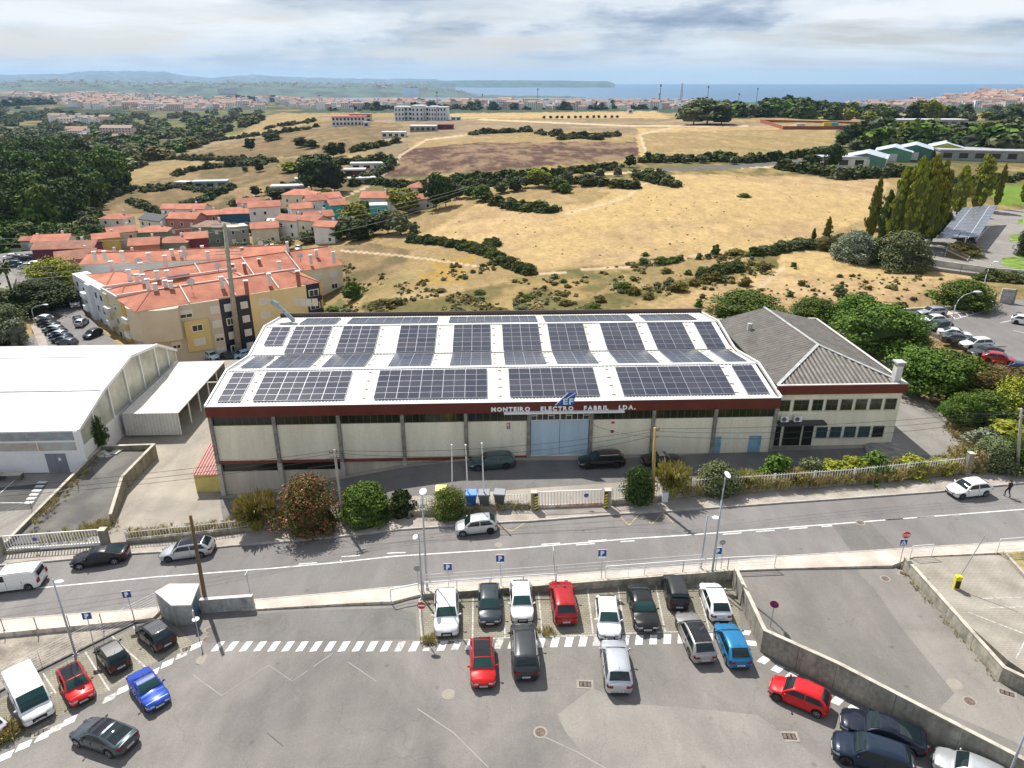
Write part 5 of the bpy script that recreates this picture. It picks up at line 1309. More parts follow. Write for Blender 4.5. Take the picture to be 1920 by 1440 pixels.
 for sgn in (1,-1):
  for s,zt2 in ((g0 + dl * .38,belt),(mid,belt),((mid + g3) / 2 + .12 * L * 0,belt)):
   b.box(L / 2 - s - .006,L / 2 - s + .006,sgn * hw * .96,sgn * (hw + .004),.30,zt2 - .06) if sgn > 0 else b.box(L / 2 - s - .006,L / 2 - s + .006,-(hw + .004),-hw * .96,.30,zt2 - .06)
 out['door_lines'] = b.mesh('door_seam')
 # roof skin panel and rails
 out['roof_panel'] = topg(g1 + .03,g2 - .03,.07,.07,.010,'roof_panel')
 b = MB()
 for sgn in (1,-1): b.bar((L / 2 - g1 - .1,sgn * (wz(H) - .0),H + .0),(L / 2 - g2 + .05,sgn * (wz(H) - .0),H + .01),.035,.035)
 out['rail'] = b.mesh('roof_rail')
 b = MB(); b.cyl((L / 2 - g2 + .2,0,H),(L / 2 - g2 + .02,0,H + .22),.012,.008,5); out['aerial'] = b.mesh('aerial')
 return out,c
CM = {}
BADGE = mat('chrome',(.7,.7,.72),.15,.9,var=0)
def car(kind_,loc,rz,col_,label,roof=None,rails=False,tint=CGL,cat=None,group='parked cars',rim=True,lod=0,name=None,glassm=None,topm=None):
 if kind_ not in CM: CM[kind_] = car_meshes(kind_)
 M,c = CM[kind_]; L,W = c['L'],c['W']; hw = W / 2
 nm = name or ('parked_van' if c.get('van') else 'parked_car')
 t = thing(nm,label,cat or ('van' if c.get('van') else 'car'),loc,rz,group)
 def o(me,m=None,parent=t):
  q = link(me.name.split('.')[0],me,parent)
  if m is not None:
   if not me.materials: me.materials.append(m)
   q.material_slots[0].link = 'OBJECT'; q.material_slots[0].material = m
  return q
 P = paint(col_,.55 if max(col_) < .6 and min(col_) > .04 else .1)
 o(M['body'],P); o(M['windshield'],tint)
 if 'rear_window' in M: o(M['rear_window'],CGL)
 for k_ in ('side_front_l','side_rear_l','side_front_r','side_rear_r'):
  if k_ in M: o(M[k_],CGL)
 if roof: o(M['roof_panel'],roof)
 if lod < 2:
  for x in [L / 2 - v * L for v in c['wb']]:
   for sgn in (1,-1):
    w = o(M['tyre'],TYRE); w.location = (x,sgn * (hw - .115),c['wr'])
    if sgn < 0: w.rotation_euler = (0,0,math.pi)
    if lod == 0 and rim: link('rim',M['rim'],w)
  for me in M['headlights']: o(me,LAMP)
  for me in M['taillights']: o(me,TAIL)
  o(M['grille'],BLK)
 if lod == 0:
  for me in M['mirrors']: o(me,P if rim != 'b' else BLK)
  o(M['rear_trim'],BLK); link('number_plate',M['plate_f'],t); link('number_plate',M['plate_r'],t); o(M['sill'],BLK); o(M['door_lines'],BLK)
  if rails: o(M['rail'],BADGE if rails == 2 else BLK)
  if not c.get('van'): o(M['aerial'],BLK)
 return t
def place(kind_,front_px,rear_px,g,col_,label,anchor='mid',dz=0.0,**k):
 a = UG(front_px[0],front_px[1],g); b = UG(rear_px[0],rear_px[1],g); d = Vector((a.x - b.x,a.y - b.y,0)).normalized(); L = CAR[kind_]['L']
 if anchor == 'mid': c = (a + b) / 2
 elif anchor == 'front': c = Vector((a.x,a.y,0)) - d * L / 2
 else: c = Vector((b.x,b.y,0)) + d * L / 2
 z = g(c.x) + dz; t = car(kind_,(c.x,c.y,z),math.atan2(d.y,d.x),col_,label,**k)
 # follow the grade
 sl = (g(c.x + d.x * 1.3) - g(c.x - d.x * 1.3)) / 2.6; t.rotation_euler = Matrix.Rotation(math.atan2(d.y,d.x),4,'Z').to_euler(); t.rotation_euler.y = -math.atan(sl)
 return t
WHT = (.80,.80,.80); SIL = (.42,.44,.46); BK = (.012,.013,.015); DKB = (.010,.016,.038); RED = (.46,.012,.010); GRN = (.06,.13,.14); ANT = (.07,.08,.09)
BLKR = mat('black_roof',(.015,.015,.018),.12,0,var=0,coat=1)
# on the road
place('van',(-22,1106),(90,1092),gr,WHT,'small white van with black side strip on the road at the left edge',rails=1)
place('fast',(142,1060),(240,1045),gr,BK,'black saloon on the road in front of the left slatted gate')
place('estate',(305,1046),(404,1033),gr,(.50,.52,.54),'silver estate parked by the kerb beside the leaning wooden pole',roof=BLKR)
place('small',(855,999),(933,991),gr,(.55,.57,.58),'light silver three door hatchback on the road below the wheeled bins')
place('hatch',(1764,932),(1863,920),gr,WHT,'white hatchback on the road beside the walking person')
# forecourt
place('estate',(885,877),(960,872),gy,(.05,.10,.105),'old teal estate car in front of the factory wall')
place('estate',(1082,874),(1173,870),gy,BK,'black estate with chrome window line by the blue gate',rails=2)
ct = place('cabrio',(1275,869),(1207,873),gy,BK,'black convertible with tan soft top behind the yellowish pole',topm=1,roof=mat('tan_top',(.42,.36,.28),.9,var=.05))
# first row, right bays
place('suv',(838,1199),(838,1112),gc,WHT,'white electric hatchback at the left end of the front row of bays',anchor='front',tint=TGL)
place('hatch',(919,1178),(917,1106),gc,(.035,.045,.055),'dark grey blue hatchback between the two white cars of the front row',anchor='front',tint=TGL)
place('hatch',(980,1172),(975,1106),gc,WHT,'old white compact car with leaves on its bonnet',anchor='front',tint=TGL)
place('suv',(1050,1108),(1062,1178),gc,(.36,.012,.014),'red crossover with its tailgate towards the zebra dashes',anchor='rear')
place('hatch',(1143,1205),(1134,1125),gc,WHT,'white hatchback with twin black grille in the front row',anchor='front',tint=TGL,roof=None)
place('sedan',(1214,1190),(1190,1100),gc,(.014,.015,.015),'black saloon in the front row right of the white hatchback with black grille',anchor='front',tint=TGL)
place('box',(1262,1108),(1273,1150),gc,(.03,.033,.036),'dark small off roader half hidden at the back of the bays',anchor='rear')
place('hatch',(1328,1108),(1352,1172),gc,WHT,'white hatchback with tailgate to the camera beside the wall corner',anchor='rear')
# second row
place('hatch',(907,1296),(903,1210),gc,(.50,.012,.012),'red hatchback with black roof in the second row',anchor='front',roof=BLKR,tint=TGL)
place('bigsuv',(981,1195),(987,1282),gc,(.05,.053,.058),'dark grey large SUV with roof rails in the second row',anchor='rear',rails=2)
place('suv',(1149,1222),(1161,1308),gc,(.50,.52,.55),'silver crossover with dark windows alone in the second row',anchor='rear',rails=2)
place('estate',(1284,1165),(1322,1250),gc,(.33,.32,.31),'grey beige estate with full black glass roof',anchor='rear',roof=BLKR)
place('hatch',(1357,1185),(1388,1260),gc,(.015,.16,.34),'bright blue hatchback by the corner of the concrete wall',anchor='rear')
place('small',(1446,1294),(1548,1336),gc,(.56,.012,.016),'bright red small hatchback parked along the concrete wall')
place('fast',(1588,1362),(1716,1404),gc,(.010,.014,.028),'dark navy saloon parked close to the concrete wall')
place('suv',(1566,1408),(1700,1452),gc,(.010,.020,.042),'dark blue SUV cut by the bottom edge of the photo')
place('hatch',(1762,1436),(1880,1490),gc,(.52,.54,.56),'silver car entering from the bottom right corner')
# left bays
place('hatch',(262,1172),(318,1220),gc,(.016,.017,.018),'black hatchback in the bay nearest the bin shelter',anchor='rear',roof=mat('dark_grey_roof',(.09,.09,.10),.2,0,var=0,coat=1))
place('small',(188,1205),(231,1262),gc,(.02,.022,.022),'old faded black hatchback behind the blue car',anchor='rear',roof=mat('faded_roof',(.13,.13,.13),.5,var=.1))
place('hatch',(160,1322),(122,1248),gc,(.50,.010,.012),'red sporty hatchback with dark glass roof beside the white van',anchor='front',roof=BLKR,tint=TGL)
place('cabrio',(303,1332),(250,1262),gc,(.010,.05,.33),'bright blue convertible with its blue roof closed',anchor='front',roof=mat('blue_top',(.012,.05,.25),.5,var=.05),tint=TGL)
place('bigvan',(79,1357),(30,1262),gc,WHT,'large white van in the left bays',anchor='front',tint=TGL)
place('fast',(140,1372),(263,1412),gc,(.075,.095,.11),'metallic grey four door coupe driving out at the bottom left',roof=BLKR)
place('hatch',(-70,1345),(0,1392),gc,WHT,'white car with red tail light cut by the left edge',anchor='rear')
# back lot on the right
gz0 = lambda x: .02
lotr = [('estate',(1722,592),(1770,590),SIL,'silver estate at the far end of the right hand lot'),('sedan',(1735,603),(1690,596),(.03,.05,.09),'dark blue saloon behind the green tree in the right hand lot'),
 ('hatch',(1723,608),(1772,605),WHT,'white car third from the far end of the right hand lot'),('hatch',(1738,620),(1782,616),(.03,.06,.065),'dark teal car beside the arched street lamp'),
 ('sedan',(1812,634),(1766,630),(.70,.71,.72),'white saloon behind the arched street lamp pole'),('sedan',(1818,644),(1772,640),(.10,.11,.12),'grey saloon mostly behind the trees in the right hand lot'),
 ('estate',(1806,652),(1852,650),(.74,.75,.76),'white estate in the right hand lot above the flowering bush'),('fast',(1816,668),(1876,664),(.05,.055,.065),'anthracite car next to the red one in the right hand lot'),
 ('hatch',(1895,683),(1846,676),(.50,.05,.05),'red car above the oleander in the right hand lot'),('hatch',(1945,705),(1898,696),(.03,.035,.12),'dark violet blue car at the right edge of the lot')]
for kd,f,r_,c_,lb in lotr: place(kd,f,r_,gz0,c_,lb,lod=1,group='cars in the right hand lot')
place('hatch',(1950,612),(1893,604),gz0,WHT,'white hatchback alone in the middle of the right hand lot',lod=1)
# ------------------------------------------------------------------ apartment block
TILE = bpy.data.materials.new('roof_tile'); TILE.use_nodes = True
def _tile():
 nt = TILE.node_tree; b = nt.nodes['Principled BSDF']; L = nt.links.new; b.inputs['Roughness'].default_value = .85
 t = nt.nodes.new('ShaderNodeTexCoord'); n = nt.nodes.new('ShaderNodeTexNoise'); n.inputs['Scale'].default_value = .35; n.inputs['Detail'].default_value = 8; L(t.outputs['Object'],n.inputs['Vector'])
 r = nt.nodes.new('ShaderNodeValToRGB'); L(n.outputs['Fac'],r.inputs[0]); r.color_ramp.elements[0].position = .3; r.color_ramp.elements[1].position = .7
 r.color_ramp.elements[0].color = (.34,.105,.058,1); r.color_ramp.elements[1].color = (.56,.205,.12,1)
 oi = nt.nodes.new('ShaderNodeObjectInfo'); hs = nt.nodes.new('ShaderNodeHueSaturation'); mr = nt.nodes.new('ShaderNodeMapRange'); mr.inputs[3].default_value = .75; mr.inputs[4].default_value = 1.1; L(oi.outputs['Random'],mr.inputs[0]); L(mr.outputs[0],hs.inputs['Value'])
 w = nt.nodes.new('ShaderNodeTexWave'); w.wave_type = 'BANDS'; w.bands_direction = 'X'; w.inputs['Scale'].default_value = 1.1; w.inputs['Distortion'].default_value = .4; L(t.outputs['Object'],w.inputs['Vector'])
 mr2 = nt.nodes.new('ShaderNodeMapRange'); mr2.inputs[3].default_value = .86; mr2.inputs[4].default_value = 1.08; L(w.outputs['Fac'],mr2.inputs[0])
 x = nt.nodes.new('ShaderNodeMixRGB'); x.blend_type = 'MULTIPLY'; x.inputs[0].default_value = 1; L(r.outputs[0],x.inputs[1]); L(mr2.outputs[0],x.inputs[2]); L(x.outputs[0],hs.inputs['Color']); L(hs.outputs[0],b.inputs['Base Color'])
_tile()
MATS['roof_tile'] = TILE
BEIGE = mat('beige_render',(.60,.52,.41),.9,var=.05,scale=.2); YELW = mat('yellow_render',(.76,.62,.34),.9,var=.05,scale=.2); NAVY = mat('navy_tile',(.012,.018,.045),.35,var=.1); OCHR = mat('ochre',(.60,.38,.07),.9,var=.05)
WRD = mat('white_render',(.74,.77,.78),.9,var=.06,scale=.2); CRM = mat('cream_render',(.70,.62,.45),.9,var=.08,scale=.3); PARW = mat('parapet_white',(.66,.64,.60),.9,var=.08); SHUT = mat('shutter',(.66,.66,.64),.6,var=0); WINF = mat('white_frame',(.75,.75,.73),.5,var=0); WG = glass('pane_dark',(.03,.035,.04),.1)
ZR,ZG_ = -3.2,-16.5
def ap_window(b0,d,n,u,z,w,h,parent,shut):
 """window on the facade plane starting at b0 along d with outward normal n"""
 c = b0 + d * u
 def q(e,uu0,uu1,z0,z1):
  return [(c + d * uu0 + n * e) + Vector((0,0,z0)),(c + d * uu1 + n * e) + Vector((0,0,z0)),(c + d * uu1 + n * e) + Vector((0,0,z1)),(c + d * uu0 + n * e) + Vector((0,0,z1))]
 wz_ = b0.z
 mb = MB(); mb.use(WINF)
 def slab(e0,e1,u0,u1,z0,z1):
  a = q(e0,u0,u1,z0,z1); o = q(e1,u0,u1,z0,z1); mb.add(a + o,[(4,5,6,7),(0,4,7,3),(1,2,6,5),(3,7,6,2),(0,1,5,4)])
 slab(0,.10,-w / 2 - .1,w / 2 + .1,z - .1,z + h + .1); f = mb.build('window',WINF,parent)
 mb = MB(); mb.use(SHUT if shut == 1 else WG)
 if shut == 2:
  slab(.10,.13,-w / 2 + .05,w / 2 - .05,z + h * .5,z + h); mb.mats = [SHUT]; mb.build('shutter',SHUT,f); mb = MB(); mb.use(WG); slab(.10,.12,-w / 2 + .08,-.06,z + .06,z + h * .5); slab(.10,.12,.06,w / 2 - .08,z + .06,z + h * .5); mb.build('pane',WG,f)
 elif shut == 1: slab(.10,.13,-w / 2 + .05,w / 2 - .05,z + .02,z + h); mb.build('shutter',SHUT,f)
 else: slab(.10,.12,-w / 2 + .08,-.06,z + .08,z + h - .05); slab(.10,.12,.06,w / 2 - .08,z + .08,z + h - .05); mb.build('pane',WG,f)
def poly_block(t,foot,z0,z1,m,nm='wall'):
 mb = MB(); mb.prism([(p.x - t.location.x,p.y - t.location.y) for p in foot],z0 - t.location.z,z1 - t.location.z); return mb.build(nm,m,t)
def hip_roof(t,A,B,C,D_,z,rise,nm='roof',inset=.35,over=.35):
 """roof over the quad A B (front) C D (back), ridge halfway between front and back"""
 o = t.location; c = (A + B + C + D_) / 4
 Q = [c + (p - c) * (1 + over / max(4,(p - c).length)) for p in (A,B,C,D_)]
 l = (Q[0] + Q[3]) / 2; r = (Q[1] + Q[2]) / 2; e = (r - l); le = e.length
 k_ = min(.45,inset * (Q[3] - Q[0]).length / le) if inset else 0
 R1,R2 = l + e * k_,r - e * k_
 v = [Vector((p.x,p.y,z)) - o for p in Q] + [Vector((R1.x,R1.y,z + rise)) - o,Vector((R2.x,R2.y,z + rise)) - o]
 mb = MB(); mb.add(v,[(0,1,5,4),(2,3,4,5),(0,4,3),(1,2,5),(3,2,1,0)]); ro = mb.build(nm,TILE,t)
 mb = MB(); mb.bar(v[4] + Vector((0,0,.04)),v[5] + Vector((0,0,.04)),.25,.12);
 if inset:
  for a,b_ in ((0,4),(3,4),(1,5),(2,5)): mb.bar(v[a] + Vector((0,0,.04)),v[b_] + Vector((0,0,.04)),.2,.1)
 mb.build('ridge_tiles',mat('ridge_tile',(.34,.11,.06),.9,var=.1),ro)
 return ro
ap = thing('apartment_building','beige, yellow and navy apartment block with orange tiled roofs and many chimneys','apartment building',U(300,660,ZG_))
o_ap = ap.location
f1 = U(262,584,ZR); f2 = U(410,562,ZR); f3 = U(467,552,ZR); f4 = U(573,535,ZR); f5 = U(598,530,ZR); gA = U(135,512,ZR)
dF = (f5 - f2).normalized(); nB = Vector((-dF.y,dF.x,0)); dep = 11.5
dLn = (gA - f1); dLn.z = 0; lenL = dLn.length; dLn.normalize(); nL = Vector((-dLn.y,dLn.x,0)); FL_ = lambda s: f1 + dLn * s
if nL.y > 0: nL = -nL
poly_block(ap,[f1,f2,f2 + nB * dep,FL_(dep)],ZG_,ZR,BEIGE)
poly_block(ap,[f2,f3,f3 + nB * dep,f2 + nB * dep],ZG_,ZR,NAVY,'stair_tower')
poly_block(ap,[f3,f4,f4 + nB * dep,f3 + nB * dep],ZG_,ZR,YELW)
poly_block(ap,[f4,f5,f5 + nB * dep,f4 + nB * dep],ZG_,ZR,NAVY,'stair_tower')
poly_block(ap,[f5,f5 + dF * .5,f5 + dF * .5 + nB * dep,f5 + nB * dep],ZG_,ZR,OCHR)
c = f1 + dF * 4.0 + nB * 3.4; cb = []
for i in range(9): a = math.radians(-165 + i * 16); cb.append(Vector((c.x + 6.0 * math.cos(a),c.y + 4.6 * math.sin(a),0)))
poly_block(ap,cb + [c + dF * 5 + nB * 1.0,c - dF * 2 + nB * 3.0],ZR - 6.2,ZR - .05,BEIGE,'curved_bay')
# left facade: beige, pale yellow, then white, in steps
PY_ = mat('pale_yellow',(.62,.55,.34),.9,var=.05)
for s0,s1,e,m in ((0,7,.05,BEIGE),(7,9,.45,OCHR),(9,17,.25,PY_),(17,19,.5,PY_),(19,27,.15,WRD),(27,29.5,.8,WRD),(29.5,lenL,.1,WRD)): poly_block(ap,[FL_(s1) + nL * e,FL_(s0) + nL * e,FL_(s0) - nL * 3,FL_(s1) - nL * 3],ZG_,ZR - .1,m,'facade')
qm = [FL_(dep),f5 + nB * dep - dF * 10,f5 + nB * 21 - dF * 10,FL_(21)]
poly_block(ap,qm,ZG_,ZR - .3,PARW)
cr = thing('apartment_building','rear cream apartment block whose end wall with twelve windows faces the field','apartment building',U(600,590,-18.0))
q1 = U(641,497,-5.6); q1.z = 0; dR = (q1 - FL_(21)); dR.z = 0; dR.normalize(); nR = Vector((-dR.y,dR.x,0)); q0 = q1 - dR * 42; dp2 = 17
poly_block(cr,[q0,q1,q1 + nR * dp2,q0 + nR * dp2],-18,-5.6,CRM)
hip_roof(cr,q0,q1,q1 + nR * dp2,q0 + nR * dp2,-5.55,3.0,inset=0)
b3 = [U(150,497,-4.2),U(545,480,-4.2),U(525,466,-4.2),U(190,481,-4.2)]; poly_block(cr,b3,-18,-4.2,WRD); hip_roof(cr,*b3,-4.15,1.8,inset=0)
poly_block(ap,[FL_(21),q0 + Vector((0,0,0)),q0 + nR * dp2,FL_(lenL)],ZG_,ZR - .8,WRD)
hip_roof(ap,FL_(21),q0 + dR * 1,q0 + dR * 1 + nR * dp2,FL_(lenL),ZR - .75,2.0,inset=.35)
hip_roof(ap,f1 - dF * .4,f5,f5 + nB * dep,FL_(dep),ZR + .05,2.0,inset=.4)
hip_roof(ap,qm[0],qm[1],qm[2],qm[3],ZR - .25,1.5,inset=.3,over=-.2)
for t_,A_,B_2,d_,zz,n_ in ((ap,f1,f5,dep,ZR,4),(cr,q0,q1,dp2,-5.6,4)):
 e_ = (B_2 - A_); e_.z = 0; e_.normalize(); nn_ = Vector((-e_.y,e_.x,0)); L_ = math.hypot(B_2.x - A_.x,B_2.y - A_.y)
 hr_ = 2.25 if t_ is ap else 3.25
 for k_ in range(1,n_):
  p0 = A_ + e_ * (L_ * k_ / n_); mb = MB(); pr = lambda y,z: Vector((p0.x,p0.y,0)) + nn_ * y + Vector((0,0,z)) - t_.location
  for a,b_ in (((-.3,zz + .25),(d_ / 2,zz + hr_)),((d_ / 2,zz + hr_),(d_ + .3,zz + .25))): mb.bar(pr(*a),pr(*b_),.22,.35)
  mb.build('party_wall',PARW,t_)
for a,b_,z in ((FL_(dep + .3),f5 + nB * (dep + .3),ZR + .5),(FL_(21),qm[2],ZR + .35),(qm[0],qm[3],ZR + .2)): mb = MB(); mb.bar(Vector((a.x,a.y,z)) - o_ap,Vector((b_.x,b_.y,z)) - o_ap,.3,.6); mb.build('parapet',PARW,ap)
# windows of the front
def rowwin(t,b0w,d,n,us,zs,w,h,shuts):
 b0 = Vector((b0w.x,b0w.y,0)) - Vector((t.location.x,t.location.y,0)); k_ = 0
 for zi,z in enumerate(zs):
  for ui,u in enumerate(us): ap_window(b0,d,n,u,z - t.location.z,w,h,t,shuts[(k_) % len(shuts)]); k_ += 1
nF = -nB; d12 = (f2 - f1); d12.z = 0; L12 = d12.length; d12.normalize(); n12 = Vector((d12.y,-d12.x,0)); d23 = (f3 - f2); L23 = math.hypot(d23.x,d23.y); L34 = math.hypot(f4.x - f3.x,f4.y - f3.y); L45 = math.hypot(f5.x - f4.x,f5.y - f4.y)
fl = [ZR - 2.5,ZR - 5.35,ZR - 8.2,ZR - 11.0]
rowwin(ap,f1,d12,n12,[L12 * .93],fl,1.5,1.25,[1,1,2,1]); rowwin(ap,f1,d12,n12,[L12 * .55],[fl[0]],2.2,1.3,[2]); rowwin(ap,f1,d12,n12,[L12 * .36],fl[:3],1.4,1.3,[1,0,2])
poly_block(ap,[f1 + d12 * L12 * .5 + n12 * .35,f1 + d12 * L12 * .82 + n12 * .35,f1 + d12 * L12 * .82,f1 + d12 * L12 * .5],ZR - 9.3,ZR - 3.2,mat('yellow_panel',(.66,.53,.22),.9,var=.03),'yellow_panel')
rowwin(ap,f1 + n12 * .35,d12,n12,[L12 * .66],fl[1:3],1.9,1.2,[0,1])
rowwin(ap,f2,dF,nF,[L23 * .26],fl,1.3,1.3,[1,0,1,0]); rowwin(ap,f2,dF,nF,[L23 * .78],fl,1.2,1.2,[1,1,1,1])
rowwin(ap,f3,dF,nF,[L34 * .24],fl,1.9,1.2,[1,1,1,1]); rowwin(ap,f3,dF,nF,[L34 * .92],fl,1.7,1.2,[1,2,1,2]); rowwin(ap,f3,dF,nF,[L34 * .55],fl[:3],1.3,1.3,[1,1,1])
rowwin(ap,f4,dF,nF,[L45 * .5],fl[:3],2.0,1.3,[0,0,0])
for z in fl[:3]:
 c = (f4 + f5) / 2; mb = MB(); mb.obox((c.x - o_ap.x + nF.x * .45,c.y - o_ap.y + nF.y * .45,z - .9 - o_ap.z),L45 * .96,.9,.9,math.atan2(dF.y,dF.x)); mb.build('balcony',NAVY,ap)
mb = MB()
for i in range(4):
 a = math.radians(-118 + i * 12); a2 = a + math.radians(11); P_ = [Vector((c.x + 6.1 * math.cos(x),c.y + 4.7 * math.sin(x),0)) - Vector((o_ap.x,o_ap.y,0)) for x in (a,a2)]
 z0 = ZR - 3.4 - o_ap.z; mb.add([P_[0] + Vector((0,0,z0)),P_[1] + Vector((0,0,z0)),P_[1] + Vector((0,0,z0 + 1.6)),P_[0] + Vector((0,0,z0 + 1.6))],[(0,1,2,3)])
mb.build('bay_window',SHUT,ap)
b0 = Vector((f1.x - o_ap.x,f1.y - o_ap.y,0))
for z in fl:
 for u,e in ((3.5,.05),(13,.25),(21.5,.15),(24.8,.15),(33,.1),(37,.1)): ap_window(b0,dLn,nL,u,z - o_ap.z,1.3,1.3,ap,int(u + z) % 3) if e < .04 else ap_window(b0 + nL * e,dLn,nL,u,z - o_ap.z,1.3,1.3,ap,int(u - z) % 3)
 for u in (6.0,16.0,30.8):
  if z > fl[3]: c_ = b0 + dLn * u + nL * .7; mb = MB(); mb.obox((c_.x,c_.y,z - .9 - o_ap.z),2.6,1.3,1.0,math.atan2(dLn.y,dLn.x)); mb.build('balcony',PARW if u != 30.8 else WRD,ap)
# windows of the rear block's end and front walls
rowwin(cr,q1 - dR * 9,dR,-nR,[2.6,6.6],[-8.2,-11.0,-13.8,-16.6],1.5,1.2,[1,1,1,0,0,1,1,0]); rowwin(cr,q1 - dR * 16,dR,-nR,[3.6],[-8.2,-11,-13.8],2.2,1.4,[0])
rowwin(cr,q1,nR,dR,[3,8],[-8.2,-11.0,-13.8],1.4,1.2,[1,1,0,1])
part('base_band',NAVY,lambda b: b.obox(((q1 - dR * 5).x - cr.location.x - nR.x * .1,(q1 - dR * 5).y - cr.location.y - nR.y * .1,-.2),10,.3,1.6,math.atan2(dR.y,dR.x)),cr)
# chimneys and dishes
CHW = mat('chimney_white',(.72,.70,.68),.9,var=.06); CHB = mat('chimney_brown',(.33,.13,.09),.9,var=.1)
def roof_z(x,y,Zb=ZR): return Zb
def chimney(px,py,z,h=1.5,w=.75,m=CHW,t=ap):
 p = U(px,py,z) - t.location; c_ = MB(); c_.obox((p.x,p.y,p.z - .8),w,w,h + .8,.4); ch_ = c_.build('chimney',m,t); c_ = MB(); c_.obox((p.x,p.y,p.z + h + .12),w * 1.25,w * 1.25,.14,.4)
 for a,b_ in ((-1,-1),(1,-1),(1,1),(-1,1)): c_.obox((p.x + a * w * .35,p.y + b_ * w * .35,p.z + h),.14,.14,.12,.4)
 c_.build('chimney_cap',CHW,ch_)
def dish(px,py,z,r=.75,t=ap):
 p = U(px,py,z) - t.location; d_ = MB(); d_.cyl((p.x,p.y,p.z - .3),(p.x,p.y,p.z + 1.0),.05,.05,6); o = d_.build('dish_mast',GRI,t)
 d_ = MB(); n = Vector((.25,-.75,.6)).normalized(); c_ = p + Vector((0,0,1.3)); d_.cyl(c_,c_ + n * .12,r * .75,r,14); d_.cyl(c_ + n * .1,c_ + n * .7,.03,.05,5); d_.build('satellite_dish',mat('dish',(.62,.50,.46),.5,var=.05),o)
for a in [(178,484,-2.2,1.3),(197,483,-2.2,1.3),(210,505,-2.6,1.6),(243,520,-2.4,1.4),(231,487,-2.3,1.8),(266,510,-1.9,1.8),(258,528,-2.0,1.3),(270,530,-1.9,1.5),(278,537,-1.9,1.3),(293,548,-1.6,1.5),(296,524,-1.8,1.6),(312,542,-1.5,1.5),(322,543,-1.5,1.5),(311,494,-2.6,1.6),(391,487,-2.8,1.7),
          (416,533,-1.3,1.3),(314,518,-2,1),(463,545,-1.5,1.8),(505,525,-1.4,1.1),(560,530,-1.4,2.2),(280,488,-2.8,1.5),(323,477,-3,1)]: chimney(a[0],a[1],a[2],a[3],m=CHB if a[0] in (463,560) else CHW)
for a in [(541,480,-3.6,3.2),(525,510,-4.2,2.2),(583,489,-3.8,1.2),(594,481,-3.8,1.4),(626,487,-3.8,1.7),(487,498,-4.2,1.4),(459,505,-4,1.2),(437,505,-4,1),(500,469,-3.7,1),(511,467,-3.7,1),(454,473,-3.6,1),(380,470,-3.6,1),(438,473,-3.6,.8),(340,482,-3.6,1.2)]: chimney(a[0],a[1],a[2],a[3],w=.7 if a[0] != 541 else .6,m=CHB if a[0] in (437,459,487) else CHW,t=cr)
for a in [(262,500,-2),(360,541,-1.3),(410,510,-2.2),(345,476,-3.2),(349,487,-3)]: dish(*a)
dish(564,490,-3.8,.7,cr); dish(490,466,-3.5,.7,cr)
mb = MB(); p = U(335,517,-1.4) - o_ap; mb.obox((p.x,p.y,p.z),4.2,.9,.1,math.atan2(dF.y,dF.x)); mb.build('roof_window',mat('navy_glass',(.01,.02,.06),.1,var=0),ap)
# ------------------------------------------------------------------ the back street on the left
zs_ = lambda x: -10.0
def sheet(name,px,z,m,off=0): P = [U(x,y,z) for x,y in px]; return patch(name,P,lambda x: z,[],m,off,.8)
sheet('back_street',[(40,640),(120,592),(92,582),(30,580),(0,590),(0,560),(150,570),(160,590),(215,640),(235,660),(60,665)],-10.0,A_ROAD)
sheet('back_street',[(-60,590),(0,575),(-5,530),(-60,520),(-200,560)],-11.5,A_ROAD)
sheet('pavement',[(58,612),(75,601),(92,655),(108,668),(80,668)],-10.0,PAVE2,.1)
sheet('back_street',[(-20,560),(20,510),(30,520),(18,560),(10,590),(-20,600)],-11.8,A_LIGHT)
sheet('village_square',[(-40,480),(60,470),(140,492),(160,520),(60,545),(0,530),(-60,520)],-14.0,A_ROAD,.0)
bkc = [(WHT,'hatch'),(SIL,'estate'),((.05,.07,.09),'sedan'),((.02,.03,.05),'hatch'),((.03,.06,.07),'estate'),((.10,.11,.12),'hatch'),(BK,'sedan'),((.5,.52,.54),'hatch'),((.04,.06,.08),'suv'),((.06,.07,.09),'hatch'),((.02,.03,.06),'estate')]
for i in range(10):
 x = 83 + i * 4.6 + (3 if i == 9 else 0); y = 604 + i * 5.0; c_,kd = bkc[(i * 3) % len(bkc)]
 lb = ['topmost','second','third','fourth','fifth','sixth','seventh','eighth','ninth','lowest'][i]
 place(kd,(x - 17,y - 3),(x + 17,y),lambda x: -9.99,c_,f'{lb} car of the tight row along the back street',lod=1,group='tight row of cars on the back street')
for a in [((144,600),(150,610),BK,'hatch','dark car behind the pale one at the apartment corner'),((158,606),(150,613),SIL,'hatch','pale grey car parked nose out by the white apartment wall'),((168,634),(182,628),(.01,.015,.03),'hatch','dark blue car alone below the white apartment wall'),
          ((28,590),(28,582),(.03,.06,.12),'hatch','left of two dark cars beyond the round grey green tree'),((43,590),(43,582),(.02,.03,.06),'hatch','right of two dark cars beyond the round grey green tree'),((118,577),(128,568),(.02,.05,.04),'suv','dark green car under the large tree by the apartments')]: place(a[3],a[0],a[1],lambda x: -9.99,a[2],a[4],lod=1)
place('bigvan',(143,580),(140,566),lambda x: -9.99,WHT,'white van at the corner of the white apartment wall',lod=1)
for a in [((405,676),(390,668),(.5,.66,.78),'hatch','pale blue car at the foot of the beige facade'),((422,668),(432,676),(.02,.04,.05),'hatch','dark teal car at the foot of the navy tower'),((448,672),(462,668),(.3,.5,.7),'hatch','light blue car right of the pylon foot')]: place(a[3],a[0],a[1],lambda x: -14.4,a[2],a[4],lod=1)
sheet('back_street',[(380,665),(480,655),(500,690),(390,700)],-14.5,A_ROAD)
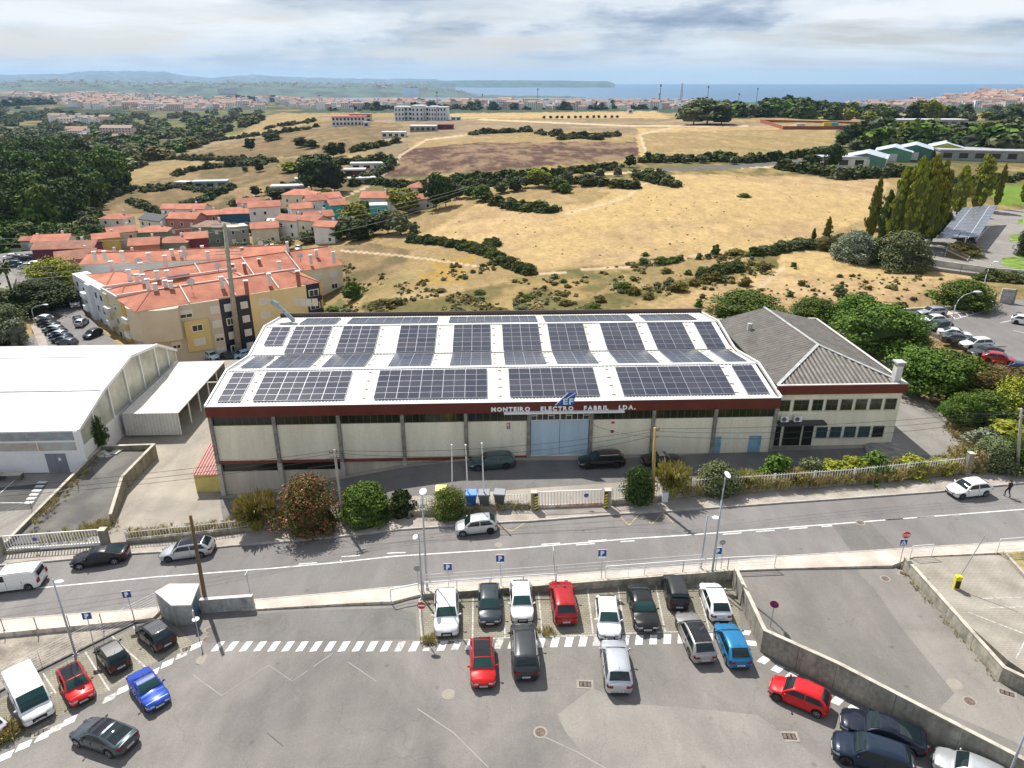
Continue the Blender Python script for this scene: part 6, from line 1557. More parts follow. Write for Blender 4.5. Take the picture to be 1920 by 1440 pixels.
for i in range(12):
 x = 20 + (i % 6) * 12 + (i // 6) * 5; y = 484 + (i // 6) * 14 + (i % 3) * 2; c_,kd = bkc[(i * 5) % len(bkc)]
 place(kd,(x - 6,y + 1),(x + 6,y),lambda x: -13.98,c_,f'car in the village square, {nth[i % 6]} from the left in the {"far" if i < 6 else "near"} line',lod=2,group='cars in the village square')
for i,(x,y) in enumerate(((447,456),(445,446),(452,436),(466,424),(478,418),(518,470),(560,468))): zz_ = T1(x,y).z + .15; place('hatch',(x - 3,y + 4),(x + 3,y - 3),(lambda v: lambda x: v)(zz_),[SIL,BK,WHT][i % 3],f'{nth[i]} small {["silver", "black", "white"][i % 3]} car from the left on the village street',lod=2,group='cars on the village street')
# ------------------------------------------------------------------ houses
def rgbm(n,c): return mat('house_' + n,c,.9,var=.08,scale=.3)
HC = {'white': rgbm('white',(.70,.69,.66)),'cream': rgbm('cream',(.62,.55,.42)),'pink': rgbm('pink',(.42,.20,.17)),'green': rgbm('green',(.16,.22,.17)),'teal': rgbm('teal',(.05,.35,.36)),'blue': rgbm('blue',(.03,.10,.17)),'yellow': rgbm('yellow',(.60,.48,.13)),'grey': rgbm('grey',(.33,.33,.31)),'maroon': rgbm('maroon',(.16,.035,.06)),'red': rgbm('red',(.35,.04,.04)),'lblue': rgbm('lblue',(.45,.55,.65))}
DKR = mat('dark_slate_roof',(.02,.025,.035),.7,var=.1)
def house(px,py,w,d,h,rz,c,label,roof='gable',rm=None,z=None,rise=None,name='house',nw=None,cat='house'):
 """px, py: foot of the near wall's middle as seen in the survey photo"""
 P = T1(px,py) if z is None else U(px,py,z)
 ca,sa = math.cos(rz),math.sin(rz); t = thing(name,label,cat,(P.x - sa * d / 2,P.y + ca * d / 2,P.z - .3),rz)
 m = HC[c] if isinstance(c,str) else c; rise = rise or d * .22; rm = rm or TILE
 part('wall',m,lambda b: (b.box(-w / 2,w / 2,-d / 2,d / 2,-2.5,h),b.add([(-w / 2,-d / 2,h),(-w / 2,d / 2,h),(-w / 2,0,h + rise * .93),(w / 2,-d / 2,h),(w / 2,d / 2,h),(w / 2,0,h + rise * .93)],[(0,2,1),(3,4,5)]) if roof == 'gable' else None),t)
 e = .35
 def rf(b):
  if roof == 'gable':
   k_ = rise / (d / 2); zt = h + rise
   b.add([(-w / 2 - e,-d / 2 - e,h - e * k_),(w / 2 + e,-d / 2 - e,h - e * k_),(w / 2 + e,0,zt),(-w / 2 - e,0,zt),(w / 2 + e,d / 2 + e,h - e * k_),(-w / 2 - e,d / 2 + e,h - e * k_)] + [(-w / 2 - e,-d / 2 - e,h - e * k_ + .18),(w / 2 + e,-d / 2 - e,h - e * k_ + .18),(w / 2 + e,0,zt + .18),(-w / 2 - e,0,zt + .18),(w / 2 + e,d / 2 + e,h - e * k_ + .18),(-w / 2 - e,d / 2 + e,h - e * k_ + .18)],
                  [(6,7,8,9),(9,8,10,11),(0,1,7,6),(4,5,11,10),(0,6,9,3),(3,9,11,5),(1,2,8,7),(2,4,10,8)])
  elif roof == 'hip':
   q = max(.3,w / 2 - d / 2); b.add([(-w / 2 - e,-d / 2 - e,h),(w / 2 + e,-d / 2 - e,h),(w / 2 + e,d / 2 + e,h),(-w / 2 - e,d / 2 + e,h),(-q,0,h + rise),(q,0,h + rise)],[(0,1,5,4),(2,3,4,5),(0,4,3),(1,2,5),(3,2,1,0)])
  else: b.box(-w / 2 - .1,w / 2 + .1,-d / 2 - .1,d / 2 + .1,h,h + .3)
 rf_o = part('roof',rm,rf,t)
 if roof != 'flat': part('chimney',CHW,lambda b: b.box(w * .22,w * .22 + .6,d * .1,d * .1 + .6,h,h + rise + .9),rf_o)
 k_ = nw or max(1,int(w / 3.2)); fl_ = max(1,int(h / 2.9))
 for f in range(fl_):
  for i in range(k_):
   x = -w / 2 + (i + .5) * w / k_; z = f * 2.8 + 1.1
   def wn_(b): b.box(x - .55,x + .55,-d / 2 - .06,-d / 2 + .02,z,z + 1.25)
   wi = part('window',WINF,wn_,t); part('pane',WG if (i + f) % 3 else SHUT,lambda b: b.box(x - .42,x + .42,-d / 2 - .09,-d / 2 - .06,z + .1,z + 1.15),wi)
 for sgn in (-1,1):
  for f in range(fl_): part('window',WG,lambda b: b.box(sgn * w / 2 - .05,sgn * w / 2 + .05,-.5,.5,f * 2.8 + 1.1,f * 2.8 + 2.2),t)
 return t
H_ = [(214,432,11,9,5.2,-.1,'white','white house with broad hip roof at the top left of the village','hip'),(285,436,13,9,5.4,-.5,'white','white house with black slate roof','gable',DKR),(237,462,10,8,5.5,.6,'cream','cream gabled house left of the green one','gable'),
 (346,412,20,8,5.2,-.05,'white','long white house with red roof behind the village','gable'),(345,436,13,9,5.8,-.12,'pink','dusty pink two storey house in the village centre','gable'),(392,452,12,9,5.6,-.1,'green','grey green two storey house with pale shutters','hip',mat('old_roof',(.30,.19,.14),.9,var=.15,scale=.5)),
 (290,458,11,9,5.0,.2,'green','green walled house with bright red roof','hip'),(205,468,9,7,4.6,.5,'yellow','yellow house at the left of the village','gable'),(370,470,9,8,4.8,.4,'maroon','maroon walled house with red roof','gable'),(325,476,11,8,4.4,.1,'green','low green house with broad red roof','hip'),
 (275,482,10,9,4.6,.3,'pink','terracotta pink house just behind the apartment roofs','gable'),(100,476,12,9,4.6,.2,'white','white gabled house at the left end of the village','gable'),(125,490,20,9,4.6,.15,'maroon','long low building with faded brown tiled roof','gable',mat('brown_roof',(.34,.15,.10),.9,var=.15,scale=.5)),
 (150,506,12,10,4.0,.5,'pink','house with brown roof and a pale skylight','gable',mat('brown_roof',(.34,.15,.10))),(188,500,12,8,3.6,-.3,'pink','low red roofed house between the yellow one and the apartments','gable'),(230,500,11,7,3.6,.1,'yellow','low yellow walled house touching the apartment block','gable'),(440,420,15,10,4.8,.2,'blue','dark blue walled house with broad red roof','hip'),
 (500,414,13,9,6.0,.35,'white','white two storey house with long balcony','gable'),(470,402,10,8,5.4,.3,'white','white gabled house behind the one with balcony','gable'),(560,390,15,10,6,-.15,'cream','cream house with wide orange roof at the back of the village','hip'),(570,415,9,8,5.5,.5,'white','narrow white terraced house with orange roof','gable'),
 (600,402,9,9,6,.5,'white','white terraced house with tall party wall','gable'),(625,397,9,9,6,.5,'white','second white terraced house from the teal one','gable'),(638,412,7,9,6,.5,'teal','teal end house of the terrace','gable'),(603,432,11,8,5.4,.45,'lblue','pale blue pair of houses below the terrace','gable'),
 (580,446,9,8,6.2,-.5,'cream','tall cream gabled house facing the field','gable'),(540,440,10,8,5.6,-.4,'white','white house with orange roof by the village street','gable'),(500,450,10,8,4.8,.3,'cream','cream house with teal door near the parked cars','gable'),(610,450,8,7,5,-.2,'white','small white house half hidden by olive trees','gable'),(525,425,10,6,3.2,.2,'red','low house with red painted wall','flat',CPM),
 (706,398,13,10,6,-.05,'white','white house with wide red roof at the right of the village','gable'),(712,412,7,7,5.6,.2,'teal','small teal and white house below the wide red roof','flat',HC['white']),(787,368,12,10,4.5,-.1,'cream','cream house with pyramid roof alone on the rise','hip'),(785,386,12,8,3.6,.0,'white','white outbuilding below the pyramid roofed house','gable'),(59,462,7,5,3,.1,'grey','small hut with red roof at the edge of the square','gable'),
 (450,452,8,7,5.4,.6,'grey','grey house with flat terraces beside the pylon','flat',HC['cream']),(395,425,8,7,5.2,.3,'pink','small brick coloured house behind the grey green one','gable')]
for a in H_:
 px,py,w,d,h,rz,c,lb,rf = a[:9]; house(px,py + 7,w * .84,d * .78,h * 1.12,rz,c,lb,rf,a[9] if len(a) > 9 else None)
P_ = [T1(x,y) for x,y in ((452,492),(448,470),(456,440),(478,415),(486,416),(466,442),(466,470),(480,492))]
kind(patch('village_street',P_,lambda x: max(p.z for p in P_) + .3,[],A_DARK,0,1.5)) if False else None
# white institution on the plateau and others
def block(px,py,w,d,h,rz,m,label,nfl=3,nw=8,name='building',cat='building',roofm=None,z=None,wm=None):
 P = T1(px,py) if z is None else U(px,py,z); ca,sa = math.cos(rz),math.sin(rz); t = thing(name,label,cat,(P.x - sa * d / 2,P.y + ca * d / 2,P.z - .5),rz)
 part('wall',m,lambda b: b.box(-w / 2,w / 2,-d / 2,d / 2,-3,h),t); part('roof',roofm or mat('pale_roof',(.55,.55,.55),.8,var=.05),lambda b: b.box(-w / 2 - .3,w / 2 + .3,-d / 2 - .3,d / 2 + .3,h,h + .7),t)
 for f in range(nfl):
  for i in range(nw):
   x = -w / 2 + (i + .5) * w / nw; z = (f + .35) * h / nfl; part('window',wm or WG,lambda b: b.box(x - w / nw * .28,x + w / nw * .28,-d / 2 - .08,-d / 2 + .02,z,z + h / nfl * .5),t)
 return t
INW = mat('institution_white',(.60,.64,.68),.9,var=.04)
it = block(790,226,52,16,12.5,-.08,INW,'large pale three storey building complex on the plateau',3,12)
for x,w,hh_ in ((-21,10,13.6),(-3,12,14.6),(12,8,13.8),(21,9,11)):
 w1_ = part('wing',INW,lambda b: b.box(x - w / 2,x + w / 2,-11,9,-3,hh_),it)
 for f in range(3):
  for i in range(3): part('window',WG,lambda b: b.box(x - w / 2 + (i + .3) * w / 3,x - w / 2 + (i + .7) * w / 3,-11.1,-10.9,1.4 + f * 4,3.4 + f * 4),w1_)
block(654,236,30,14,8,.1,HC['white'],'white two storey building with red roof left of the large complex',2,9,roofm=mat('red_flat_roof',(.45,.12,.10),.8))
block(676,228,22,12,7,.1,HC['cream'],'red roofed wing behind the white two storey building',2,4,roofm=mat('red_flat_roof',(.45,.12,.10)))
block(738,258,17,8,3.6,0,HC['white'],'low white building in the fallow field',1,4); block(793,247,20,12,4.2,0,HC['grey'],'grey tent roofed hall below the large complex',1,5); block(826,243,20,8,3.6,0,HC['maroon'],'dark red low building right of the grey hall',1,3,roofm=HC['maroon'])
block(855,226,10,5,3.5,.1,HC['white'],'small white shed by the green terraces',1,2); block(687,238,5,4,4,0,HC['white'],'tiny white cube beside the track',1,1); block(1182,213,9,6,7,0,HC['white'],'small white tower block by the line of round trees',1,1)
block(395,352,16,6,3,.2,HC['grey'],'low shed with blue grey roof in the hollow',1,3,roofm=mat('bluegrey_roof',(.30,.38,.45),.6)); block(352,352,14,5,2.6,-.2,HC['grey'],'flat roofed shed left of the blue grey one',1,3)
block(540,362,14,6,3,.2,HC['grey'],'grey sheds among junk below the tall dark trees',1,3); block(580,345,12,5,2.6,.3,HC['grey'],'lean-to among the allotment sheds',1,2); block(688,318,16,6,3,.1,HC['white'],'white roofed allotment shed inside the hedge',1,3); block(665,330,10,6,3,.1,HC['maroon'],'dark red allotment shed',1,2); block(680,345,12,5,2.6,.3,HC['grey'],'pale greenhouse like shed by the allotments',1,2)
# coloured workshops on the right
PR_ = mat('workshop_roof',(.42,.47,.53),.6,var=.06,scale=.3)
W_ = [(1620,314,16,22,5,1.35,(.09,.24,.16),'left green gabled workshop with pale grey roof'),(1672,303,15,22,5.5,1.35,(.11,.27,.18),'second green gabled workshop'),(1712,300,14,22,6,1.35,(.05,.16,.13),'dark green gabled workshop'),(1770,296,14,20,6,1.35,(.38,.40,.06),'yellow and green gabled workshop')]
for px,py,w,d,h,rz,c,lb in W_:
 P = T1(px,py); t = thing('workshop',lb,'workshop',P,R(-28)); rise = 1.8; h *= .8
 part('wall',mat('ws' + lb[:6],c,.8,var=.08),lambda b: b.prism([(-w / 2,0),(w / 2,0),(w / 2,.3),(-w / 2,.3)],-1,h),t)
 part('gable',mat('ws' + lb[:6],c),lambda b: b.add([(-w / 2,0,h),(w / 2,0,h),(0,0,h + rise),(-w / 2,.3,h),(w / 2,.3,h),(0,.3,h + rise)],[(0,1,2),(5,4,3)]),t)
 part('side_wall',HC['white'],lambda b: (b.box(-w / 2,-w / 2 + .3,.3,d,-1,h),b.box(w / 2 - .3,w / 2,.3,d,-1,h)),t)
 part('roof',PR_,lambda b: b.add([(-w / 2 - .6,-.4,h - .2),(0,-.4,h + rise + .1),(0,d,h + rise + .1),(-w / 2 - .6,d,h - .2),(w / 2 + .6,-.4,h - .2),(w / 2 + .6,d,h - .2)],[(0,1,2,3),(1,4,5,2)]),t)
 part('door',mat('ws_door',(.55,.6,.58),.6,var=0),lambda b: b.box(-1.8,1.8,-.06,0,-.2,3.4),t)
block(1595,314,26,8,4.2,-.05,HC['white'],'low white hall left of the green workshops',1,4,roofm=PR_); block(1735,280,22,14,6,-.2,HC['maroon'],'hall with blue grey roof and dark red gable behind the workshops',1,3,roofm=PR_); block(1690,276,12,9,5,.1,HC['cream'],'house with orange roof behind the workshops',1,3,roofm=TILE)
block(1850,302,40,18,4.5,-.25,HC['grey'],'long grey roofed hall right of the yellow workshop',1,6,roofm=mat('greyer_roof',(.34,.35,.36),.8)); block(1905,285,30,16,5,-.1,HC['white'],'grey white hall at the right edge',1,4,roofm=PR_); block(1745,240,55,14,6,.02,HC['grey'],'long industrial hall beyond the red brick yard wall',1,8)
block(1800,262,30,12,4,.05,HC['white'],'white house group with orange roof near the round green trees',1,5,roofm=TILE); block(1880,262,26,12,4,-.05,HC['cream'],'pale roofed sheds at the right edge of the plain',1,4); block(1840,247,60,12,4,0,HC['white'],'row of white roofed sheds beyond the yard',1,8)
# red brick yard wall far behind
def tline(name,label,px,h,th,m,cat='wall',zadd=0):
 P = T([a for a,_ in px],[b for _,b in px]); t = thing(name,label,cat,P[0])
 for a,b_ in zip(P[:-1],P[1:]):
  a = Vector(a); b_ = Vector(b_); d = (b_ - a).normalized(); n = Vector((-d.y,d.x,0)) * th; mb = MB()
  mb.prism([a,b_,b_ + n,a + n],[a.z - 1,b_.z - 1,b_.z - 1,a.z - 1],[a.z + h,b_.z + h,b_.z + h,a.z + h]); mb.build('wall_run',m,t,origin=t.location)
 return t
BRK = mat('red_brick_wall',(.30,.09,.05),.9,var=.1)
tline('yard_wall','long red brick wall around the far yard',[(1425,229),(1468,243),(1560,243),(1640,240),(1700,243),(1850,236)],2.4,.5,BRK); tline('yard_wall','back run of the far red brick yard wall',[(1425,229),(1640,234)],2.0,.5,BRK)
for i,(px,py,c,lb) in enumerate([(1563,237,(.10,.40,.45),'teal container in the far yard'),(1550,237,(.60,.50,.04),'yellow machine in the far yard'),(1600,240,(.65,.62,.5),'pale stack of pallets in the far yard'),(1650,239,(.50,.22,.10),'orange brick stack in the far yard'),(1625,238,(.6,.6,.55),'white skip in the far yard'),(1500,239,(.5,.5,.5),'grey stack at the left of the far yard')]):
 P = T1(px,py); t = thing('yard_container',lb,'container',P); part('box',mat('yc%d' % i,c,.7,var=.1),lambda b: b.box(-3,3,-1.5,1.5,0,2.6),t); part('lid',mat('yc%d' % i,c),lambda b: b.box(-3.1,3.1,-1.6,1.6,2.6,2.75),t)
# radio masts on the ridge
for i,(px,y0,y1,lat) in enumerate([(1236,200,158,0),(1276,195,156,1),(1325,196,161,0),(1383,200,175,0),(1417,195,165,0),(1008,195,166,0),(1235,196,175,0),(600,195,178,0),(820,196,172,0),(905,197,176,0)]):
 P = T1(px,y0 + 4); Z = z_for(P,y0 - (y0 - y1)); t = thing('radio_mast',f'{nth[i]} thin mast on the horizon' if i != 1 else 'red and white lattice tower on the ridge','mast',P); hgt = Z - P.z; r = .00055 * P.y
 if lat:
  for sx,sy in ((-1,-1),(1,-1),(1,1),(-1,1)): part('leg',mat('mast_dark',(.25,.18,.18),.7,var=0),lambda b: b.bar((sx * 3,sy * 3,0),(sx * 1.2,sy * 1.2,hgt),.8,.8),t)
  for k_ in range(8): part('brace',mat('mast_pale',(.6,.5,.5),.7,var=0),lambda b: b.box(-3 + k_ * .2,3 - k_ * .2,-.3,.3,hgt * k_ / 8,hgt * k_ / 8 + .8),t)
 else: part('mast',mat('mast_dark',(.25,.18,.18)),lambda b: b.cyl((0,0,0),(0,0,hgt),r,r * .6,5),t); part('top',GRI,lambda b: b.box(-r * 1.6,r * 1.6,-r,r,hgt * .9,hgt),t)
# solar canopy of the back car park
sheet('back_car_park',[(1650,455),(1720,410),(1790,395),(1950,392),(2100,400),(2100,530),(1925,525),(1700,496),(1640,480)],.5,A_LIGHT)
SC = thing('solar_canopy','large tilted solar roof over the back car park','solar canopy',U(1790,440,.6))
cq = [U(1754,447,3.4),U(1836,444,3.6),U(1872,384,5.2),U(1805,389,5.0)]; so = SC.location
for i in range(4):
 a,b_ = cq[0].lerp(cq[1],i / 4 + .01),cq[0].lerp(cq[1],(i + 1) / 4 - .01); c_,d_ = cq[3].lerp(cq[2],(i + 1) / 4 - .01),cq[3].lerp(cq[2],i / 4 + .01); n = 10
 for j in range(n):
  t0,t1 = j / n + .003,(j + 1) / n - .003; q = [a.lerp(d_,t0),b_.lerp(c_,t0),b_.lerp(c_,t1),a.lerp(d_,t1)]; mb = MB(); mb.add([p - so for p in q] + [p - so - Vector((0,0,.06)) for p in q],[(0,1,2,3),(7,6,5,4),(0,4,5,1),(1,5,6,2),(2,6,7,3),(3,7,4,0)]); mb.build('solar_panel',mat('canopy_cells',(.22,.24,.27),.25,.3,var=.05),SC)
for i in range(5):
 p = cq[0].lerp(cq[3],i / 4).lerp(cq[1].lerp(cq[2],i / 4),.7); mb = MB(); mb.cyl((p.x - so.x,p.y - so.y,0),(p.x - so.x,p.y - so.y,p.z - so.z - .1),.15,.12,8); mb.build('post',WRAIL,SC)
for e0,e1 in ((.25,.25),(.75,.75)): a = cq[0].lerp(cq[1],e0); b_ = cq[3].lerp(cq[2],e1); mb = MB(); mb.bar(a - so - Vector((0,0,.2)),b_ - so - Vector((0,0,.2)),.15,.25); mb.build('beam',WRAIL,SC)
g5 = lambda x: .52
place('bigvan',(1753,444),(1718,436),g5,(.6,.68,.72),'pale van left of the solar canopy',lod=1); place('hatch',(1745,458),(1718,450),g5,SIL,'silver car below the pale van',lod=1)
place('sedan',(1833,462),(1800,448),g5,BK,'black car nosing out from under the solar canopy',lod=1); place('suv',(1815,452),(1785,446),g5,(.02,.02,.025),'dark car in the shade of the solar canopy',lod=1)
sheet('lawn',[(1880,482),(1950,480),(1950,512),(1905,505),(1878,496)],.5,mat('lawn_green',(.16,.26,.03),.95,var=.3,scale=.5,fine=.3),.02); sheet('lawn',[(1895,440),(1912,438),(1910,452),(1893,452)],.5,MATS['lawn_green'],.02); sheet('lawn',[(1908,412),(1918,410),(1918,420),(1908,420)],.5,MATS['lawn_green'],.02)
wall('boundary_wall','long white wall between the golden field and the back car park',[U(1640,492,.0),U(1730,500,0),U(1850,517,0),U(1925,522,0),U(2200,540,0)],[1.7,1.7,1.6,1.5,1.5],[-2] * 5,.3,mat('white_wall_old',(.62,.58,.52),.9,var=.15,scale=.4,fine=.1),CONT,joints=False)
t = thing('planter','white trapezoid wall of a planter at the end of the solar canopy','planter',U(1790,487,.5)); b_ = t.location; q = [U(1771,483,.5),U(1813,491,.5),U(1818,484,.5),U(1775,470,.5)]
mb = MB(); mb.prism([(p.x - b_.x,p.y - b_.y) for p in q],0,[1.6,.4,.4,1.6]); mb.build('wall',HC['white'],t); mb = MB(); mb.prism([(p.x * .97 - b_.x * .97,p.y * .97 - b_.y * .97) for p in q],0.1,[1.62,.42,.42,1.62]); mb.build('soil',mat('soil',(.12,.09,.05),.95),t)
# right hand lot surface
patch('right_lot',[U(x,y,0) for x,y in ((1640,590),(1790,586),(1850,572),(1910,562),(2100,560),(2300,640),(2300,760),(2000,800),(1925,720),(1830,660),(1740,620))],gz0,[],A_ROAD,0,1.2)
patch('pavement',[U(x,y,0) for x,y in ((1680,590),(1778,584),(1840,570),(1860,566),(1870,569),(1840,580),(1785,591),(1690,597))],gz0,[],PAVE,.1,1.0)
for i in range(5): line(None,.16,gz0,.03,world=[U(1776 + i * 15,584 - i * .5,0),U(1790 + i * 12,598 - i * 3,0)])
line(None,.16,gz0,.03,world=[U(1790,599,0),U(1853,582,0)]); line(None,.14,gz0,.03,world=[U(1875,606,0),U(1893,602,0)]); line(None,.14,gz0,.03,world=[U(1900,620,0),U(1925,626,0)])
wall('boundary_wall','low grey wall between the round bush and the right hand lot',[U(1640,590,0),U(1782,582,0),U(1838,569,0),U(1868,560,0)],[.7,.7,.8,.8],[-1] * 4,.3,LOWW,CONT,joints=False)
t = thing('gate_pillar','broad pale stone pillar at the entrance of the right hand lot','pillar',U(1885,568,0),-.3); part('shaft',mat('stone_pillar',(.48,.45,.41),.9,var=.3,scale=4,fine=.2),lambda b: b.box(-1.0,1.0,-.2,.2,-.3,2.5),t); part('end_post',COLM,lambda b: b.box(1.0,1.25,-.25,.25,-.3,2.6),t)
# green and dark bins behind the office
for px,py,c,lb in ((1768,766,(.10,.28,.03),'light green waste bin behind the office'),(1778,770,(.02,.16,.06),'dark green waste bin behind the office'),(1788,768,(.01,.10,.08),'blue green waste bin at the hedge behind the office')):
 t = thing('waste_bin',lb,'bin',UG(px,py + 6,gy),.3); part('body',mat('wb' + lb[:4],c,.5,var=0),lambda b: b.box(-.35,.35,-.35,.35,0,1.1),t); part('lid',mat('wb' + lb[:4],c),lambda b: b.box(-.4,.4,-.4,.42,1.1,1.2),t)
t = thing('shed_ruin','small open shed with two pale posts under the trees behind the office','shed',UG(1765,748,gy),.2); part('post',CONT,lambda b: b.box(-1.6,-1.3,-.15,.15,0,2.3),t); part('post',CONT,lambda b: b.box(1.2,1.5,-.15,.15,0,2.0),t); part('roof',mat('rust_roof',(.25,.10,.05),.8,var=.2),lambda b: b.box(-1.9,1.8,-.4,2.2,2.1,2.2),t); part('wall',mat('dark_in',(.05,.03,.03),.9),lambda b: b.box(-1.6,1.5,1.8,2,0,2.1),t)
# ------------------------------------------------------------------ street furniture
WOODY = mat('yellow_wood_pole',(.42,.29,.10),.9,var=.2,scale=2,fine=.15,streak=True); CONP = mat('concrete_pole',(.38,.355,.30),.9,var=.15,scale=1.5,fine=.12)
def street_lamp(base,top_py,label,head_dx=0.6,g=gr,arc=False,lean=0.0,hs=1.0,P=None,dirx=None,grp='street lamps'):
 P = P or UG(base[0],base[1],g); H_ = z_for(P,top_py) - P.z
 t = thing('street_lamp',label,'street lamp',P,0,grp)
 d = Vector(dirx) if dirx else Vector((0.35,-.94,0)); tip = Vector((lean,0,H_))
 if arc:
  pts = [Vector((0,0,0)),Vector((0,0,H_ * .72)),Vector((0,0,H_ * .84)) + d * .12 * head_dx,Vector((0,0,H_ * .94)) + d * .4 * head_dx,Vector((0,0,H_)) + d * head_dx]
  b = MB(); b.cyl(pts[0],pts[1],.09,.07,8); [b.cyl(p,q,.06,.05,8) for p,q in zip(pts[1:-1],pts[2:])]; b.build('pole',POLE,t,smooth=True)
  hp = pts[-1]
 else:
  b = MB(); b.cyl((0,0,0),tip,.085,.055,8); b.build('pole',POLE,t,smooth=True)
  b = MB(); b.cyl(tip - Vector((0,0,.1)),tip + d * head_dx * .6 + Vector((0,0,.05)),.03,.03,6); b.build('arm',POLE,t); hp = tip + d * head_dx * .6 + Vector((0,0,.05))
 b = MB(); b.sphere(tuple(hp + d * .3 * hs),.38 * hs * abs(d.x) + .16 * hs,.38 * hs * abs(d.y) + .16 * hs,.1 * hs,10,6); hd = b.build('lamp_head',HEAD,t,smooth=True)
 b = MB(); c = hp + d * .3 * hs; b.obox((c.x,c.y,c.z - .12 * hs),.3 * hs,.2 * hs,.05,math.atan2(d.y,d.x)); b.build('lens',mat('lamp_lens',(.7,.72,.70),.1,var=0),hd)
 b = MB(); b.box(-.15,.15,-.15,.15,0,.03); b.box(-.1,.1,-.1,.1,.03,.25); b.build('base_plate',POLE,t)
 return t
street_lamp((801,1106),917,'tall grey street lamp left of the front row of bays',.3,gr,P=UG(801,1104,gr,.1))
street_lamp((792,1121),1000,'shorter grey lamp beside the no entry sign post',.6,gc,dirx=(-.3,-.95,0),hs=.7)
street_lamp((1335,1076),880,'tall curved street lamp on the pavement by the office hedge',.5,gr,arc=True,dirx=(-.1,-1,0))
street_lamp((1312,1082),966,'lower street lamp with small bright head left of the tall curved one',.8,gc,dirx=(.8,-.6,0),hs=.7)
street_lamp((1878,1490),1345,'grey street lamp at the bottom right corner',.4,gc,dirx=(.3,-.95,0),hs=.9)
street_lamp((142,1228),1086,'leaning grey street lamp above the red car in the left bays',.9,gc,dirx=(.9,-.45,0),hs=.7)
street_lamp((1777,632),548,'arched street lamp over the right hand car lot',2.6,gz0,arc=True,dirx=(.98,.1,0),hs=1.3)
street_lamp((1835,572),492,'tall street lamp at the edge of the round bush by the lot entrance',1.2,gz0,arc=True,dirx=(.9,.3,0))
street_lamp((66,606),572,'street lamp over the back street on the left',2.6,lambda x: -10,arc=True,dirx=(.98,.1,0),hs=1.2)
def pole(name,label,base,top,m,r0,r1,g,P=None,arms=(),cat='utility pole'):
 P = P or UG(base[0],base[1],g); Z = z_for(P,top[1]); dxm = U(top[0],top[1],Z).x - P.x
 t = thing(name,label,cat,P); b = MB(); b.cyl((0,0,-.3),(dxm,0,Z - P.z),r0,r1,10); b.build('shaft',m,t,smooth=True)
 for (f,w,an) in arms:
  b = MB(); c = Vector((dxm * f,0,(Z - P.z) * f)); e = Vector((math.cos(an) * w / 2,math.sin(an) * w / 2,0)); b.bar(c - e,c + e,.08,.1); b.build('crossarm',GRI,t)
  for s_ in (-1,-.4,.4,1):
   b = MB(); q = c + e * s_; b.cyl(q,q + Vector((0,0,.22)),.05,.03,6); b.build('insulator',mat('insulator',(.25,.16,.10),.3,var=0),t)
 return t,P,Vector((P.x + dxm,P.y,Z))
_,_,tA = pole('utility_pole','leaning brown wooden pole beside the concrete bin shelter',(390,1142),(357,967),WOODP,.17,.12,gr,P=UG(388,1142,gc))
_,_,tB = pole('utility_pole','slim concrete utility pole behind the oleander bush',(644,984),(627,843),CONP,.16,.09,gr,arms=[(.97,.9,.3),(.9,.7,.3)])
_,_,tC = pole('utility_pole','yellowish wooden utility pole by the white cabinet',(1224,943),(1228,802),WOODY,.17,.13,gr,arms=[(.97,.8,.1),(.88,.6,.1)])
_,_,tD = pole('utility_pole','grey utility pole at the right edge beyond the pedestrian',(1908,890),(1915,766),CONP,.17,.11,gr,arms=[(.96,1.0,.1),(.86,.6,.1)])
pb = U(449,668,-15); _,_,tE = pole('pylon','tall tapered concrete pylon standing before the apartment block',(0,0),(420,418),CONP,.62,.30,gr,P=pb,cat='pylon')
for f,w in ((.985,1.0),(.93,1.0),(.80,1.3)):
 pass
py_ = [o for o in bpy.data.objects if o.name == 'pylon'][0]
for zf in (.80,.97):
 zc_ = (tE.z - pb.z) * zf; xo = (tE.x - pb.x) * zf; b = MB(); b.cyl((xo,0,zc_ - .35),(xo,0,zc_ + .35),.50 - .1 * zf,.50 - .1 * zf,10); b.build('collar',CONP,py_)
 for k_ in range(3):
  b = MB(); b.bar((xo - 2.4,0,zc_ - .6 + k_ * .55),(xo + 2.6,.3,zc_ - .6 + k_ * .55),.10,.12); b.build('crossarm',CONP,py_)
def wire(label,a,b_,sag,r=.018,n=14,m=WIRE,name='overhead_wire'):
 mb = MB(); a = Vector(a); b_ = Vector(b_); pts = []
 for i in range(n + 1):
  t_ = i / n; p = a.lerp(b_,t_) - a; p.z -= sag * 4 * t_ * (1 - t_); pts.append(p)
 mb.tube(pts,r,4); o = mb.build(name,m); o.location = a; tag(o,label,'wire'); return o
tA0 = U(-420,945,-4 + 7.5)
for i,(dz,sg) in enumerate(((-.1,.5),(-.35,.9),(-.8,1.1))):
 nth_ = ('upper','middle','lower')[i]
 wire(f'{nth_} overhead wire from the left edge to the slim concrete pole',U(-420,945,tB.z - 1.2 + dz),tB + Vector((0,0,dz)),sg)
 wire(f'{nth_} overhead wire across the factory front between the two nearest poles',tB + Vector((0,0,dz)),tC + Vector((0,0,dz)),sg + .3)
 wire(f'{nth_} overhead wire across the office front to the right edge pole',tC + Vector((0,0,dz)),tD + Vector((0,0,dz)),sg)
wire('service wire from the yellowish pole to the factory wall',tC + Vector((0,0,-.9)),fac.matrix_basis @ Vector((pu(1107),.2,3.6)),.3)
wire('drop wire from the right pole to the office corner',tD + Vector((0,0,-.5)),off_.matrix_basis @ Vector((OW,0,6.2)),1.0)
wire('stay wire of the slim concrete pole',tB + Vector((0,0,-1.5)),tB + Vector((-3.4,2.5,-3.3)),0)
WPALE = mat('wire_pale',(.40,.42,.36),.5,.3,var=0)
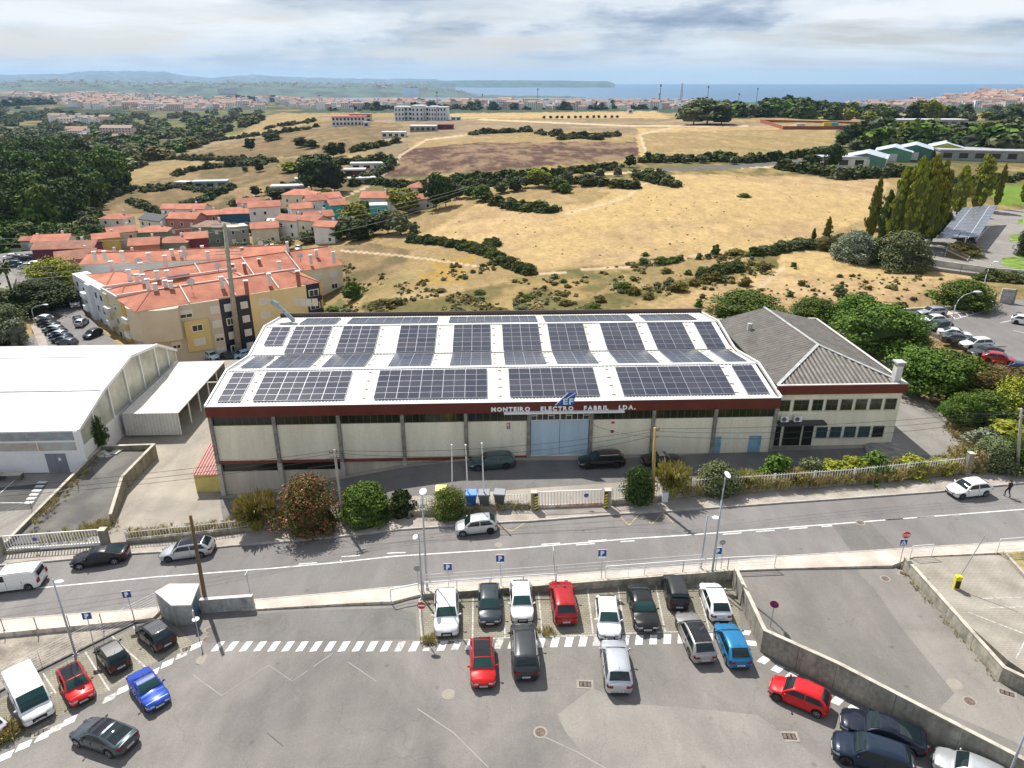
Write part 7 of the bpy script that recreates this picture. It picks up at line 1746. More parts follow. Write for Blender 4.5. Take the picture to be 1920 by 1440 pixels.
for i,(y0,y1,k_) in enumerate(((446,423,.97),(456,434,.93),(506,447,.80),(521,470,.78),(532,486,.76))):
 a = U(-160,y0,tE.z - (1.2 if i < 2 else 6)); b_ = Vector((tE.x,tE.y,pb.z + (tE.z - pb.z) * k_ + .5 - i * .1))
 wire(f'{nth[i]} pale power line from the left edge to the pylon, counted from the top',a,b_,1.0,.03,m=WPALE)
for i,k_ in enumerate((.97,.93,.80)):
 wire(f'{nth[i]} pale power line from the pylon over the village, counted from the top',Vector((tE.x,tE.y,pb.z + (tE.z - pb.z) * k_ + .5)),T1([900,880,860][i],[395,400,410][i]) + Vector((0,0,[9,8,7][i])),2.0,.03,m=WPALE)
# flag poles
for i,(bx_,by_,ty,l_) in enumerate(((848,921,836,'left'),(878,946,836,'middle'),(908,946,833,'right'))):
 P = UG(bx_,by_,gy); Z = z_for(P,ty); t = thing('flag_pole',f'white empty flag pole, {l_} of the three behind the fence','flag pole',P,0,'white flag poles')
 dxm = U([847,873,903.5][i],ty,Z).x - P.x
 b = MB(); b.cyl((0,0,0),(dxm,0,Z - P.z),.07,.045,8); b.build('mast',WRAIL,t); b = MB(); b.sphere((dxm,0,Z - P.z + .06),.11); b.build('finial',mat('finial',(.75,.70,.50),.4,var=0),t)
# signs
BLU = mat('traffic_blue',(.008,.085,.36),.4,var=0); TRED = mat('traffic_red',(.62,.012,.02),.4,var=0); TW = mat('traffic_white',(.85,.85,.85),.4,var=0); TPUR = mat('traffic_faded_blue',(.09,.02,.16),.4,var=0)
def sign_post(base,top_py,label,g,kind_,size=.62,yaw=0.0,P=None,topx=None,panel2=False):
 P = P or UG(base[0],base[1],g); Z = z_for(P,top_py) - P.z
 dxm = (U(topx,top_py,Z + P.z).x - P.x) if topx else 0
 t = thing('traffic_sign',label,'traffic sign',P,yaw)
 b = MB(); b.cyl((0,.04,0),(dxm,.04,Z + size * .4),.032,.032,7); b.build('post',POLE,t)
 def pn(): return thing  # noqa
 s = size; yb = -.01; tilt = 0
 if kind_ == 'P':
  b = MB(); b.use(TW).box(dxm - s * .53,dxm + s * .53,-.01,.02,Z - s * .03,Z + s); b.use(BLU).box(dxm - s * .5,dxm + s * .5,-.02,-.01,Z,Z + s * .97); b.build('sign_face',None,t)
  letters(t,'P',dxm - s * .22,dxm + s * .24,-.03,Z + s * .20,s * .86,TW,.004,bold=.045)
 if kind_ == 'noentry':
  b = MB(); b.use(TW).cyl((dxm,.0,Z),(dxm,-.01,Z),s * .52,s * .52,20); b.use(TRED).cyl((dxm,-.01,Z),(dxm,-.018,Z),s * .48,s * .48,20); b.use(TW).box(dxm - s * .36,dxm + s * .36,-.028,-.018,Z - s * .1,Z + s * .1); b.build('sign_face',None,t)
 if kind_ == 'nostop':
  b = MB(); b.use(TRED).cyl((dxm,.0,Z),(dxm,-.01,Z),s * .5,s * .5,20); b.use(TPUR).cyl((dxm,-.01,Z),(dxm,-.018,Z),s * .42,s * .42,20)
  b.use(TRED).bar((dxm - s * .3,-.024,Z - s * .3),(dxm + s * .3,-.024,Z + s * .3),.01,s * .07); b.build('sign_face',None,t)
 if kind_ == 'back':
  b = MB(); b.cyl((dxm,.0,Z),(dxm,.02,Z),s * .5,s * .5,18); b.build('sign_back',mat('sign_back',(.36,.36,.34),.5,.3,var=.1,scale=5),t)
 if kind_ == 'edge':
  b = MB(); b.box(dxm - .012,dxm + .012,-s * .45,s * .45,Z - .1,Z + s * .9); b.build('sign_back',mat('sign_back_pale',(.62,.64,.64),.5,.2,var=0),t)
 if kind_ == 'stop':
  b = MB(); pts_ = [(dxm + s * .55 * math.cos(R(22.5 + 45 * i)),Z + s * .9 + s * .55 * math.sin(R(22.5 + 45 * i))) for i in range(8)]
  b.use(TRED).add([(x,-.01,z) for x,z in pts_] + [(x,.01,z) for x,z in pts_],[tuple(range(8)),tuple(range(8,16))[::-1]] + [(i,i + 8,(i + 1) % 8 + 8,(i + 1) % 8) for i in range(8)]); b.build('stop_plate',None,t)
  letters(t,'STOP',dxm - s * .44,dxm + s * .44,-.022,Z + s * .72,s * .48,TW,.004,bold=.012)
  b = MB(); b.use(TW).box(dxm - s * .5 - .08,dxm + s * .5 - .08,-.01,.01,Z - s * .75,Z + s * .25); b.use(BLU).box(dxm - s * .47 - .08,dxm + s * .47 - .08,-.016,-.01,Z - s * .72,Z + s * .22)
  b.use(TW).add([(dxm - s * .38 - .08,-.022,Z - s * .62),(dxm + s * .38 - .08,-.022,Z - s * .62),(dxm - .08,-.022,Z + s * .12)],[(0,1,2)])
  b.use(BLU).box(dxm - .08 - .03,dxm - .08 + .03,-.026,-.022,Z - s * .4,Z - s * .12); b.bar((dxm - .08,-.025,Z - s * .38),(dxm - .16,-.025,Z - s * .58),.006,.05); b.bar((dxm - .08,-.025,Z - s * .38),(dxm + .02,-.025,Z - s * .58),.006,.05)
  b.build('crossing_plate',None,t)
 if panel2: b = MB(); b.box(dxm - s * .38,dxm + s * .38,-.012,.01,Z - s * .42,Z - s * .12); b.build('sub_plate',TW,t)
 return t
sign_post((842,1112),1069,'blue P sign above the white electric car, leftmost of the right bays',gc,'P',topx=840)
sign_post((940,1108),1053,'blue P sign above the dark hatchback in the front row',gc,'P',topx=938,panel2=True)
sign_post((1127,1099),1043,'blue P sign above the white hatchback with black grille',gc,'P',topx=1129,panel2=True)
sign_post((1339,1090),1039,'blue P sign beside the low street lamp by the ramp wall',gc,'P',topx=1345,panel2=True)
sign_post((253,1166),1120,'blue P sign behind the black hatchback by the bin shelter',gc,'P',topx=239,yaw=.15)
sign_post((178,1222),1161,'blue P sign left of the old black hatchback',gc,'P',topx=164,yaw=.15)
sign_post((795,1196),1135,'red no entry disc at the left end of the right bays',gc,'noentry',.64,topx=790)
sign_post((1444,1175),1133,'faded purple no stopping disc behind the ramp wall corner',lambda x: 0,'nostop',.62,yaw=-.5,topx=1452)
sign_post((1687,1060),1014,'red STOP sign over a blue crossing sign at the ramp mouth',gr,'stop',.60,topx=1697)
sign_post((1352,1070),1017,'round sign seen from behind on the right pavement',gr,'back',.5,topx=1355)
sign_post((785,1108),1066,'dark round sign back leaning near the tall lamp',gr,'back',.55,topx=782)
sign_post((1043,1107),1040,'sign seen edge on between the second and third P signs',gc,'edge',.7,topx=1037)
sign_post((373,1200),1150,'no entry sign seen almost edge on by the bin shelter',gc,'noentry',.6,yaw=-1.25,topx=362)
sign_post((470,1120),1085,'sign seen edge on at the end of the grey wall',gr,'edge',.6,topx=463)
# yellow barrier post with raised boom
bp_ = thing('parking_barrier','yellow and black barrier post with thin raised boom on the paved lot','barrier',UG(1792,1103,gl),-.2)
YEL = mat('barrier_yellow',(.72,.60,.01),.5,var=.05)
part('housing',YEL,lambda b: b.box(-.2,.2,-.16,.16,0,1.05),bp_); part('black_panel',BLK,lambda b: b.box(-.17,.17,-.175,-.16,.1,.78),bp_)
part('cap',YEL,lambda b: (b.box(-.24,.24,-.2,.2,1.05,1.12),b.box(-.12,.0,-.22,.1,1.12,1.22),b.box(.06,.16,-.22,.1,1.12,1.2)),bp_); part('boom',mat('boom_grey',(.4,.4,.38),.5,var=0),lambda b: b.cyl((.1,.1,1.0),(1.2,.6,4.6),.035,.03,6),bp_)
# small grey litter bins
for px,py,g,l_ in ((1451,1228,gc,'small grey litter bin fixed on the foot of the stained concrete wall'),(371,1180,gc,'round bin with white lid by the bin shelter')):
 t = thing('litter_bin',l_,'bin',UG(px,py,g)); part('body',GRI,lambda b: b.cyl((0,0,.35),(0,0,.95),.2,.25,10),t); part('rim',mat('bin_rim',(.7,.7,.68),.5,var=0),lambda b: b.cyl((0,0,.95),(0,0,1.0),.27,.27,12),t); part('leg',GRI,lambda b: b.box(-.04,.04,-.04,.04,0,.35),t)
for px,l_ in ((1506,'small dark pillar'),): pass
# wheeled bins
for px,py,c,l_,rz in ((884,946,(.01,.09,.36),'blue wheeled bin behind the fence, left of two dark ones',.05),(908,946,(.07,.08,.09),'dark grey wheeled bin between the blue and the open one',0),(937,945,(.09,.10,.11),'dark wheeled bin with its lid ajar, right of three',-.1),(828,938,(.60,.50,.05),'yellow bin half hidden by the flowering hedge',0)):
 t = thing('wheeled_bin',l_,'bin',UG(px,py,gy),rz,'wheeled bins'); m = mat('bin_' + l_[:5],c,.5,var=.05)
 part('body',m,lambda b: b.add([(-.38,-.3,.08),(.38,-.3,.08),(.38,.3,.08),(-.38,.3,.08),(-.5,-.4,1.15),(.5,-.4,1.15),(.5,.4,1.15),(-.5,.4,1.15)],[(0,3,2,1),(4,5,6,7),(0,1,5,4),(1,2,6,5),(2,3,7,6),(3,0,4,7)]),t)
 part('lid',mat('lid_' + l_[:5],tuple(min(1,v * 2.2 + .03) for v in c),.45,var=0),lambda b: b.add([(-.54,-.46,1.17),(.54,-.46,1.17),(.54,.44,1.3),(-.54,.44,1.3),(-.5,-.42,1.27),(.5,-.42,1.27),(.5,.4,1.42),(-.5,.4,1.42)],[(0,3,2,1),(4,5,6,7),(0,1,5,4),(1,2,6,5),(2,3,7,6),(3,0,4,7)]),t)
 for s_ in (-1,1): part('wheel',TYRE,lambda b: b.cyl((s_ * .3,.36,.1),(s_ * .38,.36,.1),.1,.1,8),t)
t = thing('utility_cabinet','white utility cabinet on the pavement beside the yellowish pole','cabinet',UG(1246,940,gr,.13)); part('cabinet',WRAIL,lambda b: b.box(-.27,.27,-.15,.15,0,.95),t); part('door_panel',mat('cab_door',(.7,.7,.7),.5,var=0),lambda b: b.box(-.23,.23,-.165,-.15,.08,.88),t); part('lid',WRAIL,lambda b: b.box(-.3,.3,-.18,.18,.95,1.0),t)
# ------------------------------------------------------------------ fences and gates
PICK = MB(); PICK.box(-.02,.02,-.015,.015,0,1.0); PICKM = PICK.mesh('picket'); PICKM.materials.append(WRAIL)
def picket_fence(label,px,h=1.25,wallh=.55,pitch=.26,g=gr,base_off=.13,posts=4.0,lean=.0):
 P = [UG(x,y,g,base_off) for x,y in px]; t = thing('picket_fence',label,'fence',P[0]); o = t.location.copy()
 for a,b_ in zip(P[:-1],P[1:]):
  d = Vector((b_.x - a.x,b_.y - a.y,0)); L_ = d.length; d /= L_; n = Vector((-d.y,d.x,0)); rz = math.atan2(d.y,d.x)
  if wallh:
   mb = MB(); q = [a,b_,b_ + n * .28,a + n * .28]; mb.prism(q,[a.z - .5,b_.z - .5,b_.z - .5,a.z - .5],[a.z + wallh,b_.z + wallh,b_.z + wallh,a.z + wallh]); mb.build('low_wall',LOWW,t,origin=o)
  k_ = int(L_ / pitch)
  for i in range(k_):
   p = a.lerp(b_,(i + .5) / k_) + n * .14; q = link('picket',PICKM,t); q.location = (p.x - o.x,p.y - o.y,p.z - o.z + wallh + .02); q.scale = (1,1,h + random.uniform(-.03,.03)); q.rotation_euler = (random.uniform(-.03,.03) + lean,random.uniform(-.02,.02),rz)
  for zz in (.12,h - .14):
   mb = MB(); mb.bar(a + n * .16 + Vector((0,0,wallh + zz)),b_ + n * .16 + Vector((0,0,wallh + zz)),.03,.04); mb.build('rail',WRAIL,t,origin=o)
  for i in range(int(L_ / posts) + 1):
   p = a + d * min(L_,i * posts) + n * .14; mb = MB(); mb.box(p.x - .035,p.x + .035,p.y - .035,p.y + .035,p.z + wallh,p.z + wallh + h + .05); mb.build('post',WRAIL,t,origin=o)
 return t
picket_fence('white picket fence on a low wall in front of the office hedge',[(1147,948),(1223,941),(1300,930),(1450,920),(1600,909),(1700,898),(1804,888)],1.25,.5,.27)
picket_fence('white picket fence between the oleander and the main gate',[(650,976),(809,961),(990,954)],1.1,.5,.27)
picket_fence('low picket fence with dry grass left of the oleander',[(238,1021),(433,1001),(553,984),(645,976)],.95,.4,.27)
def slat_gate(label,pxa,pxb,h,disc,g=gr,pitch=.28,rust=False):
 a,b_ = UG(*pxa,g,.16),UG(*pxb,g,.16); d = (b_ - a); L_ = math.hypot(d.x,d.y); rz = math.atan2(d.y,d.x); sl = d.z / L_
 t = thing('sliding_gate',label,'gate',a,rz); t.rotation_euler = (0,-math.atan(sl),rz)
 part('frame',WRAIL,lambda b: (b.box(0,L_,-.04,.04,h - .07,h),b.box(0,.06,-.04,.04,0,h),b.box(L_ - .06,L_,-.04,.04,0,h)),t)
 RU = mat('rusty_white',(.66,.63,.58),.7,var=.05,scale=1.3,c2=(.34,.12,.04)) if rust else WRAIL
 part('bottom_panel',RU,lambda b: b.box(0,L_,-.05,.05,.04,.34),t)
 me = MB(); me.box(-.045,.045,-.02,.02,.3,h - .05); mm = me.mesh('slat'); mm.materials.append(WRAIL)
 n = int(L_ / pitch)
 for i in range(n): q = link('slat',mm,t); q.location = ((i + .5) * L_ / n,0,0)
 dx = disc * L_; part('no_parking_disc',BLU,lambda b: b.cyl((dx,-.05,h * .68),(dx,-.07,h * .68),.21,.21,14),t); part('disc_bar',TRED,lambda b: b.bar((dx - .14,-.08,h * .68 + .14),(dx + .14,-.08,h * .68 - .14),.01,.05),t)
slat_gate('wide white slatted gate with blue disc, in front of the raised platform',(11,1035),(194,1022),1.75,.34)
slat_gate('white main gate with rusty foot and blue disc below the big blue door',(1008,953),(1129,948),1.75,.75,rust=True)
def pillar(label,px,py,w,h,m,striped=False):
 t = thing('gate_pillar',label,'pillar',UG(px,py,gr,.1),FA,'gate pillars'); part('shaft',m,lambda b: b.box(-w / 2,w / 2,-w / 2,w / 2,-.2,h),t)
 part('cap',CONT,lambda b: b.box(-w / 2 - .03,w / 2 + .03,-w / 2 - .03,w / 2 + .03,h,h + .06),t)
 if striped:
  part('striped_board',BLK,lambda b: b.box(.02 if striped > 0 else -.34,.34 if striped > 0 else -.02,-w / 2 - .05,-w / 2 - .01,.1,h - .05),t)
  for i in range(5): part('yellow_stripe',YEL,lambda b: (lambda x0,z: b.add([(x0,-w / 2 - .06,z),(x0 + .30,-w / 2 - .06,z + .16),(x0 + .30,-w / 2 - .06,z + .32),(x0,-w / 2 - .06,z + .16)],[(0,1,2,3)]))(.03 if striped > 0 else -.33,.15 + i * (h - .5) / 4.6),t)
pillar('concrete pillar with black and yellow board, left of the main gate',1001,955,.55,1.85,LOWW,1)
pillar('concrete pillar with black and yellow board, right of the main gate',1138,951,.55,1.85,LOWW,-1)
pillar('dark concrete pillar right of the wide slatted gate',200,1025,.6,1.9,LOWW)
pillar('dark concrete pillar at the left edge of the wide slatted gate',3,1040,.6,1.8,LOWW)
pillar('grey pillar at the end of the office picket fence',1810,890,.5,2.4,LOWW)
def railing(label,px,h,g,off,n_rails=4,post=1.9,r=.022,px_mat=WRAIL,top=.04,name='railing',cat='railing'):
 P = [UG(x,y,g,off) for x,y in px]; t = thing(name,label,cat,P[0]); o = t.location.copy()
 for a,b_ in zip(P[:-1],P[1:]):
  L_ = (b_ - a).length; k_ = max(1,int(L_ / post))
  for i in range(k_ + 1):
   p = a.lerp(b_,i / k_); mb = MB(); mb.cyl(p,p + Vector((0,0,h)),r * 1.3,r * 1.3,6); mb.build('post',px_mat,t,origin=o)
  for j in range(n_rails):
   z = h * (j + 1) / n_rails; mb = MB(); rr = top if j == n_rails - 1 else r * .7; mb.cyl(a + Vector((0,0,z)),b_ + Vector((0,0,z)),rr,rr,6); mb.build('rail',px_mat,t,origin=o)
 return t
railing('white railing with pale top bar left of the first P sign',[(733,1126),(795,1113),(1043,1096)],1.05,gr,.12,2,2.2,.03,top=.055)
railing('white railing along the right pavement above the small off roader',[(1135,1084),(1280,1073),(1364,1067),(1452,1063)],1.1,gr,.12,4,2.4,.028,top=.05)
railing('thin wire fence behind the row of parked cars',[(800,1112),(1043,1095),(1310,1074)],1.75,gr,.12,6,4.2,.012,top=.014,name='wire_fence',cat='fence')
railing('short white railing beside the STOP sign',[(1706,1046),(1746,1043)],1.15,gr,.12,4,2.0,.025)
railing('white railing at the right edge above the paved lot',[(1868,1038),(1960,1030),(2100,1020)],1.4,gr,.12,4,2.4,.03)
railing('tall wire net fence along the kerb of the left bays',[(0,1296),(80,1253),(297,1144)],1.7,gc,.1,8,3.5,.012,top=.014,name='wire_fence',cat='fence')
railing('wire fence on the wall of the back car park',[(1700,492),(1800,512),(1925,520)],1.6,lambda x: 1.2,0,2,5,.03,px_mat=GRI,top=.02,name='wire_fence',cat='fence')
railing('low wire fence of the white shed yard',[(-60,1015),(60,955),(150,930)],1.1,gy,0,3,3.5,.02,px_mat=mat('fence_grey',(.35,.35,.33),.6,var=0),top=.02,name='wire_fence',cat='fence')
for i,(px,py) in enumerate(((8,1182),(70,1180),(131,1176),(192,1172),(253,1166))):
 t = thing('bollard',f'{nth[i]} thin dark post from the left on the lower pavement edge','bollard',UG(px,py,gr,.1),0,'thin dark posts'); part('post',GRI,lambda b: b.cyl((0,0,0),(0,0,1.15),.035,.035,6),t); part('foot',GRI,lambda b: b.cyl((0,0,0),(0,0,.03),.1,.1,8),t)
for i,(px,py) in enumerate(((1845,882),(1882,878),(1908,876))):
 t = thing('fence_post',f'{nth[i]} leaning concrete fence post right of the office yard','post',UG(px,py,gr,.2),0,'leaning fence posts'); part('post',CONP,lambda b: b.bar((0,0,-.2),(.25,0,1.8),.1,.1),t); part('tip',CONP,lambda b: b.bar((.25,0,1.8),(.38,-.1,2.0),.08,.08),t)
wall('boundary_wall','low weathered wall right of the office fence below the bushes',[UG(1815,889,gr),UG(1920,880,gr),UG(2300,846,gr)],[.75,.8,.8],[-.4] * 3,.3,LOWW,CONT,joints=False)
wall('boundary_wall','low brown wall along the far side of the paved lot verge',[UG(1880,1038,gl),UG(1925,1088,gl),UG(2100,1180,gl)],[.3,.3,.3],[-.4] * 3,.15,KERB,KERB,joints=False)
# ------------------------------------------------------------------ the walking person
def person():
 P = UG(1888,931,gr); t = thing('person','person in dark top and dark trousers walking on the road beside the white hatchback','person',P,.25)
 J = dict(pel=(0,0,.95),sp=(0,.02,1.15),ch=(0,.03,1.38),ne=(0,.04,1.52),hd=(0,.06,1.60),tp=(0,.07,1.74),
             hl=(-.10,0,.90),kl=(-.13,.20,.52),fl=(-.13,.12,.08),tl=(-.14,.30,.04),hr=(.10,0,.90),kr=(.12,.02,.48),fr=(.12,-.24,.10),tr=(.13,-.08,.03),
             sl=(-.19,.03,1.42),el=(-.30,.02,1.16),wl=(-.26,.20,.98),gl_=(-.25,.27,.95),sr=(.19,.03,1.42),er=(.27,-.06,1.15),wr_=(.27,.06,.93),gr_=(.27,.12,.87))
 rad = dict(pel=.14,sp=.12,ch=.145,ne=.06,hd=.095,tp=.07,hl=.095,kl=.065,fl=.045,tl=.04,hr=.095,kr=.065,fr=.045,tr=.04,sl=.065,el=.045,wl=.032,gl_=.035,sr=.065,er=.045,wr_=.032,gr_=.035)
 E = [('pel','sp'),('sp','ch'),('ch','ne'),('ne','hd'),('hd','tp'),('pel','hl'),('hl','kl'),('kl','fl'),('fl','tl'),('pel','hr'),('hr','kr'),('kr','fr'),('fr','tr'),('ch','sl'),('sl','el'),('el','wl'),('wl','gl_'),('ch','sr'),('sr','er'),('er','wr_'),('wr_','gr_')]
 ks = list(J); me = bpy.data.meshes.new('body'); me.from_pydata([J[k_] for k_ in ks],[(ks.index(a),ks.index(b)) for a,b in E],[])
 o = bpy.data.objects.new('body',me); col.objects.link(o); o.modifiers.new('s','SKIN'); ly = me.skin_vertices[0].data
 for i,k_ in enumerate(ks): ly[i].radius = (rad[k_],rad[k_]); ly[i].use_root = (k_ == 'pel')
 s = o.modifiers.new('d','SUBSURF'); s.levels = 1; s.render_levels = 1
 dg = bpy.context.evaluated_depsgraph_get(); dg.update(); m2 = bpy.data.meshes.new_from_object(o.evaluated_get(dg)); m2.name = 'body'; bpy.data.objects.remove(o)
 m2.materials.clear()
 for m in (mat('skin',(.45,.26,.18),.6,var=0),mat('dark_shirt',(.035,.02,.03),.8,var=0),mat('dark_trousers',(.012,.014,.02),.8,var=0),mat('shoe',(.02,.02,.02),.6,var=0)): m2.materials.append(m)
 for f in m2.polygons:
  c = f.center; f.material_index = 0 if c.z > 1.5 else (1 if c.z > .96 and abs(c.x) < .24 else (2 if c.z > .12 and c.z < .96 and abs(c.x) < .22 else (3 if c.z <= .12 else 0))); f.use_smooth = True
 link('body',m2,t)
 b = MB(); b.sphere((0,.045,1.68),.105,.11,.11,10,7); b.build('hair',mat('hair_dark',(.02,.014,.01),.7,var=0),t,smooth=True)
 b = MB(); b.sphere((0,-.13,1.25),.15,.09,.22,8,6); b.build('backpack',mat('pack',(.02,.02,.025),.8,var=0),t,smooth=True)
person()
# ------------------------------------------------------------------ vegetation
def leafmat(name,c,c2,rnd=.25):
 m = bpy.data.materials.new(name); m.use_nodes = True; nt = m.node_tree; b = nt.nodes['Principled BSDF']; L = nt.links.new; N = nt.nodes.new
 b.inputs['Roughness'].default_value = .75; b.inputs['Specular IOR Level'].default_value = .12
 g = N('ShaderNodeNewGeometry'); r = N('ShaderNodeValToRGB'); L(g.outputs['Random Per Island'],r.inputs[0])
 r.color_ramp.elements[0].color = rgb(c); r.color_ramp.elements[1].color = rgb(c2)
 oi = N('ShaderNodeObjectInfo'); hs = N('ShaderNodeHueSaturation'); mr = N('ShaderNodeMapRange'); mr.inputs[3].default_value = 1 - rnd; mr.inputs[4].default_value = 1 + rnd
 L(oi.outputs['Random'],mr.inputs[0]); L(mr.outputs[0],hs.inputs['Value']); mr2 = N('ShaderNodeMapRange'); mr2.inputs[3].default_value = .485; mr2.inputs[4].default_value = .515
 L(oi.outputs['Random'],mr2.inputs[0]); L(mr2.outputs[0],hs.inputs['Hue']); L(r.outputs[0],hs.inputs['Color']); L(hs.outputs[0],b.inputs['Base Color'])
 MATS[name] = m; return m
LF = {'green': leafmat('leaf_green',(.04,.08,.012),(.13,.19,.028)),'dark': leafmat('leaf_dark',(.022,.042,.010),(.065,.095,.022)),'olive': leafmat('leaf_olive',(.075,.095,.035),(.19,.21,.10)),
      'lime': leafmat('leaf_lime',(.12,.14,.012),(.34,.34,.04)),'pine': leafmat('leaf_pine',(.05,.09,.014),(.13,.19,.03)),'grey': leafmat('leaf_grey',(.14,.17,.10),(.32,.36,.25)),
      'brown': leafmat('leaf_brown',(.09,.08,.02),(.20,.17,.045)),'straw': leafmat('leaf_straw',(.25,.20,.07),(.55,.45,.20)),'bramble': leafmat('leaf_bramble',(.045,.06,.012),(.12,.135,.03))}
FLOW = mat('petal_red',(.40,.05,.06),.6,var=0); BARK = mat('bark',(.10,.075,.05),.95,var=.2,scale=3)
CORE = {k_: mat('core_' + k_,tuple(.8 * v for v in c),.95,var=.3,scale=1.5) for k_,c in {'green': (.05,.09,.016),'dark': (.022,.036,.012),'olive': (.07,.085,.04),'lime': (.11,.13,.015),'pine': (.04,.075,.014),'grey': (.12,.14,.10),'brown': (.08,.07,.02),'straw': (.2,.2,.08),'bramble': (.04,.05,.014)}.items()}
def crown_mesh(name,sp,n_cl,n_lf,seed,shape='round',leaf=.05,flowers=0):
 """crown of unit width and unit height (0..1), leaves as small quads in clumps round a lumpy core"""
 rg = np.random.default_rng(seed); th = rg.uniform(0,2 * math.pi,n_cl); hh = rg.uniform(.06,1,n_cl)
 if shape == 'round': prof_ = lambda h: np.sqrt(np.clip(1 - ((h - .52) / .5) ** 2,.02,1)) * .5
 elif shape == 'dome': prof_ = lambda h: np.sqrt(np.clip(1 - (h / 1.0) ** 2.2,.02,1)) * .5
 elif shape == 'poplar': prof_ = lambda h: .5 * np.clip(np.sin(np.clip(h,0,1) ** .75 * math.pi) ** .7,.08,1)
 else: prof_ = lambda h: .5 * np.clip(1.1 - h,.1,1) ** .6
 lob = 1 + .22 * np.sin(th * 3 + rg.uniform(0,6)) * np.sin(hh * 5 + th + seed) + .12 * np.sin(th * 7 + seed); rr = prof_(hh) * rg.uniform(.42,1.0,n_cl) * lob; cs = np.stack([np.cos(th) * rr,np.sin(th) * rr,hh * .92 + .02],-1); cr_ = rg.uniform(.10,.20,n_cl) * (1.0 if shape != 'poplar' else .8)
 if shape == 'poplar': cr_[:] = cr_ * .62
 N = n_cl * n_lf; ci = np.repeat(np.arange(n_cl),n_lf); d = rg.normal(size=(N,3)); d /= np.linalg.norm(d,axis=1)[:,None]; d[:,2] = np.abs(d[:,2]) * rg.choice([1,1,-.5],N)
 P = cs[ci] + d * cr_[ci][:,None] * rg.uniform(.75,1.1,N)[:,None] * np.array([1,1,.8 if shape != 'poplar' else .5])
 P[:,2] = np.clip(P[:,2],.0,1.05)
 nrm = d + rg.normal(size=(N,3)) * .55 + np.array([0,0,.3]); nrm /= np.linalg.norm(nrm,axis=1)[:,None]
 a = np.cross(nrm,rg.normal(size=(N,3))); a /= np.linalg.norm(a,axis=1)[:,None]; b_ = np.cross(nrm,a); s = leaf * rg.uniform(.6,1.3,N)[:,None]
 V = np.stack([P - a * s - b_ * s * .7,P + a * s - b_ * s * .7,P + a * s * .8 + b_ * s * .7,P - a * s * .8 + b_ * s * .7],1).reshape(-1,3)
 F = np.arange(N * 4).reshape(-1,4)
 mb = MB(); nu,nv = 12,8; mb.add(V.tolist(),F.tolist()); mb.mats = [LF[sp],CORE[sp],FLOW]; mb.mi = [0] * N
 if flowers:
  for i in rg.choice(N,int(N * flowers),False): mb.mi[i] = 2
 v = [];
 for j in range(nv + 1):
  h = j / nv
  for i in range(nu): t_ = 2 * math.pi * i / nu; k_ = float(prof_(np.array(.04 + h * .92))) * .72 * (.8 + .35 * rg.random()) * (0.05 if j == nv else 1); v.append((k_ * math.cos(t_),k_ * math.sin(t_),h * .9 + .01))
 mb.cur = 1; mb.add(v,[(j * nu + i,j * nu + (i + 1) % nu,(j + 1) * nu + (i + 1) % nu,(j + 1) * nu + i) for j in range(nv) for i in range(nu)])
 return mb.mesh(name)
def tuft_mesh(name,sp,n,seed):
 rg = random.Random(seed); mb = MB(); mb.mats = [LF[sp],LF['straw']]
 for i in range(n):
  a = rg.uniform(0,2 * math.pi); r0 = rg.uniform(0,.16); r1 = r0 + rg.uniform(.1,.38); h = rg.uniform(.5,1.0); w = .008 if n > 99 else .014; mb.cur = 1 if rg.random() < .6 else 0
  c,s = math.cos(a),math.sin(a); p = lambda r,z,q: (r * c - q * s,r * s + q * c,z)
  mb.add([p(r0,0,-w),p(r0,0,w),p((r0 + r1) / 2,h * .75,w),p((r0 + r1) / 2,h * .75,-w),p(r1,h * rg.uniform(.7,1),w * .3),p(r1,h * .85,-w * .3)],[(0,1,2,3),(3,2,4,5)])
 return mb.mesh(name)
SPC = {}
def proto(sp,shape='round',q=1,fl=0):
 key = (sp,shape,q,fl)
 if key not in SPC:
  nc,nl,lf = {0: (16,18,.08),1: (46,38,.04),2: (150,80,.0165)}[q]
  lf *= .75 if fl else 1
  SPC[key] = [crown_mesh('crown',sp,nc,nl,hash((sp,shape)) % 1000 * 0 + len(SPC) * 7 + i,shape,lf,fl) for i in range(2 if q else 3)]
 return SPC[key]
TRK = MB(); TRK.cyl((0,0,-.3),(.04,.02,.55),.05,.03,7); TRK.cyl((.04,.02,.5),(.16,.05,.85),.025,.012,5); TRK.cyl((.03,.02,.45),(-.14,-.06,.8),.025,.012,5); TRKM = TRK.mesh('trunk'); TRKM.materials.append(BARK)
def tree(px,py,wpx,hpx,sp,label,shape='round',q=1,fl=0,z=None,name='tree',cat='tree',group=None,trunk=.18,P=None):
 P = P or (T1(px,py) if z is None else U(px,py,z)); zc = P.y * CP - (P.z - CAM_H) * SP; s = zc / FPX
 w = wpx * s; h = hpx * s / max(.5,math.cos(PITCH + math.atan((py - 720) / FPX))) ; dp_ = PITCH + math.atan((py - 720) / FPX)
 if shape != 'poplar': h = max((hpx * s - .28 * w * math.sin(dp_)) / math.cos(dp_),w * .38)
 t = thing(name,label,cat,P,random.uniform(0,6.28),group); ms = proto(sp,shape,q,fl); tr = trunk if name == 'tree' else 0
 c = link('crown' if name == 'tree' else 'foliage',random.choice(ms),t); c.location = (0,0,h * tr * .8 - .1 * h * (tr == 0)); c.scale = (w * 1.05,w * 1.05,h * (1 - tr * .8) * 1.0)
 if name == 'tree': k_ = link('trunk',TRKM,t); k_.scale = (max(w * .5,h * .35),max(w * .5,h * .35),h * .9)
 return t
B_ = dict(name='shrub',cat='shrub')
yd = lambda px,py: UG(px,py,gy)
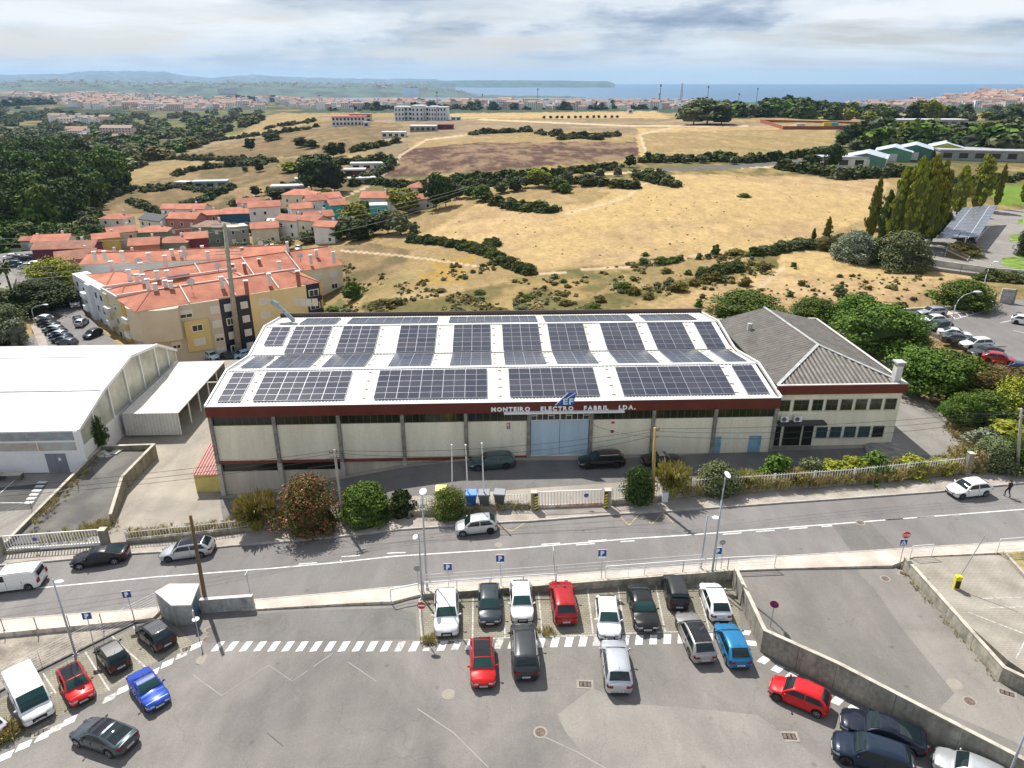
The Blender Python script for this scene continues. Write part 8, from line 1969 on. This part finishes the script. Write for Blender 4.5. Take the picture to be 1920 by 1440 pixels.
tree(583,988,118,108,'brown','big oleander bush with red flowers behind the low fence','dome',2,.10,P=UG(583,984,gr,.2),**B_)
tree(688,974,92,80,'green','bright green shrub right of the oleander and slim pole','dome',2,P=UG(688,972,gr,.2),**B_); tree(660,968,40,60,'lime','light green drooping shrub touching the oleander','dome',1,P=UG(662,968,gr,.2),**B_)
tree(752,964,48,52,'dark','small dark shrub behind the picket fence','dome',1,P=UG(752,962,gr,.2),**B_); tree(842,964,72,56,'green','shrub with a few red flowers near the yellow bin','dome',2,.03,P=UG(842,961,gr,.2),**B_)
tree(1196,942,56,72,'dark','dark green shrub left of the yellowish pole','round',2,P=UG(1196,939,gr,.2),**B_); tree(1343,925,76,62,'olive','round olive green bush behind the curved street lamp','dome',2,P=UG(1343,918,gr,.2),**B_)
tree(1455,898,58,52,'green','feathery green shrub in front of the factory corner','dome',1,P=UG(1455,895,gr,.2),**B_); tree(1518,896,46,42,'olive','small olive shrub in the office hedge','dome',1,P=UG(1518,892,gr,.2),**B_)
for i,(x,w,h,s) in enumerate(((1563,56,38,'lime'),(1598,52,44,'lime'),(1638,60,50,'green'),(1710,58,40,'lime'),(1765,50,30,'lime'),(1682,28,28,'brown'))): tree(x,890,w,h,s,['first bright shrub of the office hedge from the left','second bright shrub of the office hedge','tallest green shrub of the office hedge','yellow green shrub near the end of the office fence','last low shrub before the grey pillar','small reddish shrub in the hedge gap'][i],'dome',1,P=UG(x,893 - (x - 1563) * .05,gr,.2),**B_)
PAM = tuft_mesh('pampas','lime',2200,3)
for px,py,w,h,lb in ((484,992,84,58,'large pampas grass clump left of the oleander'),(1258,933,66,56,'pale pampas grass clump right of the yellowish pole'),(540,985,40,26,'small pampas clump at the foot of the oleander'),(1400,918,44,28,'dry grass clump beside the round olive bush'),(1490,912,50,24,'dry grass clump in the office hedge')):
 P = UG(px,py - 4,gr,.2); s = (P.y * CP + 36 * SP) / FPX; t = thing('pampas_grass',lb,'grass clump',P,0); o = link('blades',PAM,t); o.scale = (w * s,w * s,h * s * 1.25)
tree(8,650,84,84,'olive','large grey green tree at the left edge above the white shed',z=-11,q=2); tree(38,655,38,58,'grey','smaller grey green tree beside the tight row of cars',z=-10.4,q=1); tree(-5,600,60,60,'olive','grey green tree cut by the left edge',z=-11,q=1)
tree(88,582,118,62,'dark','broad dark tree shading the back street beside the apartments',z=-11,q=2,trunk=.1); tree(112,566,92,84,'lime','yellow green crown rising behind the dark street tree',z=-11.5,q=2,trunk=.3); tree(60,590,50,60,'dark','dark tree beside the palm',z=-11)
tree(187,856,38,76,'dark','small dark tree growing at the white shed gable','round',2,P=UG(187,856,gy)); tree(662,562,36,36,'green','round green tree at the corner of the apartment end wall','dome',1); tree(625,600,40,28,'green','leafy tree behind the factory roof corner','dome',1)
tree(1397,606,134,66,'pine','wide domed evergreen behind the office roof','dome',2,z=-.5,trunk=.05); tree(1520,612,84,56,'green','loose green tree right of the domed evergreen','round',2,z=-.5); tree(1575,615,46,40,'olive','small olive tree between two larger ones behind the office',z=-.5)
tree(1640,672,138,108,'green','large broadleaf tree beside the right hand lot','round',2,z=-.5); tree(1600,640,90,90,'green','broadleaf tree just behind the office rear corner','round',2,z=-.5); tree(1702,668,70,58,'olive','dull green tree between the broadleaf tree and the parked cars','round',2,z=-.5)
tree(1722,742,120,96,'pine','soft light green pine beside the office chimney','round',2,z=-.5,trunk=.1); tree(1775,745,110,92,'pine','second soft green pine beyond the waste bins','round',2,z=-.5,trunk=.1); tree(1800,712,60,40,'lime','olive yellow treetop below the arched street lamp',z=-.5)
tree(1845,755,120,78,'brown','oleander thicket with pinkish flowers below the red car','round',2,.06,z=-.3,trunk=.08); tree(1800,800,70,66,'green','dense shrubby tree behind the green bins',z=0,q=2,trunk=.05); tree(1845,800,90,70,'green','tangled green tree at the yard edge',z=0,q=2,trunk=.05); tree(1905,800,100,92,'lime','yellow green tree at the right edge above the pole',z=0,q=2,trunk=.05); tree(1915,740,70,56,'brown','reddish brown bush at the right edge',z=0,q=1,trunk=.05)
tree(1860,872,80,62,'olive','olive bush behind the leaning fence posts','dome',2,z=.3,**B_); tree(1905,872,74,66,'green','green bush beside the grey pole at the right edge','dome',2,z=.3,**B_); tree(1845,835,60,40,'grey','grey leaved shrub on the slope at the yard corner','dome',1,z=.2,**B_); tree(1885,825,90,50,'lime','yellow green shrub above the olive bush','dome',1,z=.2,**B_); tree(1830,880,34,40,'straw','dry shrub at the grey pillar','dome',1,z=.3,**B_)
tree(1806,576,96,56,'pine','smooth round evergreen at the lot entrance','dome',2,z=0,trunk=.04)
sc1 = [(1630,452,26,112,'leaning slender poplar, leftmost of the poplar row'),(1652,458,30,96,'dark slim poplar right of the leaning one'),(1672,462,38,138,'poplar before the tallest pair'),(1697,466,44,158,'tallest green poplar of the row'),(1722,462,48,158,'broad yellow green poplar beside the tallest'),(1744,455,46,142,'last poplar of the tall row above the pale van'),(1793,402,34,86,'yellow green poplar behind the solar canopy'),(1830,395,44,100,'full poplar at the top of the solar canopy'),(1866,392,16,78,'thin sparse poplar right of the solar canopy'),(1918,382,18,60,'poplar at the right edge'),(1549,452,17,44,'small young poplar in the field hedge'),(1524,455,10,26,'tiny pale poplar in the field hedge')]
for i,(x,y,w,h,lb) in enumerate(sc1): tree(x,y,w * .92,h * 1.05,'lime' if i not in (1,11) else 'pine',lb,'poplar',2,z=.3 if x > 1600 else None,trunk=.06)
for x,y,w,h,s,lb in [(1600,488,70,62,'grey','silvery shrub at the foot of the poplars'),(1640,490,46,50,'green','dark green bush between silvery and olive ones'),(1690,500,92,74,'olive','wide feathery olive bush by the white wall'),(1765,440,40,50,'dark','dark shrub in the shade behind the solar canopy'),(1806,478,62,26,'brown','clipped brownish hedge in the white planter'),(1575,470,50,36,'bramble','bramble mound left of the silvery shrub'),(1545,468,44,26,'brown','low brown bush in the field hedge'),(1925,480,40,60,'dark','dark tree at the right edge by the lawn'),(1470,395,0,0,'','')]:
 if w: tree(x,y,w,h,s,lb,'dome',2,z=.3,**B_)
tree(606,362,76,70,'dark','tall dark eucalyptus group behind the village, left crown',q=1); tree(585,358,50,64,'dark','tall dark eucalyptus group behind the village, outer left crown'); tree(628,362,40,52,'dark','tall dark eucalyptus group behind the village, right crown')
tree(757,402,58,50,'lime','yellow green tree in front of the white house at the village end',q=1); tree(670,424,50,42,'lime','bright green tree before the teal terrace',q=1); tree(681,410,46,34,'green','darker green tree behind the bright one'); tree(511,266,34,16,'dark','dark pines alone on the far bare slope','dome',z=-11)
vt = [(650,445,44,34,'olive'),(672,450,50,34,'dark'),(700,440,36,30,'dark'),(728,438,40,38,'olive'),(752,440,40,36,'olive'),(776,445,20,26,'olive'),(630,453,30,28,'green'),(578,456,32,22,'olive'),(538,468,26,22,'olive'),(500,470,34,20,'olive'),(452,470,28,16,'olive'),(818,392,40,56,'dark'),(836,388,30,46,'dark'),(800,372,26,22,'dark'),
      (860,372,26,22,'olive'),(905,376,36,26,'green'),(882,372,24,20,'green'),(940,362,24,18,'olive'),(966,358,28,20,'dark'),(985,352,22,20,'olive'),(1010,350,34,30,'lime'),(1030,352,26,20,'dark'),(1048,358,36,22,'green'),(1064,350,22,26,'olive'),(1100,348,30,20,'olive'),(1125,332,22,14,'olive'),(1158,330,20,14,'olive'),(1192,332,20,14,'olive'),(1180,314,20,20,'dark'),(1215,330,22,14,'olive'),(1060,362,24,16,'green'),
      (255,470,18,14,'dark'),(312,462,16,12,'olive'),(420,440,20,16,'dark'),(534,410,18,16,'dark'),(470,440,16,16,'green'),(590,425,18,12,'olive'),(370,436,16,14,'dark'),(160,462,26,18,'olive'),(640,440,20,20,'dark'),
      (210,352,26,20,'dark'),(154,348,26,26,'dark'),(200,374,14,12,'dark'),(226,360,12,10,'dark'),(268,386,12,10,'olive'),(196,384,12,12,'dark'),(246,362,12,12,'dark'),(480,368,18,16,'dark'),(518,372,30,16,'dark'),(610,372,34,16,'green'),(487,322,18,14,'dark'),(460,322,12,9,'olive'),(547,322,42,16,'lime'),(470,282,22,18,'dark'),(565,276,26,16,'dark'),(585,278,24,14,'dark'),(625,296,24,24,'dark'),(640,292,18,20,'dark'),
      (1195,262,0,0,''),(1325,233,66,42,'olive'),(1300,234,50,36,'olive'),(1352,234,40,30,'dark'),(1390,222,22,18,'dark'),(1596,268,40,30,'dark'),(1580,276,26,22,'dark'),(1645,262,32,26,'dark'),(1668,256,8,20,'dark'),(1700,256,30,24,'lime'),(1590,230,22,24,'lime'),(1630,228,24,16,'lime'),(1745,228,30,34,'lime'),(1848,225,20,14,'lime'),(1720,225,30,30,'green'),(1770,268,34,20,'dark'),(1800,262,30,18,'green'),(1830,285,40,28,'dark'),(1790,285,30,24,'dark'),(1890,295,28,20,'green'),
      (1521,320,34,26,'dark'),(1560,318,26,40,'dark'),(1545,290,30,14,'olive'),(1605,285,30,20,'olive'),(1655,238,18,12,'green'),(1470,310,18,12,'dark'),(1400,306,16,12,'olive'),(1376,308,18,12,'olive'),(1318,306,20,12,'olive'),(1286,306,20,12,'olive'),(1340,302,18,12,'olive'),(1250,306,16,12,'olive')]
SPN = {'olive': 'grey green olive tree','dark': 'dark round tree','lime': 'yellow green tree','green': 'green leafy tree'}
zone = lambda x,y: ('beside the village houses' if x < 800 and 380 < y else 'in the hedgerow above the golden field' if 800 <= x < 1240 and y > 325 else 'on the dry slope left of the village' if x < 560 else 'on the far plateau' if y < 250 else 'along the country road behind the golden field' if y > 300 else 'near the coloured workshops')
def ordn(k): return nth[k] if k < 10 else ['eleventh','twelfth','thirteenth','fourteenth','fifteenth','sixteenth','seventeenth','eighteenth','nineteenth','twentieth'][min(k - 10,9)]
vt = sorted([v for v in vt if v[2]]); CNT = {}
for x,y,w,h,s in vt:
 g_ = (s,zone(x,y)); CNT[g_] = CNT.get(g_,-1) + 1
 if w: tree(x,y,w * 1.1,h * 1.15,s,f'{ordn(CNT[g_])} {SPN[s]} from the left {zone(x, y)}','dome' if w > h * 1.3 else 'round',1 if w > 22 else 0,group=f'{SPN[s]}s {zone(x, y)}')
for i in range(13): tree(1020 + i * 11.4 + (i % 3),223 - .1 * i,6.5,5.5,'dark',f'{ordn(i)} small round tree from the left of the evenly planted line','round',0,group='evenly planted line of trees')
# bushes standing apart on the dry field behind the factory
fb = [(720,580,38,22),(745,572,26,16),(700,576,20,12),(1255,540,24,18),(1272,546,30,20),(1300,535,22,14),(1232,540,18,12),(1207,496,20,14),(1240,494,30,14),(1262,492,22,12),(1275,488,16,12),(1310,486,14,12),(1328,484,14,10),(1341,476,18,18),(1378,478,30,12),(1435,470,12,8),(1325,530,26,18),(1342,528,20,20),(1355,530,14,12),(1380,502,28,14),(1437,508,18,16),(1396,536,22,18),(1407,514,10,10),(1503,535,14,12),(1573,554,24,22),(1172,546,30,18),(1190,552,24,16),(1110,586,28,18),(1085,588,22,12),(1310,574,16,14),(1482,556,14,12),(1160,540,20,12),(1040,522,16,10),(1056,530,14,8),
      (1250,512,20,10),(1290,515,16,10),(935,590,34,14),(980,584,30,14),(1010,588,26,12),(860,584,18,10),(900,552,22,10),(1125,566,22,14),(1060,572,24,12),(990,560,22,10),(1215,560,22,14),(1360,566,16,10),(765,600,20,14),(650,596,30,20),(1395,370,20,6),(1210,480,14,8),(825,548,20,8),(1488,500,12,9)]
fb.sort()
for i,(x,y,w,h) in enumerate(fb): tree(x,y,w * 1.1,h * 1.1,('olive','green','brown')[i % 3],f'{ordn(i // 3)} ' + ('grey green','fresh green','brownish')[i % 3] + ' bush from the left on the dry field behind the factory','dome',1 if w > 18 else 0,name='bush',cat='bush',group=('grey green','fresh green','brownish')[i % 3] + ' bushes on the dry field')
# palm
P = U(36,590,-11.5); hp = z_for(P,496) - P.z; t = thing('palm_tree','tall fan palm beside the curved street on the left','palm tree',P); part('trunk',BARK,lambda b: b.cyl((0,0,0),(-.5,0,hp),.28,.2,8),t)
def fronds(b):
 for i in range(60):
  a = random.uniform(0,6.28); el = random.uniform(-1.0,1.2); r = random.uniform(1.1,1.8); c = Vector((-.5,0,hp)); d = Vector((math.cos(a) * math.cos(el),math.sin(a) * math.cos(el),math.sin(el))); s = Vector((-math.sin(a),math.cos(a),0)) * .28
  b.add([c + d * .2,c + d * r + s - Vector((0,0,.2)),c + d * r * 1.15 - Vector((0,0,.45)),c + d * r - s - Vector((0,0,.2))],[(0,1,2,3)])
part('fronds',LF['green'],fronds,t)
# masses of trees, scrub and grass: points that carry ready made crowns
def gn_scatter(name,pts,scl,meshes,label,fz=1.0):
 pc = bpy.data.collections.new(name + '_kinds')
 for i,me in enumerate(meshes): o = bpy.data.objects.new('crown_kind',me); pc.objects.link(o)
 me = bpy.data.meshes.new(name); me.from_pydata([tuple(p) for p in pts],[],[]); at_ = me.attributes.new('size','FLOAT_VECTOR','POINT'); at_.data.foreach_set('vector',np.asarray(scl,np.float32).ravel())
 o = link(name,me); ng = bpy.data.node_groups.new(name,'GeometryNodeTree'); ng.interface.new_socket('Geometry',in_out='INPUT',socket_type='NodeSocketGeometry'); ng.interface.new_socket('Geometry',in_out='OUTPUT',socket_type='NodeSocketGeometry')
 N = ng.nodes.new; gi,go = N('NodeGroupInput'),N('NodeGroupOutput'); ip = N('GeometryNodeInstanceOnPoints'); ci = N('GeometryNodeCollectionInfo'); ci.inputs['Collection'].default_value = pc; ci.inputs['Separate Children'].default_value = True; ci.inputs['Reset Children'].default_value = True
 na = N('GeometryNodeInputNamedAttribute'); na.data_type = 'FLOAT_VECTOR'; na.inputs[0].default_value = 'size'; rv = N('FunctionNodeRandomValue'); rv.data_type = 'FLOAT'; rv.inputs[3].default_value = 6.283
 cx_ = N('ShaderNodeCombineXYZ'); L = ng.links.new; L([q for q in rv.outputs if q.enabled][0] if any(q.enabled for q in rv.outputs) else rv.outputs[1],cx_.inputs[2])
 ri = N('FunctionNodeRandomValue'); ri.data_type = 'INT'; ri.inputs[4].default_value = 0; ri.inputs[5].default_value = len(meshes) - 1
 L(gi.outputs[0],ip.inputs['Points']); L(ci.outputs[0],ip.inputs['Instance']); ip.inputs['Pick Instance'].default_value = True; L(ri.outputs[2],ip.inputs['Instance Index']); L(cx_.outputs[0],ip.inputs['Rotation']); L(na.outputs[0],ip.inputs['Scale']); L(ip.outputs[0],go.inputs[0])
 md = o.modifiers.new('scatter','NODES'); md.node_group = ng; kind(o,'stuff',label); return o
def px_scatter(poly,n,seed,clump=0.0,thr=.5):
 rg = np.random.default_rng(seed); xs = [a for a,_ in poly]; ys = [b for _,b in poly]; x = rg.uniform(min(xs),max(xs),n * 3); y = rg.uniform(min(ys),max(ys),n * 3); m = in_poly(x,y,poly)
 if clump: m &= fbm(x / clump,y / clump * 2,3,seed) > thr
 return T(x[m][:n],y[m][:n])
def line_scatter(px,step,wid,seed):
 rg = np.random.default_rng(seed); X = []; Y = []
 for (x0,y0),(x1,y1) in zip(px[:-1],px[1:]):
  n = max(2,int(math.hypot(x1 - x0,(y1 - y0) * 2) / step)); t_ = rg.random(n); X += list(x0 + (x1 - x0) * t_ + rg.normal(0,wid * .25,n)); Y += list(y0 + (y1 - y0) * t_ + rg.normal(0,wid * .12,n))
 return T(np.array(X),np.array(Y))
def scat(name,P,size,sp,label,seed=1,q=0,flat=.8,shape='dome',sink=.12,dmax=1e9):
 rg = np.random.default_rng(seed); s = size[0] * .8 + (size[1] * 1.15 - size[0] * .8) * rg.random(len(P)) ** 1.7; P = P.copy(); P[:,2] -= s * sink; S = np.stack([s * 1.15,s * 1.15,s * flat * rg.uniform(.8,1.25,len(s))],-1)
 ms = []; [ms.extend(proto(k_,shape,q)) for k_ in sp]; return gn_scatter(name,P,S,ms,label)
cat_ = np.concatenate
W1 = px_scatter([(-60,310),(60,292),(130,286),(160,318),(235,345),(236,352),(150,400),(120,440),(-60,440)],1500,2); scat('woodland',W1,(6,11),('dark','dark','pine'),'dense dark wood on the slope at the left edge',2,1,1.3,'round')
W2 = px_scatter([(-60,420),(150,395),(190,420),(180,450),(150,470),(60,460),(-60,480)],420,3); scat('woodland',W2,(4,8),('dark','olive','green'),'mixed scrub and low trees between the wood and the village square',3,1,.8)
W3 = px_scatter([(-60,195),(60,205),(180,215),(330,215),(430,205),(520,212),(440,250),(330,292),(240,318),(130,290),(60,300),(-60,300)],3400,4,22,.455); scat('woodland',W3,(6,15),('dark','olive','olive','green','brown'),'wooded valley with mixed trees on the far left',4,0,.6)
W4 = cat_([px_scatter([(1360,206),(1420,196),(1480,182),(1560,200),(1700,206),(1920,206),(2000,225),(1920,228),(1600,226),(1430,220),(1270,224),(1230,210)],1500,5,30,.40),px_scatter([(1570,245),(1920,250),(1980,300),(1640,290)],260,6,20,.5),px_scatter([(1440,202),(1480,184),(1530,198)],160,7)]); scat('woodland',W4,(8,17),('dark','olive','green'),'wooded ridge and tree belts on the right',5,0,.7)
W5 = cat_([px_scatter([(905,190),(1075,190),(1085,197),(900,198)],260,8),px_scatter([(410,182),(560,180),(600,190),(480,192)],260,9),px_scatter([(0,186),(100,186),(100,196),(0,200)],200,10),px_scatter([(600,195),(1250,198),(1250,206),(600,208)],240,11)]); scat('woodland',W5,(14,30),('dark',),'dark woods among the far towns',6,0,.6)
HL = [[(770,452),(850,460),(905,474),(950,496),(990,514)],[(905,470),(925,458),(932,462)],[(918,378),(950,388),(985,395),(1045,397)],[(860,352),(900,347),(1040,340),(1100,345),(1190,352)],[(690,345),(780,350),(860,338),(1000,330),(1080,322),(1160,316)],[(1205,304),(1300,302),(1420,304),(1450,300),(1560,288)],[(1455,316),(1500,322),(1560,330)],
      [(300,298),(360,300),(420,300),(520,304)],[(330,330),(360,320),(420,312),(500,308)],[(265,360),(330,350),(400,362),(440,352)],[(240,378),(300,400),(330,395),(420,360)],[(370,268),(520,250),(600,238)],[(500,240),(590,228)],[(660,285),(745,268)],[(620,310),(700,302),(730,300),(735,310),(700,332),(660,350)],[(150,300),(250,302),(300,298)],
      [(880,252),(1000,246)],[(1050,262),(1110,258),(1160,255)],[(1270,350),(1200,335),(1240,330)],[(600,345),(560,350),(500,360)],[(430,384),(480,378)],[(1000,250),(1130,262)],[(250,355),(180,380)],[(1420,478),(1500,464),(1570,462)],[(1310,520),(1380,505)],[(1840,525),(1930,530)],[(1760,350),(1920,335)],[(1740,380),(1860,350)],[(1570,335),(1680,330),(1760,320)]]
for i,h in enumerate(HL):
 big = h[0][1] > 340; P = line_scatter(h,1.15 if big else 1.5,12 if big else 7,20 + i); scat('hedgerow',P,(1.3,2.9) if h[0][1] > 430 else ((1.8,4) if big else (2.4,5.5)),('bramble','dark') if i < 7 else ('dark','olive','bramble'),f'dense dark hedge, {nth[i % 10]} {"near" if i < 10 else ("middle" if i < 20 else "outer")} one of the dry fields',i,1 if h[0][1] > 430 else 0,.7)
S1 = cat_([px_scatter([(640,575),(820,560),(1000,520),(1200,492),(1420,474),(1500,505),(1330,545),(1100,592),(700,596)],1700,40,34,.53),px_scatter([(1300,560),(1700,500),(1800,530),(1700,575)],160,41),px_scatter([(600,480),(940,490),(900,540),(640,590)],420,42,40,.55)]); scat('field_scrub',S1,(.3,1.25),('brown','straw','olive','brown'),'low dry scrub and weeds on the field behind the factory',8,0,.6)
S2 = cat_([px_scatter([(960,375),(1240,328),(1660,338),(1560,440),(1170,500),(990,506),(790,445)],200,43),px_scatter([(600,230),(900,225),(1600,240),(1540,292),(740,290)],120,44)]); scat('field_scrub',S2,(.2,.6),('straw',),'scattered dry tufts on the golden fields',9,0,.5)
# weeds and grasses along fences and kerbs
GT = [tuft_mesh('grass_tuft','straw',26,5),tuft_mesh('grass_tuft','lime',26,6),tuft_mesh('grass_tuft','olive',26,7)]
def verge(name,px,g,n,wid,size,seed,label,off=.15,kinds=GT):
 rg = np.random.default_rng(seed); pts = []; Lp = [UG(x,y,g,off) for x,y in px]
 for i in range(n): k_ = rg.integers(0,len(Lp) - 1); p = Lp[k_].lerp(Lp[k_ + 1],float(rg.random())); pts.append((p.x + rg.normal(0,wid),p.y + abs(rg.normal(0,wid)) if wid > .3 else p.y + rg.normal(0,wid),g(p.x) + off - .02))
 s = rg.uniform(*size,n); gn_scatter(name,pts,np.stack([s * 1.2,s * 1.2,s],-1),kinds,label)
verge('hedge_grass',[(1270,930),(1450,917),(1600,906),(1700,895),(1800,885)],gr,900,.9,(.5,1.3),50,'tall grass and weeds behind the office fence',.4,[GT[1],GT[2],GT[0],GT[1]])
verge('hedge_grass',[(240,1012),(433,993),(553,980)],gr,500,.5,(.4,.9),51,'dry yellow grass behind the low fence left of the oleander',.35,GT[:2]); verge('hedge_grass',[(650,968),(990,950)],gr,160,.3,(.3,.8),52,'weeds behind the picket fence by the bins',.3)
verge('kerb_weeds',[(800,1118),(1050,1099),(1280,1082),(1365,1076)],gc,330,.25,(.15,.5),53,'dry weeds at the foot of the low wall behind the front row',.02); verge('kerb_weeds',[(75,1020),(150,1008),(205,985)],lambda x: -3.8,130,.8,(.3,.7),54,'dry weeds at the foot of the raised platform',.05,GT[:2])
verge('kerb_weeds',[(60,985),(185,862)],lambda x: -3.4,90,.3,(.3,.6),55,'dry weeds along the left platform wall',.1,GT[:2]); verge('kerb_weeds',[(1010,1190),(1035,1184)],gc,26,.25,(.25,.5),56,'green weeds in the bay left of the red crossover',.02,GT[1:]); verge('kerb_weeds',[(795,1204),(812,1200)],gc,40,.25,(.2,.5),57,'yellow weeds by the no entry post foot',.02,GT[:2])
verge('kerb_weeds',[(1690,1072),(1760,1150),(1870,1278)],gp,90,.12,(.1,.3),58,'weeds along the foot of the ramp wall',.01); verge('kerb_weeds',[(10,1385),(22,1372)],gc,60,.3,(.5,1.1),59,'bright green weeds at the left edge below the white van',.02,GT[1:2]); verge('kerb_weeds',[(1815,880),(1860,860),(1900,850)],lambda x: .2,260,1.2,(.4,1.1),60,'tangled grass on the slope right of the yard',.1); verge('kerb_weeds',[(1800,870),(1830,845),(1790,800)],lambda x: .1,160,.8,(.3,.9),61,'dry grass along the yard edge',.05)
verge('kerb_weeds',[(1500,1225),(1600,1280)],gc,3,.1,(.1,.2),62,'tiny weeds by the wall',.01)
# ------------------------------------------------------------------ far towns
TW_ = [mat('town_wall%d' % i,c,.9,var=0) for i,c in enumerate([(.82,.80,.77),(.78,.70,.62),(.84,.84,.84),(.70,.56,.50),(.80,.76,.68)])]; TRF = [mat('town_roof%d' % i,c,.9,var=0) for i,c in enumerate([(.34,.20,.15),(.34,.24,.19),(.55,.54,.52)])]
def tb(w,d,h,wi,ri,win=False):
 b = MB(); b.use(TW_[wi]).box(-w / 2,w / 2,-d / 2,d / 2,-4,h)
 if ri < 2: b.use(TRF[ri]).add([(-w / 2 - .5,-d / 2 - .5,h),(w / 2 + .5,-d / 2 - .5,h),(w / 2 + .5,d / 2 + .5,h),(-w / 2 - .5,d / 2 + .5,h),(-w / 2,0,h + d * .25),(w / 2,0,h + d * .25)],[(0,1,5,4),(2,3,4,5),(0,4,3),(1,2,5)])
 else: b.use(TRF[2]).box(-w / 2,w / 2,-d / 2,d / 2,h,h + .6)
 if win:
  b.use(WG); n = int(w / 4)
  for f in range(int(h / 3)):
   for i in range(n): x = -w / 2 + (i + .5) * w / n; b.box(x - .9,x + .9,-d / 2 - .1,-d / 2 + .02,f * 3 + 1,f * 3 + 2.5)
 return b.mesh('town_building')
TBM = [tb(random.uniform(12,34),random.uniform(10,16),random.choice([6,7,9,12,15]),i % 5,(0,1,0,2)[i % 4],True) for i in range(14)]
TALL = [tb(random.uniform(20,40),16,random.choice([18,21,24]),i % 3,2,True) for i in range(4)]
def town(poly,n_things,n_mass,seed,label,k_=1.0,tall=.05):
 P = px_scatter(poly,n_things + n_mass,seed,16,.36); rg = random.Random(seed); P = P[np.argsort(np.hypot(P[:,0],P[:,1]))]
 for p in P[:n_things]:
  o = link('town_building',rg.choice(TALL if rg.random() < tall else TBM)); o.location = p; s = k_ * rg.uniform(.8,1.2); o.scale = (s,s,s); o.rotation_euler = (0,0,rg.uniform(-.5,.5)); tag(o,label,'building',label.replace('pale building','pale buildings'))
 R_ = P[n_things:]
 if not len(R_): return
 S = np.repeat(np.array([[rg.uniform(.7,1.3) * k_] for _ in R_]),3,1); gn_scatter('town_mass',R_,S,TBM,'mass of small far buildings, ' + label)
town([(80,184),(200,176),(330,184),(420,190),(500,188),(500,205),(330,208),(180,206),(100,196)],60,900,70,'pale building of the dense town across the valley',1.0,.05)
town([(500,186),(640,189),(780,190),(780,201),(640,207),(560,204)],30,420,71,'pale building of the town at the river shore',1.0,.02)
town([(700,190),(900,194),(1080,195),(1330,192),(1330,204),(1000,206),(720,202)],40,620,72,'pale building of the coastal town beyond the plateau',1.0,.04)
town([(1560,196),(1660,186),(1760,178),(1850,172),(1940,174),(1940,198),(1800,204),(1620,208)],50,700,73,'pale building on the hillside above the sea',.95,.03)
town([(90,232),(130,226),(225,222),(215,230),(130,240)],16,10,74,'pale building of the small cluster in the wooded valley',.8,0); town([(125,253),(235,260),(230,266),(150,262)],8,0,75,'pale building low in the wooded valley',.8,0); town([(0,178),(80,182),(90,190),(0,196)],14,60,76,'pale building on the ridge at the left edge',1.2,.05)
for px,y0,y1,w,lb in ((265,178,161,12,'twin far tower blocks across the river'),(211,184,173,20,'broad pale tower block in the dense town'),(427,178,167,36,'long dark slab building on the far wooded hill'),(770,178,164,30,'grey silos on the opposite river bank')):
 P = U(px,y0,-60 if y1 > 172 else -90); Z = z_for(P,y1) - P.z; s = (P.y * CP) / FPX; t = thing('tower_block',lb,'tower block',P); m = TW_[2 if px != 427 else 3]; n = 2 if px in (265,770) else 3
 for i in range(n): part('tower',m,lambda b: b.box((i - n / 2) * w * s / n + 1,(i + 1 - n / 2) * w * s / n - 1,0,16,-30,Z * (1 - .06 * (i % 2))),t); part('top',GRI,lambda b: b.box((i - n / 2) * w * s / n + 3,(i + 1 - n / 2) * w * s / n - 3,3,12,Z * .94,Z + 2),t)
rg_ = np.random.default_rng(5); sel = RIDGE_V[3:6].reshape(-1,3); sel = sel[rg_.choice(len(sel),260,False)]; gn_scatter('town_mass',sel,np.full((260,3),1.0) * rg_.uniform(.8,1.6,(260,1)),TBM,'far buildings spread over the opposite river bank')
haze()
